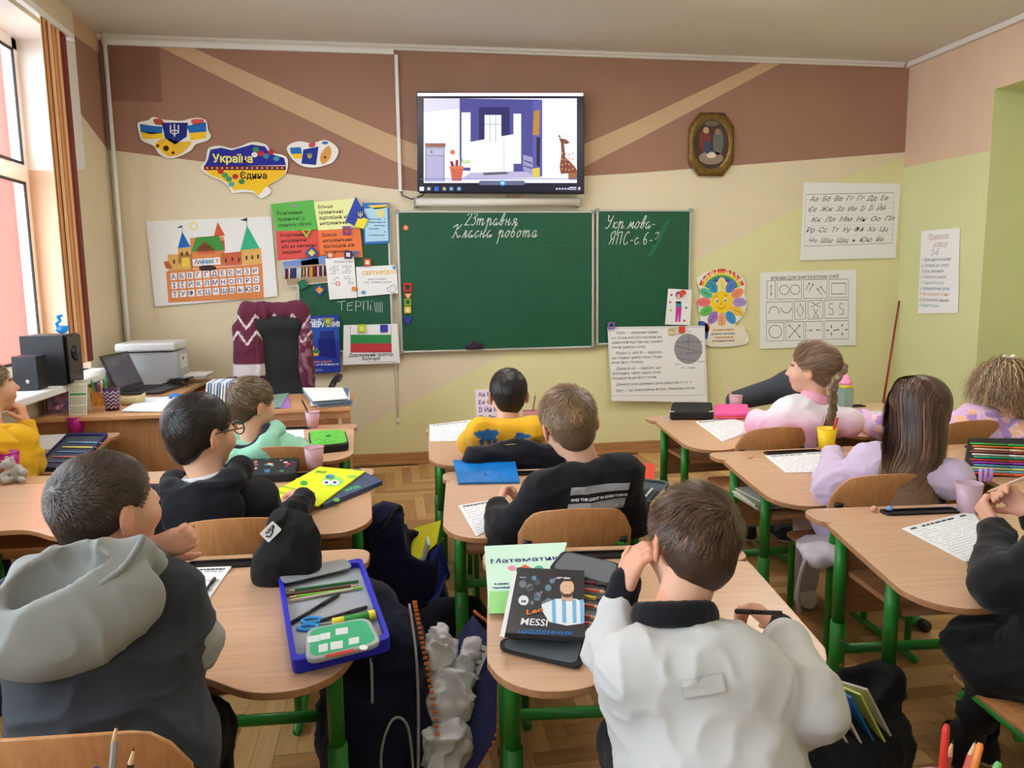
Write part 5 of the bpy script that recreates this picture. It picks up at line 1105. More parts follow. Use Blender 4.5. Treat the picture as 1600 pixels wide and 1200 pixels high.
# --- 3. glasses
k = Kid('child with round glasses in black hooded sweatshirt with white collar', d3(313, 674, 2.31), -42, 2, 2, d3(322, 748, 2.30), (-.50, 2.39, .47), d3(232, 798, 2.27), d3(402, 788, 2.32), sc=1.10)
k.arm('L', (-.80, 2.55, .64), (-.66, 2.72, .64)); k.arm('R', d3(425, 850, 2.42), (-.30, 2.66, .64)); k.legs(); k.hand('L', (.8, .4, 0), (0, 0, -1), -1); k.hand('R', (-.7, .6, 0), (0, 0, -1), 1)
k.body(); s = SDF(); k.torso(s, .030, .01); k.sleeve(s, 'L', (.056, .052, .042)); k.sleeve(s, 'R', (.056, .052, .042)); BK = (22, 24, 30)
s.ell(k.Pv+A([0, 0, .05]), A([.155, .13, .12]), k.T, .05); k.cloth('sweatshirt', [fabric(s, .008, BK, .010, 31)], 'black sweatshirt')
s = SDF(); b, u_, f_, l_ = k.N, k.up, k.fwd, k.lat
P = [b+l_*x+f_*y+u_*z for x, y, z in [(.05, .07, -.02), (.10, .02, .0), (.085, -.06, .0), (0, -.095, -.02), (-.085, -.06, .0), (-.10, .02, .0), (-.05, .07, -.02)]]
for i in range(6): s.cone(P[i], P[i+1], .034, .034, .02)
s.ell(b-f_*.105-u_*.07, (.115, .04, .085), k.T, .04); k.cloth('hood', [fabric(s, .0075, BK, .009, 33)], 'black hood')
k.collar((214, 216, 218), .056, .011, h=.02); k.trousers((30, 32, 40))
k.par(short_hair(None, k.H, k.R, k.sc, (40, 32, 30), 6500, .018, .010, .35, 41, .25, (.0, -.075, .06), .0018, .006, .2))
gl_ = MB(); Hh, RR, S_ = k.H, k.R, k.sc
G_ = lambda x, y, z: Vector(Hh+RR@(A([x, y, z])*S_))
for x in (-1, 1):
    gl_.tube([G_(x*.033+.024*math.cos(a), .100, .002+.019*math.sin(a)) for a in np.linspace(0, 2*math.pi, 17)], .0022, 6, False)
    gl_.tube([G_(x*.057, .098, .006), G_(x*.072, .085, .008), G_(x*.082, .02, .008), G_(x*.084, -.014, .006), G_(x*.082, -.024, -.012)], .0022, 6)
gl_.tube([G_(-.009, .102, .006), G_(.009, .102, .006)], .0022, 6)
go = k.par(gl_.ob('glasses', mat('black_acetate', (18, 22, 22), .3), None, True)); go['label'] = 'dark framed glasses'
# --- 4. mint hoodie
k = Kid('child in mint green hoodie at the desk with the green pencil case', d3(393, 630, 3.24), -46, 6, 4, d3(396, 692, 3.24), (-.48, 3.37, .47), d3(350, 714, 3.2), d3(442, 706, 3.26), vs=.009)
k.arm('L', (-.78, 3.55, .64), (-.62, 3.74, .64)); k.arm('R', d3(478, 716, 3.30), d3(462, 694, 3.42)); k.legs(); k.hand('L', (.8, .4, 0), (0, 0, -1), -1); k.hand('R', (-.5, .5, .1), (0, .3, -1), 1, curl=(.6, .8, .5))
k.body(); MT = (150, 208, 182); s = SDF(); k.torso(s, .026); k.sleeve(s, 'L'); k.sleeve(s, 'R', (.060, .054, .04)); k.cloth('hoodie', [fabric(s, .009, MT, .008, 51)], 'mint green hoodie')
s = SDF(); b, u_, f_, l_ = k.N, k.up, k.fwd, k.lat
P = [b+l_*x+f_*y+u_*z for x, y, z in [(.06, .07, .0), (.11, .0, .01), (.07, -.075, .0), (0, -.095, -.02), (-.08, -.07, .0), (-.11, .0, .01)]]
for i in range(5): s.cone(P[i], P[i+1], .032, .032, .02)
s.ell(b-f_*.1-u_*.06, (.105, .035, .075), k.T, .03); k.cloth('hood', [fabric(s, .008, MT, .007, 53)], 'mint hood')
s = SDF(); P = [p-l_*0+u_*.024-(p-b)*.22 for p in P]
for i in range(5): s.cone(P[i], P[i+1], .018, .018, .01)
k.cloth('hood_lining', [fabric(s, .007, (38, 40, 52), .003, 54)], 'dark blue hood lining')
k.trousers((60, 64, 74)); k.par(short_hair(None, k.H, k.R, k.sc, (104, 84, 62), 5000, .026, .011, .25, 61, .28, (.0, -.07, .065), .0024, .007, .3))
# --- 5. yellow hoodie, left edge
k = Kid('child in mustard yellow hoodie at the left picture edge, hand at mouth', d3(-18, 604, 3.24), -52, -4, 4, d3(-14, 680, 3.2), (-1.62, 3.36, .47), d3(-66, 704, 3.14), d3(28, 690, 3.22), vs=.009)
k.arm('R', d3(46, 726, 3.30), d3(40, 660, 3.34)); k.arm('L', (-1.80, 3.6, .64), (-1.70, 3.74, .64)); k.legs()
k.hand('R', d3(28, 620, 3.32)-d3(40, 660, 3.34), A([-.7, 0, .3]), 1, curl=(.9, 1.1, .7)); k.body(); YL = (232, 178, 34)
s = SDF(); k.torso(s, .03, .01); k.sleeve(s, 'L'); k.sleeve(s, 'R', (.064, .058, .038), 0, .86)
def ystripe(V, c):
    el = k.arms['R'][0]; t = (V-el)@unit(k.sR-el); d_ = np.linalg.norm(V-el-t[:, None]*unit(k.sR-el), axis=1)
    return c
k.cloth('hoodie', [fabric(s, .009, YL, .010, 71, colfn=ystripe)], 'mustard yellow hoodie')
s = SDF(); b, u_, f_, l_ = k.N, k.up, k.fwd, k.lat; s.ell(b-f_*.1-u_*.07, (.115, .045, .09), k.T, .03); s.cone(b+l_*.1, b-f_*.08, .035, .035, .03); s.cone(b-l_*.1, b-f_*.08, .035, .035, .03)
k.cloth('hood', [fabric(s, .008, YL, .008, 73)], 'yellow hood'); k.collar((26, 26, 30), .056, .014, h=.02); k.trousers((40, 44, 60))
k.par(short_hair(None, k.H, k.R, k.sc, (128, 106, 82), 5000, .012, .008, .5, 81, .22, width=.002, vs=.007))
# --- 6. dinosaur shirt
k = Kid('child in yellow shirt with blue dinosaurs, sitting closest to the blackboard', d3(794, 616, 3.38), 0, 8, 0, d3(793, 660, 3.34), (.49, 3.26, .47), d3(752, 674, 3.28), d3(834, 672, 3.28), vs=.009)
k.arm('L', (.34, 3.36, .65), (.40, 3.55, .63)); k.arm('R', (.65, 3.36, .65), (.60, 3.55, .63)); k.legs(); k.hand('L', (.5, .7, 0), (0, 0, -1), -1); k.hand('R', (-.5, .7, 0), (0, 0, -1), 1); k.body()
s = SDF(); k.torso(s, .018); k.sleeve(s, 'L', (.056, .05, .036), 0, .4); k.sleeve(s, 'R', (.056, .05, .036), 0, .4)
bk = k.N-k.fwd*.10
def dino(V, c):
    L = (V-k.N)@k.T; x, y, z = L.T; z = z-.024; bl_ = lin((44, 98, 150)); back = y < .03
    def e(cx, cz, rx, rz): return ((x-cx)/rx)**2+((z-cz)/rz)**2 < 1
    m = e(-.085, -.055, .042, .024) | e(-.055, -.045, .022, .014) | e(-.108, -.085, .009, .022) | e(-.075, -.085, .009, .022) | e(-.052, -.08, .008, .018) | e(-.12, -.05, .02, .012)
    m |= e(.055, -.06, .022, .020) | e(.078, -.056, .024, .010) | e(.042, -.085, .014, .026) | e(.01, -.15, .05, .03) | e(-.07, -.19, .045, .02) | e(.09, -.17, .03, .03)
    c[m & back] = bl_; return c
k.cloth('shirt', [fabric(s, .0065, (236, 176, 40), .005, 91, colfn=dino)], 'yellow shirt printed with blue dinosaurs'); k.collar((232, 172, 40), .055, .010, h=.01); k.trousers((50, 60, 80))
k.par(short_hair(None, k.H, k.R, k.sc, (36, 28, 26), 5500, .024, .011, .2, 95, .3, (-.02, -.07, .06), .0024, .007, .25))
# --- 7. black printed sweater
k = Kid('child in black sweater with slogan print on the back, middle row centre', d3(888, 660, 2.44), 6, 10, -8, d3(918, 734, 2.44), (.56, 2.33, .47), d3(850, 768, 2.40), d3(972, 742, 2.40), vs=.008, sc=1.08)
k.arm('L', d3(792, 838, 2.42), d3(778, 792, 2.54)); k.arm('R', d3(990, 816, 2.45), (.74, 2.60, .63)); k.legs()
k.hand('L', d3(794, 748, 2.62)-d3(778, 792, 2.54), A([.6, -.2, -.4]), 1, curl=(.8, 1.0, .7)); k.hand('R', (-.6, .6, 0), (0, 0, -1), 1); k.body(); BK2 = (20, 20, 24)
s = SDF(); k.torso(s, .032, .012); k.sleeve(s, 'L', (.056, .056, .042), .056, .9); k.sleeve(s, 'R', (.054, .050, .042)); s.ell(k.Pv+A([0, 0, .05]), A([.15, .13, .12]), k.T, .05)
k.cloth('sweater', [fabric(s, .0075, BK2, .009, 101)], 'black sweater'); k.collar(BK2, .060, .012, h=.014); k.trousers((84, 86, 88))
k.par(short_hair(None, k.H, k.R, k.sc, (140, 112, 84), 8000, .034, .013, .22, 111, .26, (.02, -.06, .075), .0021, .006, .3))
KID_B = k
back_print(k, 'sweater', 'back_print', [('poly', rrect(-.06, -.105, .115, -.018, .001), (150, 150, 152), .25), ('poly', rrect(-.06, -.070, .115, -.042, .001), (18, 18, 20), .25), ('text', 'FIND THE LIGHT IN EVERYTHING', -.054, -.0765, .0118, (226, 226, 226), .245)])
wb = k.par(MB().tube([k.arms['L'][0]*.16+k.arms['L'][1]*.84+A([.028*math.cos(a), .01*math.sin(a), .026*math.sin(a)]) for a in np.linspace(0, 2*math.pi, 13)], .008, 8, False).ob('wrist_band', mat('navy_rubber', (34, 30, 74), .5), None, True)); 
# --- 8. braid girl
k = Kid('girl with long braid in white to pink sweater, right of the circle poster', d3(1266, 576, 3.60), 48, 2, -4, d3(1276, 622, 3.60), (1.80, 3.31, .47), d3(1222, 660, 3.58), d3(1324, 660, 3.52), vs=.009)
k.arm('L', (1.76, 3.42, .665), (1.84, 3.60, .66)); k.arm('R', (2.06, 3.38, .64), (2.0, 3.6, .64)); k.legs(); k.hand('L', (.3, .8, 0), (0, 0, -1), -1); k.hand('R', (-.4, .8, 0), (0, 0, -1), 1); k.body()
def omb(V, c):
    z = V[:, 2]; t = np.clip((.80-z)/.14, 0, 1)[:, None]; c = A(lin((236, 234, 236)))*(1-t)+A(lin((240, 178, 206)))*t; return c
s = SDF(); k.torso(s, .026, .005); k.sleeve(s, 'L', (.062, .058, .044), .05); k.sleeve(s, 'R', (.062, .058, .044)); k.cloth('sweater', [fabric(s, .009, (240, 200, 215), .007, 121, colfn=omb)], 'fluffy sweater fading from white to pink')
k.collar((238, 170, 190), .054, .016, h=.02); k.trousers((90, 110, 140)); HB = (132, 104, 80)
V, Q = hair_cap(k.H, k.R, k.sc, .010, .012, .007, bumps=.003)
rt = A([.045, -.085, .03])*k.sc; q, nr = scalp_points(6000, k.H, k.R, k.sc, .009, 131, .014, .026)
fl = rt-q; fl -= nr*(fl*nr).sum(1)[:, None]; dist = np.linalg.norm(rt-q, axis=1); fl /= np.linalg.norm(fl, axis=1)[:, None]+1e-9
Vs, Qs, Cs = strands(k.H+q@k.R.T, fl@k.R.T, nr@k.R.T, 4, np.minimum(.07, dist*.9), .0026, hair_cols(len(q), HB, .25, 132), .10, 0, colliders=[(k.H+k.R@A([0, -.012, .022])*k.sc, A([.071, .089, .080])*k.sc+.010, k.R)])
br = []; r0 = k.H+k.R@rt; pth = spline([Vector(r0), Vector(r0+A([.03, -.045, -.03])), Vector(d3(1303, 600, 3.44)), Vector(d3(1301, 640, 3.44)), Vector(d3(1297, 655, 3.44))], 8)
s = SDF(); n_ = len(pth)
for j in range(3):
    pr_ = None
    for i in range(n_):
        a = i/n_*6.28*3.2+j*2.094; p = A(pth[i])+A([.013*math.sin(a), .007*math.sin(2*a), 0]); rr = .012*(1-.35*i/n_)
        if pr_ is not None: s.cone(pr_, p, rr, rr, .003)
        pr_ = p
Vb, Qb = snet(s, .0045, smooth=1)
tl_ = A(pth[-1]); ts = tl_+RNG.normal(0, .007, (500, 3)); dd = np.tile(A([-.22, -.05, -1.]), (500, 1))+RNG.normal(0, .12, (500, 3)); nn = np.tile(A([0, -1., .1]), (500, 1))
Vt, Qt, Ct = strands(ts, dd/np.linalg.norm(dd, axis=1)[:, None], nn, 4, .13, .003, hair_cols(500, HB, .25, 134), 0, 0)
k.par(qmesh('hair', [(V, Q, A(lin(HB))*.8), (Vs, Qs, Cs), (Vb, Qb, A(lin((112, 88, 66)))), (Vt, Qt, Ct)], M_HAIR, None))
k.par(MB().tube([tl_+A([.013*math.cos(a), .013*math.sin(a), 0]) for a in np.linspace(0, 6.283, 11)], .004, 6, False).ob('hair_tie', mat('black_elastic', (20, 20, 22), .8), None, True))
# --- 9. lilac girl with long hair
k = Kid('girl with long straight brown hair in pale lilac sweater, right middle row', d3(1434, 640, 2.76), 14, 14, 4, d3(1424, 712, 2.76), (1.67, 2.50, .47), d3(1356, 742, 2.70), d3(1486, 748, 2.66), sc=1.08)
k.arm('L', d3(1302, 764, 2.72), (1.78, 2.82, .65)); k.arm('R', (1.90, 2.52, .64), (1.86, 2.75, .64)); k.legs(); k.hand('L', (.5, .7, 0), (0, 0, -1), -1); k.hand('R', (-.4, .8, 0), (0, 0, -1), 1); k.body()
s = SDF(); k.torso(s, .034, .015); k.sleeve(s, 'L', (.060, .060, .046), .058); k.sleeve(s, 'R', (.056, .054, .044)); s.ell(k.Pv+A([0, 0, .05]), A([.15, .13, .12]), k.T, .05)
k.cloth('sweater', [fabric(s, .008, (206, 186, 214), .009, 141)], 'pale lilac sweater'); k.trousers((196, 176, 190), (210, 205, 205)); HL = (88, 62, 50)
hc = k.H+k.R@A([0, -.012, .022])*k.sc; V, Q = hair_cap(k.H, k.R, k.sc, .015, .03, .007, ear=.001, bumps=.002)
q, nr = scalp_points(9000, k.H, k.R, k.sc, .013, 151, .024, .0); n_ = len(q); cl = hair_cols(n_, HL, .25, 152); p0 = k.H+q@k.R.T
rel = p0-hc; ph = np.arctan2(rel@k.lat, -(rel@k.fwd))*.72; j_ = RNG.normal(0, 1, (n_, 3)); sp_, cp_ = np.sin(ph)[:, None], np.cos(ph)[:, None]; w_ = (ph/1.5708)[:, None]
up1 = np.clip((rel@A([0, 0, 1.]))/.09, -.4, 1)[:, None]
p1 = hc+k.lat*sp_*.098-k.fwd*cp_*.116+A([0, 0, 1.])*(up1*.03-.02)+j_*.003
p2 = k.N+k.lat*(w_*.088+j_[:, :1]*.004)-k.fwd*(.112*cp_+.02)+k.up*.03+j_*.003
p3 = k.N+k.lat*(w_*.085+.008+j_[:, 1:2]*.006)-k.fwd*(.180+.012*cp_)-k.up*.09
p4 = k.N+k.lat*(w_*.075+.022+j_[:, 2:]*.010)-k.fwd*(.190+.010*cp_)-k.up*(.150+.02*j_[:, :1])
def guided(C, width, cols, nrm, nsub=4):
    P = []; m = len(C)
    for i in range(m-1):
        a_, b_, c_, d_ = C[max(i-1, 0)], C[i], C[i+1], C[min(i+2, m-1)]
        for t in np.linspace(0, 1, nsub, endpoint=False): P.append(.5*(2*b_+(c_-a_)*t+(2*a_-5*b_+4*c_-d_)*t*t+(3*b_-a_-3*c_+d_)*t**3))
    P.append(C[-1]); n, kk_ = len(C[0]), len(P); V_ = []
    for j in range(kk_):
        t = P[min(j+1, kk_-1)]-P[max(j-1, 0)]; o_ = P[j]-hc; o_[:, 2] *= .2; s_ = np.cross(t, o_); s_ /= np.linalg.norm(s_, axis=1)[:, None]+1e-9; V_ += [P[j]+s_*width/2, P[j]-s_*width/2]
    V_ = np.stack(V_, 1).reshape(-1, 3); b0 = np.arange(n)[:, None]*2*kk_
    return V_, np.concatenate([b0+np.array([2*j, 2*j+1, 2*j+3, 2*j+2]) for j in range(kk_-1)]), np.repeat(cols, 2*kk_, axis=0)
Vs, Qs, Cs = guided([p0, p1, p2, p3, p4], .0034, cl, nr)
kk = 17; tt = np.tile(np.repeat(np.linspace(0, 1, kk), 2), len(q)); tip = np.clip((tt-.55)/.4, 0, 1)[:, None]; Cs = Cs*(1-tip)+A(lin((150, 118, 88)))*tip*(.7+.3*np.repeat(cl[:, :1]/cl[:, :1].mean(), 2*kk, 0))
k.par(qmesh('hair', [(V, Q, A(lin(HL))*.8), (Vs, Qs, Cs)], M_HAIR, None))
# --- 10. curly girl
k = Kid('girl with curly light brown hair in lilac heart patterned top, right edge', d3(1566, 598, 3.68), 52, 0, 0, d3(1572, 652, 3.66), (2.62, 3.28, .47), d3(1530, 690, 3.63), d3(1640, 690, 3.56), vs=.009)
k.arm('L', (2.42, 3.42, .62), (2.44, 3.62, .64)); k.arm('R', (2.92, 3.35, .62), (2.85, 3.55, .64)); k.legs(); k.hand('L', (.3, .8, 0), (0, 0, -1), -1); k.hand('R', (-.3, .8, 0), (0, 0, -1), 1); k.body()
def hearts(V, c):
    n1 = noise3(V*28, 5); n2 = noise3(V*22+9, 6); c[n1 > .60] = lin((176, 140, 206)); c[n2 > .66] = lin((240, 186, 150)); c[(n1 > .50) & (n1 < .55)] = lin((246, 214, 232)); return c
s = SDF(); k.torso(s, .024); k.sleeve(s, 'L', (.062, .056, .042), .05); k.sleeve(s, 'R'); k.cloth('top', [fabric(s, .007, (222, 184, 222), .006, 161, colfn=hearts)], 'lilac top with a pattern of hearts'); k.trousers((150, 140, 160)); HC = (150, 122, 92)
hc = k.H+k.R@A([0, -.012, .022])*k.sc; col_ = [(hc, A([.071, .089, .080])*k.sc+.014, k.R), (k.Pv+(k.N-k.Pv)*.62, A([.15, .115, .22]), k.T)]
V, Q = hair_cap(k.H, k.R, k.sc, .016, .022, .007, ear=.001, bumps=.012, seed=3); q, nr = scalp_points(2600, k.H, k.R, k.sc, .014, 171, .022, .0)
fl = q-A([0, -.02, .09]); fl -= nr*(fl*nr).sum(1)[:, None]; fl /= np.linalg.norm(fl, axis=1)[:, None]
Vs, Qs, Cs = strands(k.H+q@k.R.T, fl@k.R.T, nr@k.R.T, 22, RNG.uniform(.14, .25, len(q)), .0034, hair_cols(len(q), HC, .28, 172), .5, .13, .55, 173, col_)
k.par(qmesh('hair', [(V, Q, A(lin(HC))*.75), (Vs, Qs, Cs)], M_HAIR, None))
bc = k.H+k.R@(A([.0, -.02, .115])*k.sc); bw = MB()
for sg in (-1, 1): bw.lathe([(.002, 0), (.011, .014), (.014, .026), (.006, .034)], bc, 10, Matrix.Rotation(sg*1.35, 3, 'Y'))
k.par(bw.ob('hair_bow', mat('cream_satin', (226, 214, 200), .5), None, True))
# --- 11. girl in black at the right edge
k = Kid('girl in black with long dark hair at the right picture edge, hands clasped', d3(1730, 752, 1.78), 24, 10, 4, d3(1722, 858, 1.74), (1.56, 1.46, .44), d3(1640, 880, 1.74), d3(1830, 900, 1.66))
k.arm('L', d3(1556, 912, 1.84), d3(1556, 824, 2.02)); k.arm('R', (1.86, 1.62, .63), d3(1606, 800, 2.02)); k.legs(spread=.09)
k.hand('L', d3(1520, 768, 2.08)-d3(1556, 824, 2.02), A([.75, -.2, .1]), 1, curl=(.9, 1.1, .6)); k.hand('R', d3(1556, 752, 2.06)-d3(1606, 800, 2.02), A([-.8, -.2, .1]), -1, curl=(.8, 1.0, .6)); k.body()
s = SDF(); k.torso(s, .028); k.sleeve(s, 'L', (.060, .056, .042), .05, .9); k.sleeve(s, 'R', (.060, .054, .042)); k.cloth('jumper', [fabric(s, .008, (26, 25, 27), .008, 181)], 'black jumper')
k.trousers((18, 18, 20)); s = SDF(); s.ell(k.Pv+A([-.03, .08, -.01]), (.19, .22, .06), None); s.cone(k.Pv+A([-.16, .05, -.03]), k.Pv+A([-.20, .10, -.25]), .05, .03, .05)
k.cloth('skirt', [fabric(s, .009, (20, 20, 22), .010, 183)], 'black skirt'); HD = (44, 36, 34)
hc = k.H+k.R@A([0, -.012, .022])*k.sc; col_ = [(hc, A([.071, .089, .080])*k.sc+.012, k.R), (k.Pv+(k.N-k.Pv)*.62, A([.125, .11, .19]), k.T)]
V, Q = hair_cap(k.H, k.R, k.sc, .012, .03, .008, ear=.001); q, nr = scalp_points(3500, k.H, k.R, k.sc, .010, 191, .024, .0)
fl = np.stack([np.sign(q[:, 0])*.9, -.2+0*q[:, 0], -.5+0*q[:, 0]], 1); fl -= nr*(fl*nr).sum(1)[:, None]; fl /= np.linalg.norm(fl, axis=1)[:, None]
Vs, Qs, Cs = strands(k.H+q@k.R.T, fl@k.R.T, nr@k.R.T, 16, RNG.uniform(.30, .42, len(q)), .0026, hair_cols(len(q), HD, .3, 192), .05, .40, .10, 193, col_)
k.par(qmesh('hair', [(V, Q, A(lin(HD))*.8), (Vs, Qs, Cs)], M_HAIR, None))
# ------------------------------------------------------------------ small builders
def cup(label, pos, r0, r1, h, m, name='cup', cat='cup', group=None, rim=True, n=24):
    t = thing(name, label, cat, tuple(pos), group=group); th = .0016
    MB().lathe([(0, 0), (r0, 0), (r1, h), (r1-th, h), (r0-th, .003), (0, .003)], n=n).ob('cup_wall', m, t, True)
    if rim: MB().tube([(r1*math.cos(a), r1*math.sin(a), h) for a in np.linspace(0, 2*math.pi, n+1)], .0016, 6, False).ob('rim', m, t, True)
    return t
WOODTIP = mat('bare_pencil_wood', (224, 186, 140), .7)
def pencil(label, p0, p1, rgb, r=.0036, kind='pencil', group=None, tipdark=(50, 45, 45)):
    """p0 blunt end, p1 pointed end"""
    p0, p1 = Vector(p0), Vector(p1); L = (p1-p0).length; q = (p1-p0).to_track_quat('Z', 'Y')
    t = thing(kind, label, kind.split('_')[-1], tuple(p0), group=group); t.rotation_mode = 'QUATERNION'; t.rotation_quaternion = q
    m = rgbmat('lacquer_%d_%d_%d' % tuple(rgb), rgb, .3)
    if kind == 'pencil':
        MB().tube([(0, 0, 0), (0, 0, L-.022)], r, 6).ob('barrel', m, t); MB().lathe([(r*.98, L-.022), (r*.35, L-.005)], n=8).ob('bare_wood', WOODTIP, t, True); MB().lathe([(r*.35, L-.005), (0, L)], n=8).ob('lead', rgbmat('lacquer_%d_%d_%d' % tuple(tipdark), tipdark, .5), t, True)
    else:
        MB().tube([(0, 0, 0), (0, 0, L*.62)], r, 10).ob('barrel', m, t, True); MB().tube([(0, 0, L*.62), (0, 0, L*.63), (0, 0, L*.97), (0, 0, L)], [r*.9, r*1.18, r*1.1, r*.7], 10).ob('cap', rgbmat('lacquer_%d_%d_%d' % tuple(tipdark), tipdark, .3), t, True)
    return t
class Lay:
    """a flat thing lying on a desk's tilted writing board (or on a level plane)"""
    def __init__(s, key=None, z=None, up=.0015):
        if key: d = DESKS[key]; M = d.matrix_basis; a = d.rotation_euler.z; s.o = Vector((d.location.x, d.location.y, DZ)); s.ex = Vector((math.cos(a), math.sin(a), 0)); s.ey = Vector((-math.sin(a)*math.cos(TILT), math.cos(a)*math.cos(TILT), math.sin(TILT)))
        else: s.o = Vector((0, 0, z)); s.ex = Vector((1, 0, 0)); s.ey = Vector((0, 1, 0))
        s.n = s.ex.cross(s.ey); s.o = s.o+s.n*up; s.rot = Matrix((s.ex, s.ey, s.n)).transposed()
    def at(s, px, py, h=0.): r = ray(px, py); o = s.o+s.n*h; t = (o-CO).dot(s.n)/r.dot(s.n); return CO+r*t
    def begin(s, c): s.c = c
    def L(s, px, py, h=0.): d = s.at(px, py, h)-s.c; return (d.dot(s.ex), d.dot(s.ey))
    def item(s, name, label, cat, outline, th, m, part='sheet', group=None, bevel=0., h=0., r=None):
        P = [s.at(*p, h) for p in outline]; s.c = sum(P, Vector())/len(P); s.h = h
        s.root = thing(name, label, cat, tuple(s.c-s.n*0), s.rot.to_euler(), group); o = [(( p-s.c).dot(s.ex), (p-s.c).dot(s.ey)) for p in P]
        a = sum(o[i][0]*o[(i+1) % len(o)][1]-o[(i+1) % len(o)][0]*o[i][1] for i in range(len(o)))
        if a < 0: o = o[::-1]
        if r: o = round_poly(o, r)
        s.out = o; s.part = MB().prism(o, 0, th).ob(part, m, s.root, bevel=bevel) if m else None; s.k = Ink(.0003, th+.0004); s.th = th; return s
    def ll(s, *pts): return [s.L(*p, s.h+s.th) for p in pts]
    def poly(s, pts, rgb): s.k.poly(s.ll(*pts), rgb); return s
    def line(s, pts, w, rgb, closed=False): s.k.line(s.ll(*pts), w, rgb, closed); return s
    def text(s, t, p, q, size, rgb, bold=0., shear=0., sx=1.):
        a, b = s.ll(p, q); s.k.text(t, a[0], a[1], size, rgb, shear, 'LEFT', bold, math.atan2(b[1]-a[1], b[0]-a[0]), sx); return s
    def done(s, nm='print'): s.k.ob(nm, s.root); return s
def round_poly(o, r, n=5):
    out = []; N = len(o)
    for i in range(N):
        p, a, b = Vector(o[i]), Vector(o[i-1]), Vector(o[(i+1) % N]); u = (a-p).normalized(); w = (b-p).normalized(); rr = min(r, (a-p).length*.45, (b-p).length*.45); A0, B0 = p+u*rr, p+w*rr
        for j in range(n+1):
            t = j/n; q = A0*(1-t)**2+p*2*t*(1-t)+B0*t*t; out.append((q.x, q.y))
    return out
def quad_rows(k, c4, rows, rgb, seed, th=.35, lo=.03, hi=.97, wd=(.03, .12), dens=.85):
    """rows of illegible small print inside a quad (corner order tl, tr, br, bl)"""
    r = random.Random(seed); tl, tr2, br2, bl2 = [Vector(c) for c in c4]
    P = lambda u, v: (tl*(1-u)+tr2*u)*(1-v)+(bl2*(1-u)+br2*u)*v
    for i in range(rows):
        v0 = (i+.5-th/2)/rows; v1_ = (i+.5+th/2)/rows; u = lo
        while u < hi:
            w = r.uniform(*wd)
            if r.random() < dens: k.poly([tuple(P(a, b)) for a, b in ((u, v0), (min(u+w, hi), v0), (min(u+w, hi), v1_), (u, v1_))], rgb)
            u += w+.012
def worksheet(key, label, c4, seed, rows=14, rgb=(186, 190, 198), head=True, z=None):
    s = Lay(key, z); s.item('worksheet', label, 'paper', c4, .0006, M_PAPER, group='worksheets'); q = s.ll(*c4)
    quad_rows(s.k, q, rows, rgb, seed, .26, .07, .93, (.012, .045))
    tl, tr2, br2, bl2 = [Vector(c) for c in q]
    if head: quad_rows(s.k, [tuple(tl*.97+bl2*.03), tuple(tr2*.97+br2*.03), tuple(tr2*.9+br2*.1), tuple(tl*.9+bl2*.1)], 1, (60, 62, 70), seed+1, .6, .08, .9, (.04, .1), .95)
    return s.done()
# ------------------------------------------------------------------ teacher's corner
M_TD = wood('teacher_desk_wood', (214, 164, 118), (192, 140, 96), .4, 0); M_TDF = wood('teacher_desk_front', (196, 140, 92), (168, 112, 68), .45, 2)
td = thing('teacher_desk', 'long teacher desk of beech board with closed front panel', 'desk', (-1.02, 4.5, 0)); tz = .70
MB().box((0, 0, tz-.011), (1.60, .60, .022)).ob('desktop', M_TD, td, bevel=.003); MB().box((-.02, -.255, (tz-.022)/2+.02), (1.5, .018, tz-.062)).ob('front_panel', M_TDF, td)
for x in (-.78, .76): MB().box((x, .0, (tz-.022)/2), (.02, .54, tz-.022)).ob('side_panel', M_TDF, td)
MB().box((.3, -.262, tz-.045), (.98, .02, .04)).ob('apron_rail', M_TD, td)
sd = thing('computer_desk', 'beech side desk carrying laptop and printer in the corner', 'desk', (-1.53, 5.22, 0))
MB().box((0, 0, .709), (.56, .78, .022)).ob('desktop', M_TD, sd, bevel=.003)
for y in (-.37, .37): MB().box((0, y, .35), (.52, .02, .7)).ob('side_panel', M_TDF, sd)
def tdp(px, py, z=tz): return onZ(px, py, z)
sx_ = onY(30, 516, 4.3).x; sp = thing('subwoofer', 'black box subwoofer with glossy front standing on the window sill', 'speaker', (-1.765, 4.36, .862))
MB().box((0, 0, .13), (.21, .20, .26)).ob('cabinet', mat('black_vinyl', (30, 30, 34), .5), sp, bevel=.004); MB().box((.112, 0, .13), (.016, .19, .25)).ob('front_panel', mat('black_gloss', (12, 12, 14), .08), sp, bevel=.008)
MB().tube([(.118, 0, .16), (.128, 0, .16)], .034, 24).ob('volume_knob', M_BLACKP, sp, True); MB().tube([(.118, 0, .16), (.124, 0, .16)], .041, 24).ob('knob_ring', mat('dark_chrome', (70, 70, 74), .2, metal=1.), sp, True)
s2 = thing('satellite_speaker', 'small black speaker box in front of the subwoofer', 'speaker', (-1.78, 4.14, .862)); MB().box((0, 0, .085), (.115, .11, .17)).ob('cabinet', mat('black_vinyl', (30, 30, 34), .5), s2, bevel=.003)
MB().tube([(.01, -.056, .045), (.01, -.060, .045)], .010, 16).ob('emblem', M_STEEL, s2, True)
sw = thing('glass_swan', 'small bright blue glass swan on top of the subwoofer', 'figurine', (-1.70, 4.36, 1.124)); s = SDF(); s.ell((0, 0, .022), (.03, .018, .02)); s.chain([(-.018, 0, .03), (-.024, 0, .05), (-.006, 0, .066), (-.012, 0, .086), (.004, 0, .092)], [.009, .007, .007, .008, .006], .008); s.cone((.004, 0, .092), (.014, 0, .088), .005, .002, .004); s.cone((.02, 0, .03), (.036, 0, .044), .010, .003, .01)
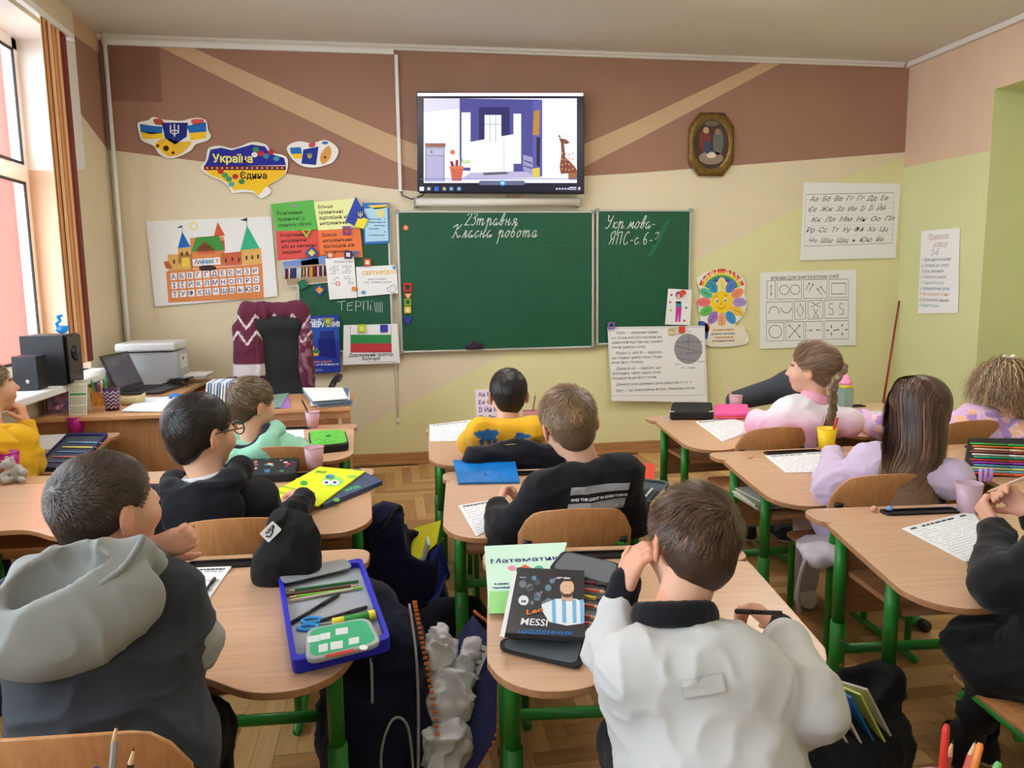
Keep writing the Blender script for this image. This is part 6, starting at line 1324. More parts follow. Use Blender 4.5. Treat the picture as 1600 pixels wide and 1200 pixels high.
V, Q = snet(s, .0035); qmesh('body', [(V*1.05, Q)], mat('blue_glass', (30, 150, 226), .08, trans=.5), sw)
# laptop, printer, leads
lp = thing('laptop', 'open dark grey laptop on the computer desk', 'laptop', (-1.50, 5.02, .722), (0, 0, math.radians(-8))); M_LAP = mat('laptop_grey', (52, 54, 58), .45)
MB().box((.03, 0, .008), (.25, .35, .016)).ob('base', M_LAP, lp, bevel=.004); kb = MB()
for i in range(5):
    for j in range(12): kb.box((-.06+i*.024, -.14+j*.0252, .018), (.019, .020, .004))
kb.ob('keyboard', M_BLACKP, lp); MB().box((.115, 0, .0165), (.07, .10, .001)).ob('touchpad', mat('laptop_pad', (70, 72, 76), .4), lp)
Ms = Matrix.Rotation(math.radians(-22), 3, 'Y'); hg = Vector((-.098, 0, .016)); lid = MB(); lid.box(hg+Ms @ Vector((0, 0, .118)), (.008, .35, .236), Ms); lid.ob('screen_lid', M_LAP, lp, bevel=.003)
sc2 = MB(); sc2.box(hg+Ms @ Vector((.0048, 0, .122)), (.001, .322, .196), Ms); sc2.ob('display', mat('dim_display', (84, 80, 92), .25, emit=.15, var=.3, scale=14), lp)
pr0 = thing('printer', 'white laser printer with paper tray in the rear left corner', 'printer', (-1.55, 5.42, .72)); M_PRN = mat('printer_white', (226, 228, 230), .45); M_PRG = mat('printer_grey', (186, 190, 194), .45)
MB().box((0, 0, .11), (.36, .30, .22)).ob('body', M_PRG, pr0, bevel=.012); MB().box((-.01, -.01, .255), (.37, .33, .055)).ob('scanner_lid', M_PRN, pr0, bevel=.014); MB().box((.183, -.03, .15), (.012, .16, .09)).ob('control_panel', M_PRN, pr0, bevel=.004)
MB().box((.26, 0, .045), (.16, .22, .012)).ob('paper_tray', M_PRG, pr0, bevel=.003); MB().box((.27, 0, .056), (.15, .2, .008)).ob('paper_stack', M_PAPER, pr0); MB().box((.188, -.05, .17), (.004, .03, .02)).ob('display', M_BLACKP, pr0)
cb_ = MB(); rr = random.Random(3)
for j in range(5):
    pts = [Vector((-1.36+rr.uniform(-.08, .10), 5.18+rr.uniform(-.08, .08), .728+rr.uniform(0, .05))) for _ in range(6)]; cb_.tube(spline(pts, 5), .0035, 6)
tag(cb_.ob('cable_tangle', M_BLACKP, None, True), 'tangle of black leads between laptop and printer', 'cables')
tag(MB().tube(spline([Vector((-1.70, 4.95, .73)), Vector((-1.74, 4.85, .80)), Vector((-1.66, 4.78, .76)), Vector((-1.72, 4.72, .74)), Vector((-1.6, 4.70, .715))], 6), .004, 6).ob('speaker_lead', M_BLACKP, None, True), 'black lead curling down behind the laptop', 'cable')
# desk clutter
p = tdp(71, 641); mc = thing('mesh_pen_cup', 'dark wire mesh pen cup full of red handled scissors', 'pen holder', tuple(p)); MB().lathe([(0, 0), (.034, 0), (.037, .1), (.035, .1), (.032, .003), (0, .003)], n=18).ob('cup_wall', mat('wire_mesh', (74, 64, 60), .4, metal=.5), mc, True)
for j, (dx, dy, c_, nm) in enumerate(((-.012, 0, (214, 40, 50), 'red'), (.010, -.008, (226, 60, 60), 'bright red'), (.004, .014, (196, 36, 60), 'crimson'))):
    t = thing('scissors', nm+' handled scissors standing in the mesh pen cup', 'scissors', (p.x+dx, p.y+dy, p.z+.01), (0, .08*j-.08, j*1.1), 'scissors in the mesh cup'); MB().box((0, 0, .04), (.012, .002, .08)).ob('blade', M_STEEL, t)
    for q_ in (-1, 1): MB().tube([(q_*.014+.011*math.cos(a), 0, .112+.017*math.sin(a)) for a in np.linspace(0, 6.283, 15)], .0042, 8, False).ob('handle', rgbmat('scissor_%d' % j, c_, .4), t, True)
p = tdp(93, 646); bx_ = thing('flower_box', 'lilac flower patterned desk box next to the calendar', 'box', (p.x, p.y+.06, p.z), (0, 0, .12)); MB().box((0, 0, .075), (.13, .10, .15)).ob('box_body', mat('flower_print', (150, 110, 150), .6, var=.6, scale=26), bx_, bevel=.002)
k = Ink(.0004, 0); rr = random.Random(2)
for j in range(16): x_, y_ = rr.uniform(-.055, .055), rr.uniform(.01, .14); k.poly(circ(x_, y_, rr.uniform(.007, .014), 9), rr.choice([(226, 150, 190), (200, 110, 160), (240, 190, 214), (120, 110, 170), (90, 90, 150)]))
k.ob('flower_print', bx_, M=Matrix.Translation((0, -.0506, 0)) @ Matrix.Rotation(math.pi/2, 4, 'X'))
p = tdp(122, 649); ca_ = thing('desk_calendar', 'small standing desk calendar with green month band', 'calendar', (p.x, p.y, p.z), (0, 0, .05)); Mt = Matrix.Rotation(math.radians(-14), 4, 'X'); cm = MB().box((0, 0, .085), (.088, .0016, .17)); cm.xf(Mt); cm.ob('front_card', mat('calendar_card', (226, 226, 204), .6), ca_)
cm = MB().box((0, .075, .083), (.088, .0016, .17)); cm.xf(Matrix.Translation((0, .01, 0)) @ Matrix.Rotation(math.radians(12), 4, 'X')); cm.ob('back_card', mat('calendar_card', (226, 226, 204), .6), ca_)
k = Ink(.0003, .0012); k.rect(-.04, .105, .04, .118, (90, 160, 96))
for r_ in range(5):
    for c_ in range(7): k.rect(-.038+c_*.0115, .06+r_*.008, -.032+c_*.0115, .064+r_*.008, (90, 90, 90)); k.rect(-.038+c_*.0115, .126+r_*.007, -.032+c_*.0115, .129+r_*.007, (120, 120, 110)); k.rect(-.038+c_*.0115, .01+r_*.008, -.032+c_*.0115, .014+r_*.008, (120, 120, 110))
k.ob('calendar_print', ca_, M=Mt @ Matrix.Rotation(math.pi/2, 4, 'X'))
for (px, py, w_, h_, c_, lb) in ((122, 637, .10, .10, (232, 160, 70), 'orange dotted'), (150, 636, .075, .075, (236, 176, 80), 'low orange')):
    p = tdp(px, py); og = thing('pen_organiser', lb+' wooden pen organiser on the teacher desk', 'pen holder', (p.x, p.y+.08, p.z)); w2 = w_/2; th = .004
    for c, d in (((0, -.035, h_/2), (w_, th, h_)), ((0, .035, h_/2), (w_, th, h_)), ((-w2, 0, h_/2), (th, .07, h_)), ((w2, 0, h_/2), (th, .07, h_)), ((0, 0, .002), (w_, .07, .004))): MB().box(c, d).ob('panel', mat('dotted_orange', c_, .6, var=.35, scale=90), og)
    rr = random.Random(int(px))
    for j in range(7):
        x_ = p.x-w2*.8+j*w_*.8/6; y_ = p.y+.08+rr.uniform(-.02, .02); c2 = rr.choice([(40, 70, 180), (240, 240, 240), (190, 40, 50), (50, 190, 80), (90, 60, 140), (60, 60, 66), (240, 190, 40)]); nmx = {40: 'blue', 240: 'white', 190: 'red', 50: 'green', 90: 'violet', 60: 'grey'}[c2[0]] if c2 != (240, 190, 40) else 'yellow'
        pencil(('leftmost ', 'second ', 'third ', 'middle ', 'fifth ', 'sixth ', 'rightmost ')[j]+nmx+' pen in the '+lb+' organiser', (x_, y_, p.z+.008), (x_+rr.uniform(-.02, .02), y_+rr.uniform(-.02, .02), p.z+rr.uniform(.12, .17)), c2, .0042, 'pen', 'pens in the organisers', c2)
p = tdp(176, 641); zc = cup('dark purple paper cup with white zigzag pattern on teacher desk', p, .034, .044, .115, mat('purple_paper', (70, 30, 74), .6), 'paper_cup'); k = MB(); 
for r_ in range(5):
    for j in range(9):
        a0 = j*.7; rr0 = .034+.010*(r_*.022+.012)/.115
        for (a, b, z0, z1) in ((a0, a0+.33, 0, .014), (a0+.37, a0+.66, .014, 0)):
            v = []
            for (aa, zz) in ((a, z0), (b, z1)):
                for e in (0, .005): zz2 = .012+r_*.02+zz+e; R_ = .0344+.010*zz2/.115; v.append((R_*math.cos(aa), R_*math.sin(aa), zz2))
            k.add(v, [(0, 2, 3, 1)])
k.ob('zigzag_print', mat('cup_print', (236, 222, 214), .6), zc)
p = tdp(206, 633); wk = thing('wicker_boat', 'small woven straw boat shaped basket beside the paper cup', 'basket', tuple(p), (0, 0, .3)); v = []; f = []; n = 20
for (sc3, z) in ((.6, 0), (.9, .02), (1., .045), (.93, .045), (.55, .006)):
    for i in range(n): a = 2*math.pi*i/n; v.append((.068*sc3*math.cos(a)*(1+.12*abs(math.cos(a))), .034*sc3*math.sin(a), z+(.022*abs(math.cos(a))**3 if z > .03 else 0)))
f = [(r*n+i, r*n+(i+1) % n, (r+1)*n+(i+1) % n, (r+1)*n+i) for r in range(4) for i in range(n)]+[tuple(4*n+i for i in range(n)), tuple(range(n-1, -1, -1))]; mesh_obj('woven_shell', v, f, mat('straw', (206, 186, 140), .8, var=.35, scale=120), wk, True)
def stack(label, c4, z, n, seed, name='paper_stack', each=.0022, cols=((240, 240, 242),)):
    rr = random.Random(seed); P = [onZ(*c, z) for c in c4]; c = sum(P, Vector())/4; t = thing(name, label, 'papers', tuple(c))
    for i in range(n):
        a = rr.uniform(-.09, .09); dx, dy = rr.uniform(-.015, .015), rr.uniform(-.015, .015); Mx = Matrix.Rotation(a, 3, 'Z'); o = [(Mx @ (p-c)) for p in P]; o = [(q.x+dx, q.y+dy) for q in o]
        ar_ = sum(o[k_][0]*o[(k_+1) % 4][1]-o[(k_+1) % 4][0]*o[k_][1] for k_ in range(4)); o = o if ar_ > 0 else o[::-1]; MB().prism(o, i*each, i*each+each*.8).ob('sheet', rgbmat('paper_%d_%d_%d' % cols[i % len(cols)], cols[i % len(cols)], .75), t)
    return t
stack('loose white papers at the front edge of the teacher desk', [(232, 624), (300, 622), (282, 644), (192, 644)], tz+.001, 6, 1)
stack('pile of copybooks and papers at the right end of the teacher desk', [(478, 616), (540, 616), (546, 634), (492, 638)], tz+.001, 9, 5, each=.005, cols=((240, 240, 236), (150, 180, 210), (236, 236, 240), (90, 110, 140)))
stack('lilac folder lying on the teacher desk', [(432, 618), (452, 616), (446, 638), (430, 639)], tz+.001, 2, 6, 'folder', .004, ((160, 110, 190), (120, 150, 140)))
p = tdp(340, 640); fh = thing('file_rack', 'upright rack of blue and white copybooks on the teacher desk', 'file rack', (p.x, p.y+.10, p.z)); MB().box((0, 0, .004), (.14, .2, .008)).ob('tray', mat('yellow_wood', (226, 170, 80), .5), fh)
for j in range(8): MB().box((-.055+j*.0155, 0, .075), (.009, .19, .14), Matrix.Rotation(.12, 3, 'Y')).ob('copybook', rgbmat('cb_%d' % (j % 3), ((226, 232, 240), (140, 170, 214), (240, 240, 236))[j % 3], .6), fh)
p = tdp(275, 626); tp_ = thing('tape_roll', 'bright blue tape dispenser behind the loose papers', 'tape', (p.x, p.y, p.z)); MB().tube([(.03*math.cos(a), 0, .018+.016*math.sin(a)) for a in np.linspace(0, 6.283, 15)], .010, 8, False).ob('body', rgbmat('blue_plastic', (30, 120, 200), .35), tp_, True)
# swivel chair with cardigan
oc = thing('office_chair', 'black high backed swivel chair behind the teacher desk', 'chair', (-.70, 5.22, 0)); M_OFF = mat('black_fabric', (22, 22, 26), .8, bump=.2, bscale=300)
s = SDF(); s.ell((0, 0, .50), (.25, .25, .05)); V, Q = snet(s, .014); qmesh('seat', [(V, Q)], M_OFF, oc)
s = SDF(); s.ell((0, .0, .86), (.205, .045, .34)); s.cone((-.12, .0, 1.12), (.12, 0, 1.12), .05, .05, .08); s.cone((-.16, 0, .66), (.16, 0, .66), .05, .05, .08); V, Q = snet(s, .014); V[:, 1] += .22-.0; qmesh('backrest', [(V-A([0, .44, 0]), Q)], M_OFF, oc)
for q_ in (-1, 1): MB().tube(spline([Vector((q_*.24, -.10, .52)), Vector((q_*.30, -.12, .66)), Vector((q_*.34, -.05, .735)), Vector((q_*.36, .10, .74)), Vector((q_*.34, .22, .70))], 6), .020, 10).ob('armrest', M_BLACKP, oc, True)
MB().tube([(0, 0, .10), (0, 0, .48)], .03, 14).ob('gas_lift', M_STEEL, oc, True)
for j in range(5): a = j*1.2566; MB().tube([(0, 0, .10), (.28*math.cos(a), .28*math.sin(a), .06)], [.028, .018], 10).ob('base_arm', M_BLACKP, oc, True); MB().tube([(.28*math.cos(a)-.012, .28*math.sin(a), .03), (.28*math.cos(a)+.012, .28*math.sin(a), .03)], .028, 12).ob('castor', M_BLACKP, oc, True)
cg = thing('cardigan', 'maroon cardigan with pale chevron bands hung over the swivel chair', 'cardigan', (-.70, 5.0, .6)); s = SDF(); s.cone((-.17, .0, .60), (.15, .0, .60), .058, .058, .05); s.ell((-.15, -.012, .33), (.085, .062, .30), None, .05); s.ell((.175, -.005, .30), (.05, .058, .30), None, .05); s.cone((-.22, -.01, .5), (-.235, -.02, .12), .04, .035, .04)
V, Q = snet(s, .008); V = folds(V, vnormals(V, Q), .012, 77, (12, 12, 5)); c = np.tile(A(lin((92, 34, 56))), (len(V), 1)); x, y, z = V.T
zz = lambda x: .05*np.abs(((x*9) % 1)-.5)*2
for z0, w_ in ((.50, .010), (.40, .010)): c[(np.abs(z-z0-zz(x)*1.6) < w_) & (y < .02)] = lin((206, 196, 196))
c[(z > .20) & (z < .275) & (x < .05)] = lin((200, 192, 194)); c[(z > .06) & (z < .11) & (x < .0)] = lin((190, 184, 186)); c[(x > .10) & (noise3(V*40, 3) > .55) & (z < .52)] = lin((130, 90, 106))
qmesh('knit', [(V, Q, c)], M_CLOTH, cg)
rb = thing('red_bag', 'dark red bag standing between the side desk and the swivel chair', 'bag', (-1.12, 5.12, .42)); s = SDF(); s.cone((-.10, 0, .1), (.10, 0, .12), .10, .10, .05); s.cone((-.1, 0, .22), (.09, 0, .26), .05, .05, .06); V, Q = snet(s, .012); qmesh('bag_body', [(folds(V, vnormals(V, Q), .012, 4), Q, A(lin((120, 30, 34))))], M_CLOTH, rb); MB().box((0, 0, -.2), (.26, .24, .44)).ob('stool_box', M_TDF, rb)
# ------------------------------------------------------------------ things on the pupils' desks
M_MAUVE = mat('mauve_plastic', (206, 160, 170), .35, alpha=.92); M_MAG = mat('magenta_plastic', (190, 30, 140), .35); M_YCUP = mat('yellow_plastic', (248, 206, 30), .4)
def shelf(px, py, z=DZ): return onZ(px, py, z)
# far left desks
p = shelf(120, 676); cup('magenta plant pot style cup on the far left desk', p, .030, .044, .085, M_MAG)
p = shelf(8, 748); cup('magenta cup behind the grey toy bear at the left edge', (p.x, p.y+.03, DZ), .032, .046, .10, M_MAG)
p = shelf(26, 752); tb_ = thing('toy_bear', 'small light grey plush bear lying beside the magenta cup', 'toy', (p.x, p.y, DZ)); s = SDF(); s.ell((.006, 0, .034), (.028, .024, .034)); s.ell((-.020, -.006, .070), (.026, .023, .022), None, .006); s.ell((-.038, -.020, .066), (.012, .010, .009), None, .006)
for a in ((-.032, .012, .091), (-.004, -.010, .092)): s.ell(a, (.010, .006, .010), None, .004)
for a, e in (((-.018, -.018, .045), (-.036, -.036, .026)), ((.022, -.014, .048), (.044, -.028, .040)), ((-.004, -.02, .016), (-.022, -.044, .013)), ((.020, -.016, .016), (.038, -.040, .014))): s.cone(a, e, .011, .013, .006)
V, Q = snet(s, .004); qmesh('plush_body', [(V+vnormals(V, Q)*(.002*(noise3(V*300)-.5))[:, None], Q, A(lin((178, 172, 164))))], M_CLOTH, tb_)
s = Lay('La'); s.item('worksheet', 'worksheet half hidden behind the pupil in yellow', 'paper', [(62, 680), (104, 678), (82, 702), (58, 702)], .0006, M_PAPER, group='worksheets').done()
def open_case(key, name, label, c4, rgb, rows, seed, flap=None, inner=(60, 62, 74), h=.02, wall=.012):
    """zip pencil case lying open: rim, tray and rows of pens held by elastic"""
    s = Lay(key); s.item(name, label, 'pencil case', c4, h*.45, rgbmat(name+'_shell_%d' % rgb[2], rgb, .6), 'shell', r=.02, bevel=.003); o = s.out
    c = Vector((0, 0)); inn_ = [(x*.90, y*.90) for x, y in o]; n = len(o)
    v = [(x, y, h*.40) for x, y in o]+[(x*1.0, y*1.0, h) for x, y in o]+[(x, y, h) for x, y in inn_]+[(x, y, h*.5) for x, y in inn_]
    f = [(r*n+i, r*n+(i+1) % n, (r+1)*n+(i+1) % n, (r+1)*n+i) for r in range(3) for i in range(n)]; mesh_obj('rim', v, f, rgbmat(name+'_shell_%d' % rgb[2], rgb, .6), s.root, bevel=.002)
    MB().prism(inn_, h*.45, h*.52).ob('lining', rgbmat('lining_%d_%d_%d' % inner, inner, .7), s.root); return s
def lay_pen(s, p, q, rgb, label, kind='pencil', r=.0036, h=.016, group=None, tip=(50, 45, 45)):
    a, b = s.at(*p, h), s.at(*q, h); return pencil(label, a, b, rgb, r, kind, group, tip)
s = open_case('La', 'pencil_case', 'open navy pencil case with rows of pencils, far left desk', [(106, 682), (170, 682), (118, 738), (52, 736)], (34, 36, 90), 0, 1)
for j, (c_, nm) in enumerate((((190, 50, 60), 'red'), ((40, 60, 150), 'blue'), ((200, 90, 60), 'rust'), ((60, 120, 200), 'light blue'), ((236, 226, 60), 'yellow'), ((90, 160, 210), 'sky blue'))): lay_pen(s, (66+j*8, 729-j*7.6), (126+j*7, 729-j*7.4), c_, nm+' pencil in the open navy case on the far left desk', group='pencils in navy case')
# desk 1a
p = shelf(489, 668); cup('mauve cup with a pen on the desk of the pupil in mint', p, .028, .038, .085, M_MAUVE); pencil('dark pen leaning in the mauve cup near the teacher desk', (p.x+.01, p.y, p.z+.006), (p.x-.05, p.y, p.z+.15), (50, 50, 70), .004, 'pen')
worksheet('1a', 'worksheet in front of the pupil in mint', [(440, 672), (474, 671), (476, 684), (444, 686)], 3, 6)
s = Lay('1a'); s.item('pencil_case', 'closed black pencil case with bright green top', 'pencil case', [(482, 684), (540, 682), (546, 704), (486, 710)], .035, rgbmat('black_nylon', (26, 26, 30), .7), 'case_body', r=.03, bevel=.006); MB().prism([(x*.93, y*.93) for x, y in s.out], .035, .039).ob('top_cover', mat('green_scales', (96, 190, 70), .5, var=.35, scale=60), s.root, bevel=.002); MB().box((.0, .01, .041), (.02, .01, .003)).ob('zip_tag', M_BLACKP, s.root)
# desk 1b
p = shelf(492, 734); cup('mauve plastic cup on the shelf beside the yellow workbook', p, .030, .040, .095, M_MAUVE)
s = Lay('1b'); s.item('pencil_case', 'closed dark pencil case with colourful badges on the lid', 'pencil case', [(384, 728), (468, 726), (462, 752), (372, 756)], .032, rgbmat('black_nylon', (26, 26, 30), .7), 'case_body', r=.02, bevel=.006)
rr = random.Random(12)
for j in range(26): a = rr.random(); b = rr.random(); q = [Vector(x) for x in s.out[::6]]; x_ = min(v[0] for v in s.out)*.85*(1-a)+max(v[0] for v in s.out)*.85*a; y_ = min(v[1] for v in s.out)*.8*(1-b)+max(v[1] for v in s.out)*.8*b; s.k.poly(circ(x_, y_, rr.uniform(.005, .011), 9), rr.choice([(200, 60, 60), (220, 150, 80), (120, 70, 150), (70, 130, 190), (220, 220, 220), (60, 140, 90)]))
s.done('badge_print')
bt = onZ(358, 756, DZ); fl_ = thing('glue_tube', 'dark violet tube standing in front of the pupil with glasses', 'tube', (bt.x, bt.y, DZ-.02)); MB().lathe([(0, 0), (.020, 0), (.020, .07), (.012, .08), (.012, .095), (0, .096)], n=16).ob('tube_body', rgbmat('violet_tube', (44, 36, 86), .35), fl_, True); MB().lathe([(.0205, .03), (.0205, .045)], n=16).ob('label_band', rgbmat('tube_band', (220, 220, 230), .5), fl_, True)
worksheet('1b', 'upper worksheet beside the pupil with glasses', [(378, 758), (410, 751), (420, 766), (392, 776)], 5, 5)
worksheet('1b', 'lower worksheet beside the pupil with glasses', [(400, 770), (420, 764), (452, 806), (432, 812)], 6, 7)
s = Lay('1b'); s.item('book', 'dark blue book under the yellow workbook', 'book', [(500, 748), (560, 738), (598, 758), (506, 796)], .018, rgbmat('navy_cover', (62, 78, 112), .5), 'cover', bevel=.002); s.text('2025', (540, 768), (560, 762), .035, (90, 200, 120), .001); s.poly(circ(526, 781, 5, 12, 3), (110, 190, 90)); s.done()
s = Lay('1b', up=.021); s.item('workbook', 'bright yellow workbook with green owl-eyed figure on the cover', 'book', [(500, 731), (571, 738), (496, 793), (418, 775)], .006, rgbmat('yellow_cover', (228, 240, 36), .45), 'cover', bevel=.001)
s.text('Хвилинка', (498, 779), (436, 767), .042, (110, 190, 60), .0005); s.text('за хвилинкою', (494, 770), (456, 762), .024, (120, 190, 70), .0008); s.text('2', (498, 736), (488, 742), .05, (90, 160, 60), .002); s.text('клас', (512, 737), (494, 735), .022, (90, 160, 60), .001)
s.poly(circ(520, 752, 17, 18, 8.5), (150, 214, 110)); s.poly(circ(516, 745, 8, 12, 4), (70, 150, 200)); s.poly(circ(475, 755, 6, 12, 4), (60, 160, 70)); s.k.up(); s.poly(circ(510, 754, 6.5, 14, 4), (244, 246, 250)); s.poly(circ(523, 754, 6.5, 14, 4), (244, 246, 250)); s.k.up(); s.poly(circ(510, 754, 3, 10, 2), (40, 60, 120)); s.poly(circ(523, 754, 3, 10, 2), (40, 60, 120)); s.poly(circ(550, 745, 9, 12, 2.4), (140, 200, 90)); s.done()
# desk 1c
worksheet('1c', 'worksheet with a drawing in front of the pupil with the grey hood', [(282, 888), (362, 885), (318, 948), (286, 940)], 8, 4)
s = Lay('1c', up=.003); pencil('black pen lying on the worksheet near the grey hood', s.at(318, 927, .004), s.at(336, 903, .004), (24, 24, 28), .004, 'pen')
hat = onZ(446, 905, DZ); bn = thing('beanie_hat', 'black knitted beanie with white label on the nearest left desk', 'hat', (hat.x, hat.y+.02, DZ)); s = SDF(); s.cone((-.085, -.02, .025), (.09, -.03, .035), .04, .045, .03); s.cone((-.03, 0, .06), (.06, 0, .10), .07, .075, .05); s.cone((.03, 0, .12), (-.005, .0, .150), .062, .05, .05); s.cone((-.10, .0, .01), (-.07, 0, .05), .016, .03, .03)
V, Q = snet(s, .006); V = folds(V, vnormals(V, Q), .010, 55, (9, 9, 9))*A([.66, .8, .88]); qmesh('knit', [(V, Q, A(lin((18, 18, 20))))], mat('black_knit', (17, 17, 19), .9, bump=.6, bscale=240, stretch=(1, 1, 2.5)), bn)
s = Sheet.__new__(Sheet); lb = MB().prism(round_poly([(-.022, -.016), (.022, -.016), (.022, .016), (-.022, .016)], .004), 0, .0015); Ml = Matrix.Translation((-.024, -.056, .140)) @ Matrix.Rotation(math.radians(72), 4, 'X') @ Matrix.Rotation(.75, 4, 'Z'); lb.xf(Ml); lb.ob('label', mat('white_tag', (230, 230, 230), .6), bn)
k = Ink(.0003, .002); k.line([(-.016, .0), (-.010, -.008), (.0, -.006), (.016, .006)], .004, (40, 40, 44)); k.text('NIKE', -.012, .0, .012, (40, 40, 44), .2, bold=.0004); k.ob('label_print', bn, M=Ml)
s = open_case('1c', 'pencil_case', 'open royal blue pencil case with pens, glue stick and scissors', [(436, 918), (566, 888), (612, 1018), (458, 1056)], (30, 34, 190), 0, 2, inner=(160, 164, 170), h=.032)
s2 = Lay('1c', up=.03); s2.item('case_flap', 'grey inner flap of the blue pencil case, standing open', 'case flap', [(434, 896), (540, 874), (552, 888), (442, 914)], .004, rgbmat('grey_vinyl', (150, 154, 158), .5), 'flap', r=.02, bevel=.001); fo = s2.root; fo.parent = s.root; fo.matrix_parent_inverse = s.root.matrix_basis.inverted(); del fo['category']; fo.name = 'inner_flap'
for a, b, c_, lb_, kd, rd in (((560, 908), (446, 924), (40, 110, 50), 'dark green pencil, top row of the blue case', 'pencil', .0038), ((446, 930), (562, 914), (100, 60, 50), 'brown pencil, second row of the blue case', 'pencil', .0038), ((566, 918), (448, 934), (120, 190, 60), 'light green pencil, third row of the blue case', 'pencil', .0038), ((552, 920), (446, 940), (200, 190, 170), 'wooden pencil with dark bands in the blue case', 'pencil', .0038), ((454, 974), (530, 928), (22, 22, 26), 'black fineliner lying across the blue case', 'pen', .0042), ((500, 970), (574, 948), (40, 30, 34), 'dark brown marker beside the glue stick', 'pen', .004)): lay_pen(s, a, b, c_, lb_, kd, rd, .022, 'pencils in the blue case')
gl2 = s.at(520, 974, .030); gr2 = s.at(586, 960, .030); gs = thing('glue_stick', 'green glue stick with yellow caps in the blue pencil case', 'glue stick', tuple(gl2)); gs.rotation_mode = 'QUATERNION'; gs.rotation_quaternion = (gr2-gl2).to_track_quat('Z', 'Y'); Lg = (gr2-gl2).length
MB().tube([(0, 0, 0), (0, 0, Lg*.26)], .0115, 16).ob('cap', rgbmat('glue_yellow', (240, 226, 60), .35), gs, True); MB().tube([(0, 0, Lg*.26), (0, 0, Lg*.84)], .0108, 16).ob('barrel', rgbmat('glue_green', (40, 150, 60), .35), gs, True); MB().tube([(0, 0, Lg*.84), (0, 0, Lg)], .0115, 16).ob('base_knob', rgbmat('glue_yellow', (240, 226, 60), .35), gs, True)
c0 = s.at(478, 974, .02); sci = thing('scissors', 'sky blue handled scissors in the blue pencil case', 'scissors', tuple(c0), s.rot.to_euler())
for q_, (cx, cy) in enumerate(((.012, .012), (.008, -.018))): MB().tube([(cx+.022*math.cos(a)-.01*math.sin(a)*0, cy+.011*math.sin(a), 0) for a in np.linspace(0, 6.283, 17)], .0042, 8, False).ob('handle', rgbmat('sky_plastic', (50, 150, 220), .35), sci, True)
MB().box((.06, -.003, 0), (.06, .006, .002), Matrix.Rotation(.1, 3, 'Z')).ob('blade', M_STEEL, sci)
s3 = Lay('1c', up=.030); s3.item('tin_box', 'flat tin with green stationery print in the blue pencil case', 'tin', [(478, 990), (576, 970), (598, 1012), (478, 1042)], .012, rgbmat('grey_tin', (170, 176, 176), .4), 'tin_body', r=.03, bevel=.004); o = [(x*.88, y*.86) for x, y in s3.out]; s3.k.poly(o, (70, 180, 130)); s3.k.up()
for a in ((490, 1000, 12, 5), (508, 996, 10, 5), (534, 988, 12, 5), (505, 1014, 9, 6), (526, 1010, 12, 6), (553, 1003, 10, 5)): s3.poly([(a[0]-a[2]*.8, a[1]-a[3]), (a[0]+a[2]*.8, a[1]-a[3]-3), (a[0]+a[2]*.8, a[1]+a[3]-3), (a[0]-a[2]*.8, a[1]+a[3])], (226, 234, 232))
s3.poly([(508, 1024), (552, 1014), (556, 1018), (510, 1028)], (200, 60, 50)); s3.poly(circ(568, 1012, 7, 12, 4), (240, 240, 238)); s3.done()
# desk 2a
worksheet('2a', 'worksheet with a grid on the desk below the blackboard', [(671, 664), (737, 656), (738, 688), (672, 690)], 11, 9, (170, 174, 190))
p = onY(746, 645, 4.02); ac = thing('alphabet_card', 'small standing alphabet card behind the pupil in the dinosaur shirt', 'card', (p.x, 4.02, DZ), (math.radians(78), 0, 0)); MB().box((.08, .09, 0), (.17, .18, .002)).ob('card', mat('mauve_card', (222, 206, 216), .6), ac); k = Ink(.0004, .0014)
for i, t in enumerate(('Аа Бб Вв', 'Ее Єє Жж', 'Її Йй Кк', 'Пп Рр Сс')): k.text(t, .008, .142-i*.042, .032, (60, 60, 120), bold=.0006)
k.ob('print', ac); p = onY(829, 652, 4.0); pbx = thing('pencil_box', 'small pink pencil box with a standing pencil behind the dinosaur shirt pupil', 'box', (p.x, 4.0, DZ)); 
for c, d in (((0, -.03, .03), (.08, .003, .06)), ((0, .03, .03), (.08, .003, .06)), ((-.04, 0, .03), (.003, .06, .06)), ((.04, 0, .03), (.003, .06, .06)), ((0, 0, .002), (.08, .06, .003))): MB().box(c, d).ob('panel', rgbmat('dusty_pink', (206, 150, 150), .5), pbx)
pencil('brown pencil standing in the small pink box', (p.x+.005, 4.0, DZ+.005), (p.x+.03, 4.0, DZ+.16), (140, 96, 70), .004)
jk = thing('jacket', 'black jacket hung over the chair below the blackboard', 'jacket', (.49, 3.035, .43)); s = SDF(); s.cone((-.15, .02, .22), (.15, .02, .22), .045, .045, .04); s.ell((0, .02, .08), (.195, .042, .20), None, .05); s.cone((-.17, .02, .2), (-.20, .01, -.05), .045, .04, .04); s.cone((.17, .02, .2), (.20, .01, -.05), .045, .04, .04)
V, Q = snet(s, .009); qmesh('cloth', [(folds(V, vnormals(V, Q), .010, 66), Q, A(lin((22, 22, 30))))], M_CLOTH, jk)
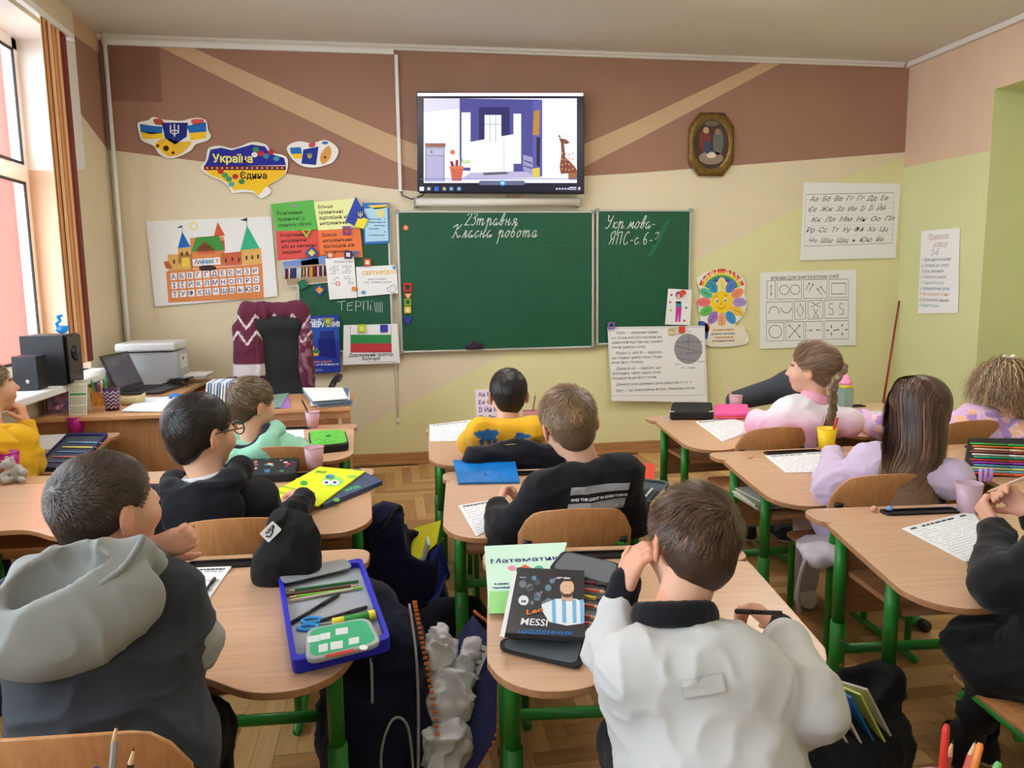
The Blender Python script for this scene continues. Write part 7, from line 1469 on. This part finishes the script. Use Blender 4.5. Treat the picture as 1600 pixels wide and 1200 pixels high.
# desk 2b
s = Lay('2b'); s.item('plastic_folder', 'bright blue plastic folder with dark ink sketch on the middle centre desk', 'folder', [(708, 722), (805, 723), (812, 755), (716, 757)], .010, mat('blue_folder', (20, 120, 200), .25, var=.25, scale=9), 'folder_body', bevel=.002)
for j in range(16): x_ = 740+random.random()*44; y_ = 728+random.random()*16; s.line([(x_, y_), (x_+6*random.random(), y_-2+random.random()*4), (x_+9*random.random(), y_+2)], .002, (16, 40, 110))
s.done('sketch')
worksheet('2b', 'worksheet under the left hand of the pupil in black', [(716, 790), (790, 778), (800, 812), (744, 838)], 13, 12)
s = Lay('2b'); s.item('red_book', 'red booklet with white marks beside the pens on the middle desk', 'book', [(960, 722), (1023, 727), (1022, 752), (952, 746)], .006, rgbmat('red_cover', (214, 66, 46), .45), 'cover', bevel=.001); s.poly(circ(986, 738, 4, 8, 2.2), (240, 236, 230)); s.poly(circ(999, 739, 4, 8, 2.2), (240, 236, 230)); s.done()
s = open_case('2b', 'pencil_case', 'open grey green pencil case full of pens, middle centre desk', [(984, 752), (1046, 760), (1024, 794), (952, 786)], (66, 84, 78), 0, 4, inner=(70, 80, 90))
for j, (c_, nm) in enumerate((((190, 70, 90), 'rose'), ((40, 110, 190), 'blue'), ((60, 130, 200), 'light blue'), ((30, 90, 80), 'teal'), ((210, 216, 220), 'silver'), ((40, 44, 50), 'black'), ((236, 206, 80), 'yellow'))): lay_pen(s, (962+j*9, 783+j*1.2), (984+j*9, 757+j*1.6), c_, nm+' pen in the open grey green case', 'pen', .004, .018, 'pens in grey green case', c_)
# desk 2c
s = Lay('2c'); s.item('maths_book', 'pale green mathematics book at the far left of the nearest centre desk', 'book', [(757, 858), (886, 852), (858, 958), (764, 960)], .010, rgbmat('mint_cover', (206, 240, 218), .5), 'cover', bevel=.002); s.poly([(764, 924), (868, 922), (858, 957), (765, 959)], (160, 224, 140)); s.k.up()
s.text('Математика', (766, 881), (850, 876), .036, (30, 36, 120), .0004, sx=.95); s.poly(circ(800, 888, 7, 10, 4), (226, 150, 170)); s.poly([(806, 890), (820, 882), (834, 890)], (226, 110, 70)); s.poly(circ(842, 888, 7, 10, 4), (80, 180, 140)); s.text('2 клас', (772, 914), (800, 913), .012, (60, 60, 120), .0006); s.text('Частина', (769, 920), (800, 919), .011, (60, 60, 120), .0006); s.done()
s = Lay('2c', up=.012); s.item('pencil_case', 'open black pencil case with grey lining under the diary', 'pencil case', [(800, 905), (952, 915), (940, 1000), (790, 1000)], .012, rgbmat('black_nylon', (26, 26, 30), .7), 'case_body', r=.02, bevel=.003)
MB().prism([(x*.93, y*.93) for x, y in s.out], .012, .0135).ob('lining', rgbmat('slate_vinyl', (100, 106, 112), .45), s.root)
for nm, c4, up_ in (('upper_flap', [(880, 862), (972, 884), (958, 922), (856, 892)], .026), ('lower_flap', [(782, 1000), (918, 1000), (908, 1048), (780, 1018)], .004)):
    f2 = Lay('2c', up=up_); f2.item(nm, 'x', 'x', c4, .006, rgbmat('black_nylon', (26, 26, 30), .7), 'flap_shell', r=.025, bevel=.002); MB().prism([(x*.88, y*.84) for x, y in f2.out], .006, .0075).ob('flap_lining', rgbmat('slate_vinyl', (100, 106, 112), .45), f2.root)
    fo = f2.root; del fo['category']; del fo['label']; fo.parent = s.root; fo.matrix_parent_inverse = s.root.matrix_basis.inverted(); fo.name = nm
for j, (a, b, c_, nm, kd) in enumerate((((905, 909), (950, 914), (120, 30, 60), 'dark red', 'pen'), ((906, 920), (952, 926), (200, 90, 60), 'orange brown', 'pencil'), ((906, 930), (948, 938), (236, 206, 50), 'yellow', 'pen'), ((906, 944), (944, 950), (196, 80, 50), 'rust', 'pencil'), ((908, 962), (938, 966), (214, 60, 70), 'red', 'pencil'), ((908, 972), (936, 976), (226, 70, 120), 'pink', 'pencil'))): lay_pen(s, a, b, c_, nm+' '+kd+' in the black pencil case right of the diary', kd, .0042, .020, 'pencils in the black case')
s = Lay('2c', up=.034); s.item('diary', 'dark school diary with a footballer in a striped shirt on the cover', 'diary', [(808, 893), (913, 898), (913, 1004), (782, 996)], .012, rgbmat('diary_black', (36, 38, 44), .35), 'cover', bevel=.001)
s.poly([(802, 894), (808, 893), (788, 996), (781, 995)], (232, 232, 234))
rr = random.Random(8)
for j in range(26): s.poly(circ(812+rr.random()*56, 902+rr.random()*44, rr.uniform(2, 6), 7), (rr.choice([(80, 84, 92), (120, 126, 134), (56, 60, 66), (100, 130, 150)])))
s.k.up(); s.poly([(846, 945), (868, 936), (900, 936), (913, 942), (913, 974), (886, 978), (858, 972), (848, 956)], (226, 234, 242)); s.k.up()
for x0 in (862, 878, 894, 906): s.poly([(x0, 938), (x0+6, 937), (x0+7, 974), (x0+1, 974)], (120, 180, 220))
s.poly([(878, 928), (894, 928), (895, 940), (877, 940)], (210, 170, 146)); s.k.up(); s.poly(circ(886, 919, 11, 16, 14), (218, 178, 152)); s.k.up(); s.poly([(875, 915), (876, 906), (886, 902), (897, 906), (898, 915), (893, 909), (880, 909)], (60, 44, 36)); s.poly([(877, 924), (881, 929), (891, 929), (895, 924), (893, 933), (886, 935), (879, 933)], (84, 58, 46))
s.poly(circ(818, 939, 8, 14, 8), (220, 226, 230)); s.k.up(); s.text('10', (814, 942), (824, 942), .011, (40, 60, 90), .001); s.text('MESSI', (812, 977), (862, 980), .040, (238, 238, 240), .0005, sx=.62); s.text('Leo', (822, 962), (850, 956), .028, (226, 130, 50), .0005, .4); s.text('ЩОДЕННИК', (808, 990), (900, 994), .0195, (40, 130, 220), .0001, .2, 1.0); s.text('BEST', (812, 904), (830, 904), .008, (210, 210, 214)); s.text('XЭ DX', (870, 905), (902, 906), .010, (230, 230, 234), .0008); s.done()
pw = KID_W.arms['R'][1]; a_, b_ = d3(1148, 955, 1.47), d3(1222, 958, 1.43); pencil('black pen held by the pupil in the white sweater', tuple(b_), tuple(a_), (36, 26, 32), .0046, 'pen')
# desk 3a
s = Lay('3a'); s.item('pencil_case', 'black zip pencil case at the left end of the far right desk', 'pencil case', [(1050, 640), (1112, 640), (1114, 656), (1046, 656)], .045, rgbmat('black_nylon', (26, 26, 30), .7), 'case_body', r=.02, bevel=.012); zt_ = MB()
o = s.out; 
for i in range(len(o)): zt_.box((o[i][0], o[i][1], .046), (.005, .005, .004))
zt_.ob('zip', rgbmat('zip_white', (220, 220, 220), .5), s.root)
s = Lay('3a'); s.item('pencil_case', 'pink and orange open pencil case next to the black one', 'pencil case', [(1116, 640), (1168, 640), (1172, 655), (1114, 656)], .034, rgbmat('pink_nylon', (236, 90, 160), .5), 'case_body', r=.02, bevel=.008); MB().prism([(x*1.01, y*1.01) for x, y in s.out], .012, .020).ob('zip_band', rgbmat('orange_band', (230, 90, 60), .5), s.root)
worksheet('3a', 'open exercise booklet in front of the girl with the braid', [(1086, 659), (1140, 653), (1190, 668), (1128, 690)], 17, 10)
p = shelf(1149, 641); cup('mauve cup with spotted pen on the far right desk', p, .030, .038, .085, M_MAUVE); pencil('pink spotted pen in the mauve cup near the circle poster', (p.x, p.y, p.z+.006), (p.x-.05, p.y, p.z+.15), (230, 190, 190), .0055, 'pen', None, (240, 200, 200))
bp_ = onY(1210, 612, 4.35); dbg = thing('school_bag', 'dark grey school bag leaning behind the girl with the braid', 'bag', (bp_.x+.04, 4.38, 0)); s = SDF(); s.cone((-.28, 0, .62), (.1, 0, .70), .06, .09, .05); s.cone((-.1, 0, .1), (.16, 0, .1), .12, .12, .06); s.cone((.1, 0, .70), (.22, 0, .2), .09, .12, .08); V, Q = snet(s, .014); qmesh('bag_body', [(V, Q, A(lin((62, 66, 72))))], M_CLOTH, dbg)
# desk 3b
p = shelf(1291, 704); cup('bright yellow cup with red marker between the two right desks', p, .030, .041, .10, M_YCUP); pencil('red marker standing in the yellow cup', (p.x+.01, p.y, p.z+.006), (p.x+.045, p.y, p.z+.145), (196, 50, 44), .005, 'marker', None, (196, 50, 44))
worksheet('3b', 'worksheet in front of the girl in lilac', [(1194, 712), (1300, 705), (1300, 737), (1228, 739)], 19, 10)
s = Lay('3b'); sh_ = shelf(1172, 716); cr = MB(); 
for j in range(7): cr.box((sh_.x+.01*j*math.cos(j*1.3), sh_.y+.01*math.sin(j*2.1)*j*.6, DZ+.004), (.02, .006, .003), Matrix.Rotation(j*1.1, 3, 'Z'))
tag(cr.ob('pencil_shavings', WOODTIP, None), 'pencil shavings on the shelf left of the pen tray', 'shavings'); COL.objects['pencil_shavings']['kind'] = 'stuff'
lb2 = Vector((1.66, 2.94-.17, DZ-.145)); bk3 = thing('exercise_books', 'pile of exercise books in the shelf below the lilac desk', 'books', (1.48, 2.80, DZ-.146))
for j in range(5): MB().box((.01*math.sin(j*2), .01*math.cos(j*3), .004+j*.007), (.17, .22, .006), Matrix.Rotation(.1*math.sin(j*1.7), 3, 'Z')).ob('exercise_book', rgbmat('xb_%d' % j, ((222, 226, 200), (180, 200, 170), (230, 230, 226), (160, 170, 140), (214, 216, 204))[j], .7), bk3)
# desk 3c
worksheet('3c', 'worksheet with rows of small print under the girl in black', [(1408, 826), (1520, 798), (1556, 862), (1508, 878)], 23, 18)
for j, (px, c_, nm) in enumerate(((1366, (206, 150, 130), 'peach'), (1390, (120, 150, 210), 'blue'))): p = shelf(px, 793, DZ+.012); e_ = thing('eraser', nm+' round eraser in the pen tray of the nearest right desk', 'eraser', (p.x, p.y, DZ+.001)); MB().lathe([(0, 0), (.010, .003), (.011, .009), (.007, .015), (0, .016)], n=14).ob('eraser_body', rgbmat('eraser_%d' % j, c_, .6), e_, True)
p = shelf(1512, 800); cup('clear mauve cup behind the hands of the girl in black', p, .030, .040, .095, mat('clear_mauve', (222, 190, 206), .2, alpha=.6))
g0, g1 = d3(1606, 744, 2.03), d3(1540, 770, 2.04); pencil('pale wooden pencil held by the girl in black', tuple(g0), tuple(g1), (226, 190, 170), .0042)
hb = d3(1540, 752, 2.05); hp_ = thing('hair_clip', 'small lilac plastic clip held above the hands of the girl in black', 'clip', tuple(hb))
for j in range(3): MB().tube([(-.015+j*.014, 0, 0), (-.017+j*.017, .0, .035)], .0045, 8).ob('prong', rgbmat('lilac_plastic', (190, 150, 220), .35), hp_, True)
# desks 4
worksheet('4a', 'worksheet on the far right desk by the wall', [(1330, 646), (1396, 640), (1398, 664), (1376, 668)], 29, 8)
worksheet('4a', 'small paper left of the curly haired girl', [(1480, 658), (1500, 656), (1502, 668), (1484, 669)], 31, 4)
p = shelf(1320, 636); wb_ = thing('water_bottle', 'clear square water bottle with pink lid and yellow ring', 'bottle', (p.x, p.y, DZ)); MB().prism(rrect(-.034, -.034, .034, .034, .01), 0, .115).ob('bottle_body', mat('smoky_plastic', (150, 180, 170), .1, alpha=.75), wb_, bevel=.006); MB().lathe([(.033, .115), (.034, .125), (.033, .132)], n=18).ob('ring', rgbmat('yellow_ring', (236, 216, 60), .4), wb_, True); MB().lathe([(.034, .132), (.035, .150), (.026, .158), (.024, .180), (.012, .190), (0, .191)], n=18).ob('lid', rgbmat('pink_lid', (236, 150, 190), .4), wb_, True)
s = Lay('4b', up=.004); s.item('pen_organiser', 'wide open black pen organiser packed with coloured pens at the right edge', 'pencil case', [(1512, 690), (1640, 690), (1640, 745), (1504, 742)], .016, rgbmat('black_nylon', (26, 26, 30), .7), 'case_body', r=.015, bevel=.004)
for j, (c_, nm) in enumerate((((70, 180, 70), 'green'), ((230, 120, 60), 'orange'), ((240, 200, 170), 'peach'), ((150, 70, 60), 'brown'), ((220, 220, 224), 'white'), ((60, 160, 120), 'sea green'), ((190, 60, 60), 'red'), ((160, 60, 190), 'purple'), ((90, 170, 210), 'sky'), ((226, 226, 150), 'cream'), ((120, 190, 220), 'pale blue'), ((236, 90, 50), 'vermilion'))): lay_pen(s, (1516+(j % 3)*3, 693+j*4.2), (1612+(j % 2)*10, 697+j*4.3), c_, nm+' pen in the black organiser at the right edge', 'pen', .0045, .021, 'pens in the organiser', c_)
# foreground cups
def fcup(px, py, zc, items, lab, yv):
    p = onY(px, py, yv); c = cup(lab, (p.x, yv, DZ), .032, .042, .10, M_MAUVE)
    for (dx, dy, tx_, ty_, hz, col, nm, kd) in items: pencil(nm, (p.x+dx, yv+dy, DZ+.005), (p.x+tx_, yv+ty_, DZ+hz), col, .0042, kd, 'pencils in the foreground cups', (60, 44, 40) if kd == 'pencil' else col)
fcup(140, 1205, .7, ((.0, .01, .028, .02, .205, (150, 150, 154), 'grey pencil in the lower left foreground cup', 'pencil'), (.01, .0, .05, .01, .178, (40, 26, 30), 'dark pencil in the lower left foreground cup', 'pencil'), (-.01, .0, .0, .02, .150, (44, 40, 96), 'violet pen in the lower left foreground cup', 'pen'), (-.02, .0, -.062, .0, .135, (60, 60, 40), 'dark olive pencil in the lower left foreground cup', 'pencil')), 'mauve pencil cup in the lower left corner', .945)
fcup(1478, 1225, .7, ((.0, .01, .012, .02, .175, (206, 50, 40), 'red pencil in the lower right foreground cup', 'pen'), (.012, .0, .055, .01, .150, (236, 140, 60), 'orange pencil in the lower right foreground cup', 'pen'), (.01, -.01, .075, .0, .128, (110, 190, 110), 'green pencil in the lower right foreground cup', 'pen'), (.0, .02, .04, .04, .138, (150, 50, 40), 'dark red pencil in the lower right foreground cup', 'pencil'), (.01, .015, .066, .03, .142, (200, 80, 60), 'rust pencil in the lower right foreground cup', 'pencil')), 'mauve pencil cup in the lower right corner', .80)
# ------------------------------------------------------------------ bags on the floor
def bag_mesh(root, name, prims, rgb, vs=.010, amp=.010, seed=1, subs=(), label=None):
    s = SDF()
    for q in prims: s.cone(*q) if len(q) in (4, 5) and np.ndim(q[1]) else s.ell(*q)
    for q in subs: s.sub(*q)
    V, Q = snet(s, vs); o = qmesh(name, [(folds(V, vnormals(V, Q), amp, seed), Q, A(lin(rgb)))], M_CLOTH, root)
    if label: o['label'] = label
    return o
b1 = thing('backpack', 'navy school backpack standing open with bright yellow lining, in the aisle', 'backpack', (.03, 2.98, 0))
bag_mesh(b1, 'bag_body', [((-.07, 0, .06), (-.07, 0, .42), .10, .085, .05), ((.06, 0, .06), (.05, 0, .30), .11, .09, .05)], (24, 28, 62), seed=3, subs=[((.07, -.02, .40), (.075, .085, .16), None, .02)])
v = []; 
fl3 = MB(); fl3.add([(.03, -.03, .25), (.13, -.02, .33), (.155, .06, .40), (.03, .09, .36), (.0, .02, .22)], [(0, 1, 2, 3), (0, 3, 4)]); o = fl3.ob('lining', rgbmat('yellow_lining', (232, 226, 30), .7), b1); sm_ = o.modifiers.new('solid', 'SOLIDIFY'); sm_.thickness = .004
fl4 = MB(); fl4.add([(.03, -.035, .24), (.15, -.03, .34), (.175, -.05, .22), (.12, -.11, .12), (.03, -.10, .12)], [(0, 4, 3, 2, 1)]); o = fl4.ob('front_flap', rgbmat('royal_nylon', (34, 50, 140), .6), b1); sm_ = o.modifiers.new('solid', 'SOLIDIFY'); sm_.thickness = .008
MB().box((.06, .0, .24), (.012, .14, .22), Matrix.Rotation(.35, 3, 'Y')).ob('copybook', rgbmat('pale_book', (206, 220, 206), .6), b1); MB().tube(spline([Vector((-.08, -.09, .42)), Vector((-.02, -.05, .50)), Vector((.0, .03, .44))], 6), .010, 8).ob('handle', rgbmat('black_nylon', (26, 26, 30), .7), b1, True); MB().box((-.09, -.102, .2), (.05, .01, .012)).ob('buckle', rgbmat('grey_buckle', (120, 120, 124), .5), b1)
b2 = thing('shoe_bag', 'black and navy soft bag lying on the parquet by the aisle desk leg', 'bag', (.20, 2.82, 0)); bag_mesh(b2, 'bag_body', [((-.08, 0, .055), (.09, 0, .06), .058, .062, .03), ((-.03, 0, .10), (.07, .0, .11), .05, .05, .04)], (24, 26, 40), seed=5); MB().tube(spline([Vector((-.10, -.062, .03)), Vector((0, -.075, .02)), Vector((.09, -.06, .06)), Vector((.11, -.03, .10))], 6), .002, 6).ob('piping', rgbmat('grey_piping', (160, 160, 164), .5), b2, True)
b3 = thing('large_backpack', 'large dark navy backpack with grey piping beside the nearest left desk', 'backpack', (-.055, 1.98, 0))
bag_mesh(b3, 'bag_body', [((-.05, .05, .10), (-.05, .08, .46), .13, .10, .05), ((.04, -.05, .10), (.02, .0, .40), .12, .10, .05), ((-.06, -.14, .10), (-.05, -.10, .26), .10, .08, .05)], (20, 24, 46), vs=.011, seed=7)
for x_ in (-.03, .085): MB().tube(spline([Vector((x_, -.20, .05)), Vector((x_+.01, -.165, .25)), Vector((x_+.012, -.10, .40)), Vector((x_+.0, .02, .50))], 6), .004, 8).ob('piping', rgbmat('grey_piping', (160, 160, 164), .5), b3, True)
MB().tube(spline([Vector((.02, -.225, .04)), Vector((.0, -.21, .2)), Vector((.03, -.185, .29)), Vector((.07, -.18, .26)), Vector((.08, -.20, .08))], 6), .0035, 8).ob('pocket_seam', rgbmat('grey_piping', (160, 160, 164), .5), b3, True)
zp = MB(); zpath = spline([Vector((.10, .03, .50)), Vector((.115, -.05, .42)), Vector((.135, -.12, .30)), Vector((.15, -.17, .14)), Vector((.15, -.18, .03))], 10)
for q in zpath: zp.box(q, (.012, .006, .006))
zp.ob('zip', rgbmat('orange_zip', (226, 130, 60), .5), b3)
fp_ = MB(); fp_.add([(.16, -.19, .02), (.30, -.10, .16), (.33, .06, .34), (.27, .14, .40), (.16, .06, .30), (.14, -.08, .14)], [(0, 1, 2, 3, 4, 5)]); o = fp_.ob('open_front', rgbmat('navy_lining', (36, 40, 100), .6), b3); sm_ = o.modifiers.new('solid', 'SOLIDIFY'); sm_.thickness = .012
zp2 = MB()
for q in spline([Vector((.16, -.195, .03)), Vector((.30, -.105, .17)), Vector((.335, .055, .35)), Vector((.275, .14, .41))], 12): zp2.box(q, (.008, .006, .006))
zp2.ob('front_zip', rgbmat('orange_zip', (226, 130, 60), .5), b3)
k = Ink(.0004, .008); k.poly(round_poly([(-.025, -.06), (.025, -.06), (.025, .06), (-.025, .06)], .01), (210, 214, 220)); 
for j in range(5): k.up(); k.rect(-.018, .04-j*.02, .016, .046-j*.02, (90, 96, 120))
k.ob('name_tag', b3, M=Matrix.Translation((.262, .045, .292)) @ Matrix.Rotation(.9, 4, 'X') @ Matrix.Rotation(-.5, 4, 'Z') @ Matrix.Rotation(-.35, 4, 'Y'))
pbg = thing('plastic_bag', 'crumpled translucent white carrier bag stuffed in the open backpack pocket', 'bag', (.105, 1.90, .10)); s = SDF(); s.ell((0, -.03, .06), (.055, .075, .055)); s.ell((.02, .06, .15), (.065, .075, .06), None, .03); s.ell((-.01, .12, .24), (.05, .05, .04), None, .03); s.cone((.05, .05, .18), (.09, .12, .25), .02, .012, .02); s.cone((-.03, .1, .25), (.02, .16, .29), .02, .014, .02)
V, Q = snet(s, .005); V = folds(V, vnormals(V, Q), .028, 91, (18, 26, 20)); qmesh('film', [(V, Q)], mat('carrier_film', (246, 248, 250), .2, alpha=.78), pbg)
s = SDF(); s.ell((.015, .06, .16), (.035, .045, .03)); V, Q = snet(s, .008); qmesh('contents', [(V*A([.8, .8, .6])+A([.0, .01, .075]), Q)], rgbmat('maroon_wrap', (120, 30, 50), .4), pbg)
b4 = thing('open_school_bag', 'dark open school bag full of papers beside the white sweater pupil', 'bag', (1.10, 1.72, 0)); bag_mesh(b4, 'bag_body', [((-.10, -.05, .10), (.16, .06, .10), .12, .12, .05), ((-.05, 0, .26), (.20, .06, .26), .06, .06, .06)], (30, 34, 38), vs=.012, seed=9, subs=[((.06, .0, .36), (.17, .07, .12), Matrix.Rotation(.35, 3, 'Z'), .02)])
for j, (dx, dy, c_, nm) in enumerate(((-.03, 0, (228, 226, 232), 'sheet'), (.0, .01, (240, 240, 244), 'sheet'), (.03, .02, (40, 120, 200), 'copybook'), (.05, .02, (226, 236, 120), 'copybook'), (.07, .03, (230, 228, 232), 'sheet'))): MB().box((dx+.02, dy, .23), (.006, .17, .16), Matrix.Rotation(-.5, 3, 'Y') @ Matrix.Rotation(.1*j, 3, 'Z')).ob(nm, rgbmat('bagpaper_%d' % j, c_, .6), b4)
# clothes under the lilac desk
cl_t = thing('folded_hoodie', 'pale folded hoodie with hanging cords on the chair of the girl in lilac', 'hoodie', (1.60, 2.36, .384)); s = SDF(); s.ell((-.10, .02, .03), (.10, .13, .03)); s.cone((-.18, -.06, .02), (-.20, -.03, .03), .02, .02, .03); V, Q = snet(s, .009); qmesh('cloth', [(folds(V, vnormals(V, Q), .008, 8), Q, A(lin((206, 198, 206))))], M_CLOTH, cl_t); MB().tube(spline([Vector((-.17, -.02, .03)), Vector((-.22, -.04, .02)), Vector((-.25, -.05, -.08)), Vector((-.24, -.05, -.16))], 6), .008, 8).ob('cord', rgbmat('grey_cord', (170, 160, 156), .8), cl_t, True)
# ------------------------------------------------------------------ herringbone parquet, laid piece by piece
bpy.context.view_layer.update()
PWID, PLEN = .062, .434
M_OAK = [wood('oak_parquet_%d_%d' % (i, a), c, d, .42, a) for a in (0, 1) for i, (c, d) in enumerate((((206, 164, 108), (180, 136, 84)), ((190, 146, 92), (160, 116, 68)), ((216, 176, 120), (190, 146, 94)), ((176, 132, 82), (146, 104, 60))))]
fl_o = bpy.data.objects['floor']
def plank_mesh(w, h, m, nm):
    g = .0012; mb = MB().box((0, 0, -.006), (w-g, h-g, .012)); me = bpy.data.meshes.new(nm); me.from_pydata(mb.v, [], mb.f); me.materials.append(m); return me
PM = {(a, i): plank_mesh(PLEN if a == 0 else PWID, PWID if a == 0 else PLEN, M_OAK[a*4+i], 'plank') for a in (0, 1) for i in range(4)}
pl = []; n_ = round(PLEN/PWID)
for i in range(-140, 190):
    for j in range(-14, 15):
        ox, oy = i*PWID+j*PLEN, i*PWID-j*PLEN+1.6
        for a, (cx, cy) in ((0, (ox+PLEN/2, oy+PWID/2)), (1, (ox+PWID/2, oy+PWID+PLEN/2))):
            if ROOM_L+.02 < cx < ROOM_R-.02 and .9 < cy < ROOM_B-.05: pl.append((cx, cy, a))
dg_ = bpy.context.evaluated_depsgraph_get(); vis = []; rest = []
for (cx, cy, a) in pl:
    hx, hy = (PLEN/2, PWID/2) if a == 0 else (PWID/2, PLEN/2); seen = 0
    for sx__, sy__ in ((0, 0), (.6, .6), (-.6, -.6)):
        tgt = Vector((cx+sx__*hx, cy+sy__*hy, .004)); cc = CM.transposed() @ (tgt-CO)
        if cc.z >= 0: continue
        u, w = 800+FPX*cc.x/-cc.z, 600-FPX*cc.y/-cc.z
        if not (0 <= u <= 1600 and 0 <= w <= 1200): continue
        d = tgt-CO; ok = SC.ray_cast(dg_, CO, d.normalized(), distance=d.length-.01)[0]
        if not ok: seen += 1
    (vis if seen else rest).append((seen/(cx*cx+cy*cy), cx, cy, a))
vis.sort(reverse=True); rest += vis[300:]; vis = vis[:300]; rr = random.Random(5)
for (_, cx, cy, a) in vis:
    o = bpy.data.objects.new('plank', PM[(a, rr.randrange(4))]); link(o, fl_o); o.location = (cx, cy, rr.uniform(-.0006, .0004))
v = []; f = []; fm = []; g = .0012
for (_, cx, cy, a) in rest:
    w, h = (PLEN-g, PWID-g) if a == 0 else (PWID-g, PLEN-g); mb = MB().box((cx, cy, -.006), (w, h, .012)); b = len(v); v += mb.v; f += [tuple(q+b for q in p) for p in mb.f]; fm += [a*4+rr.randrange(4)]*6
o = mesh_obj('plank_field', v, f, M_OAK, fl_o, fmat=fm); o['kind'] = 'stuff'
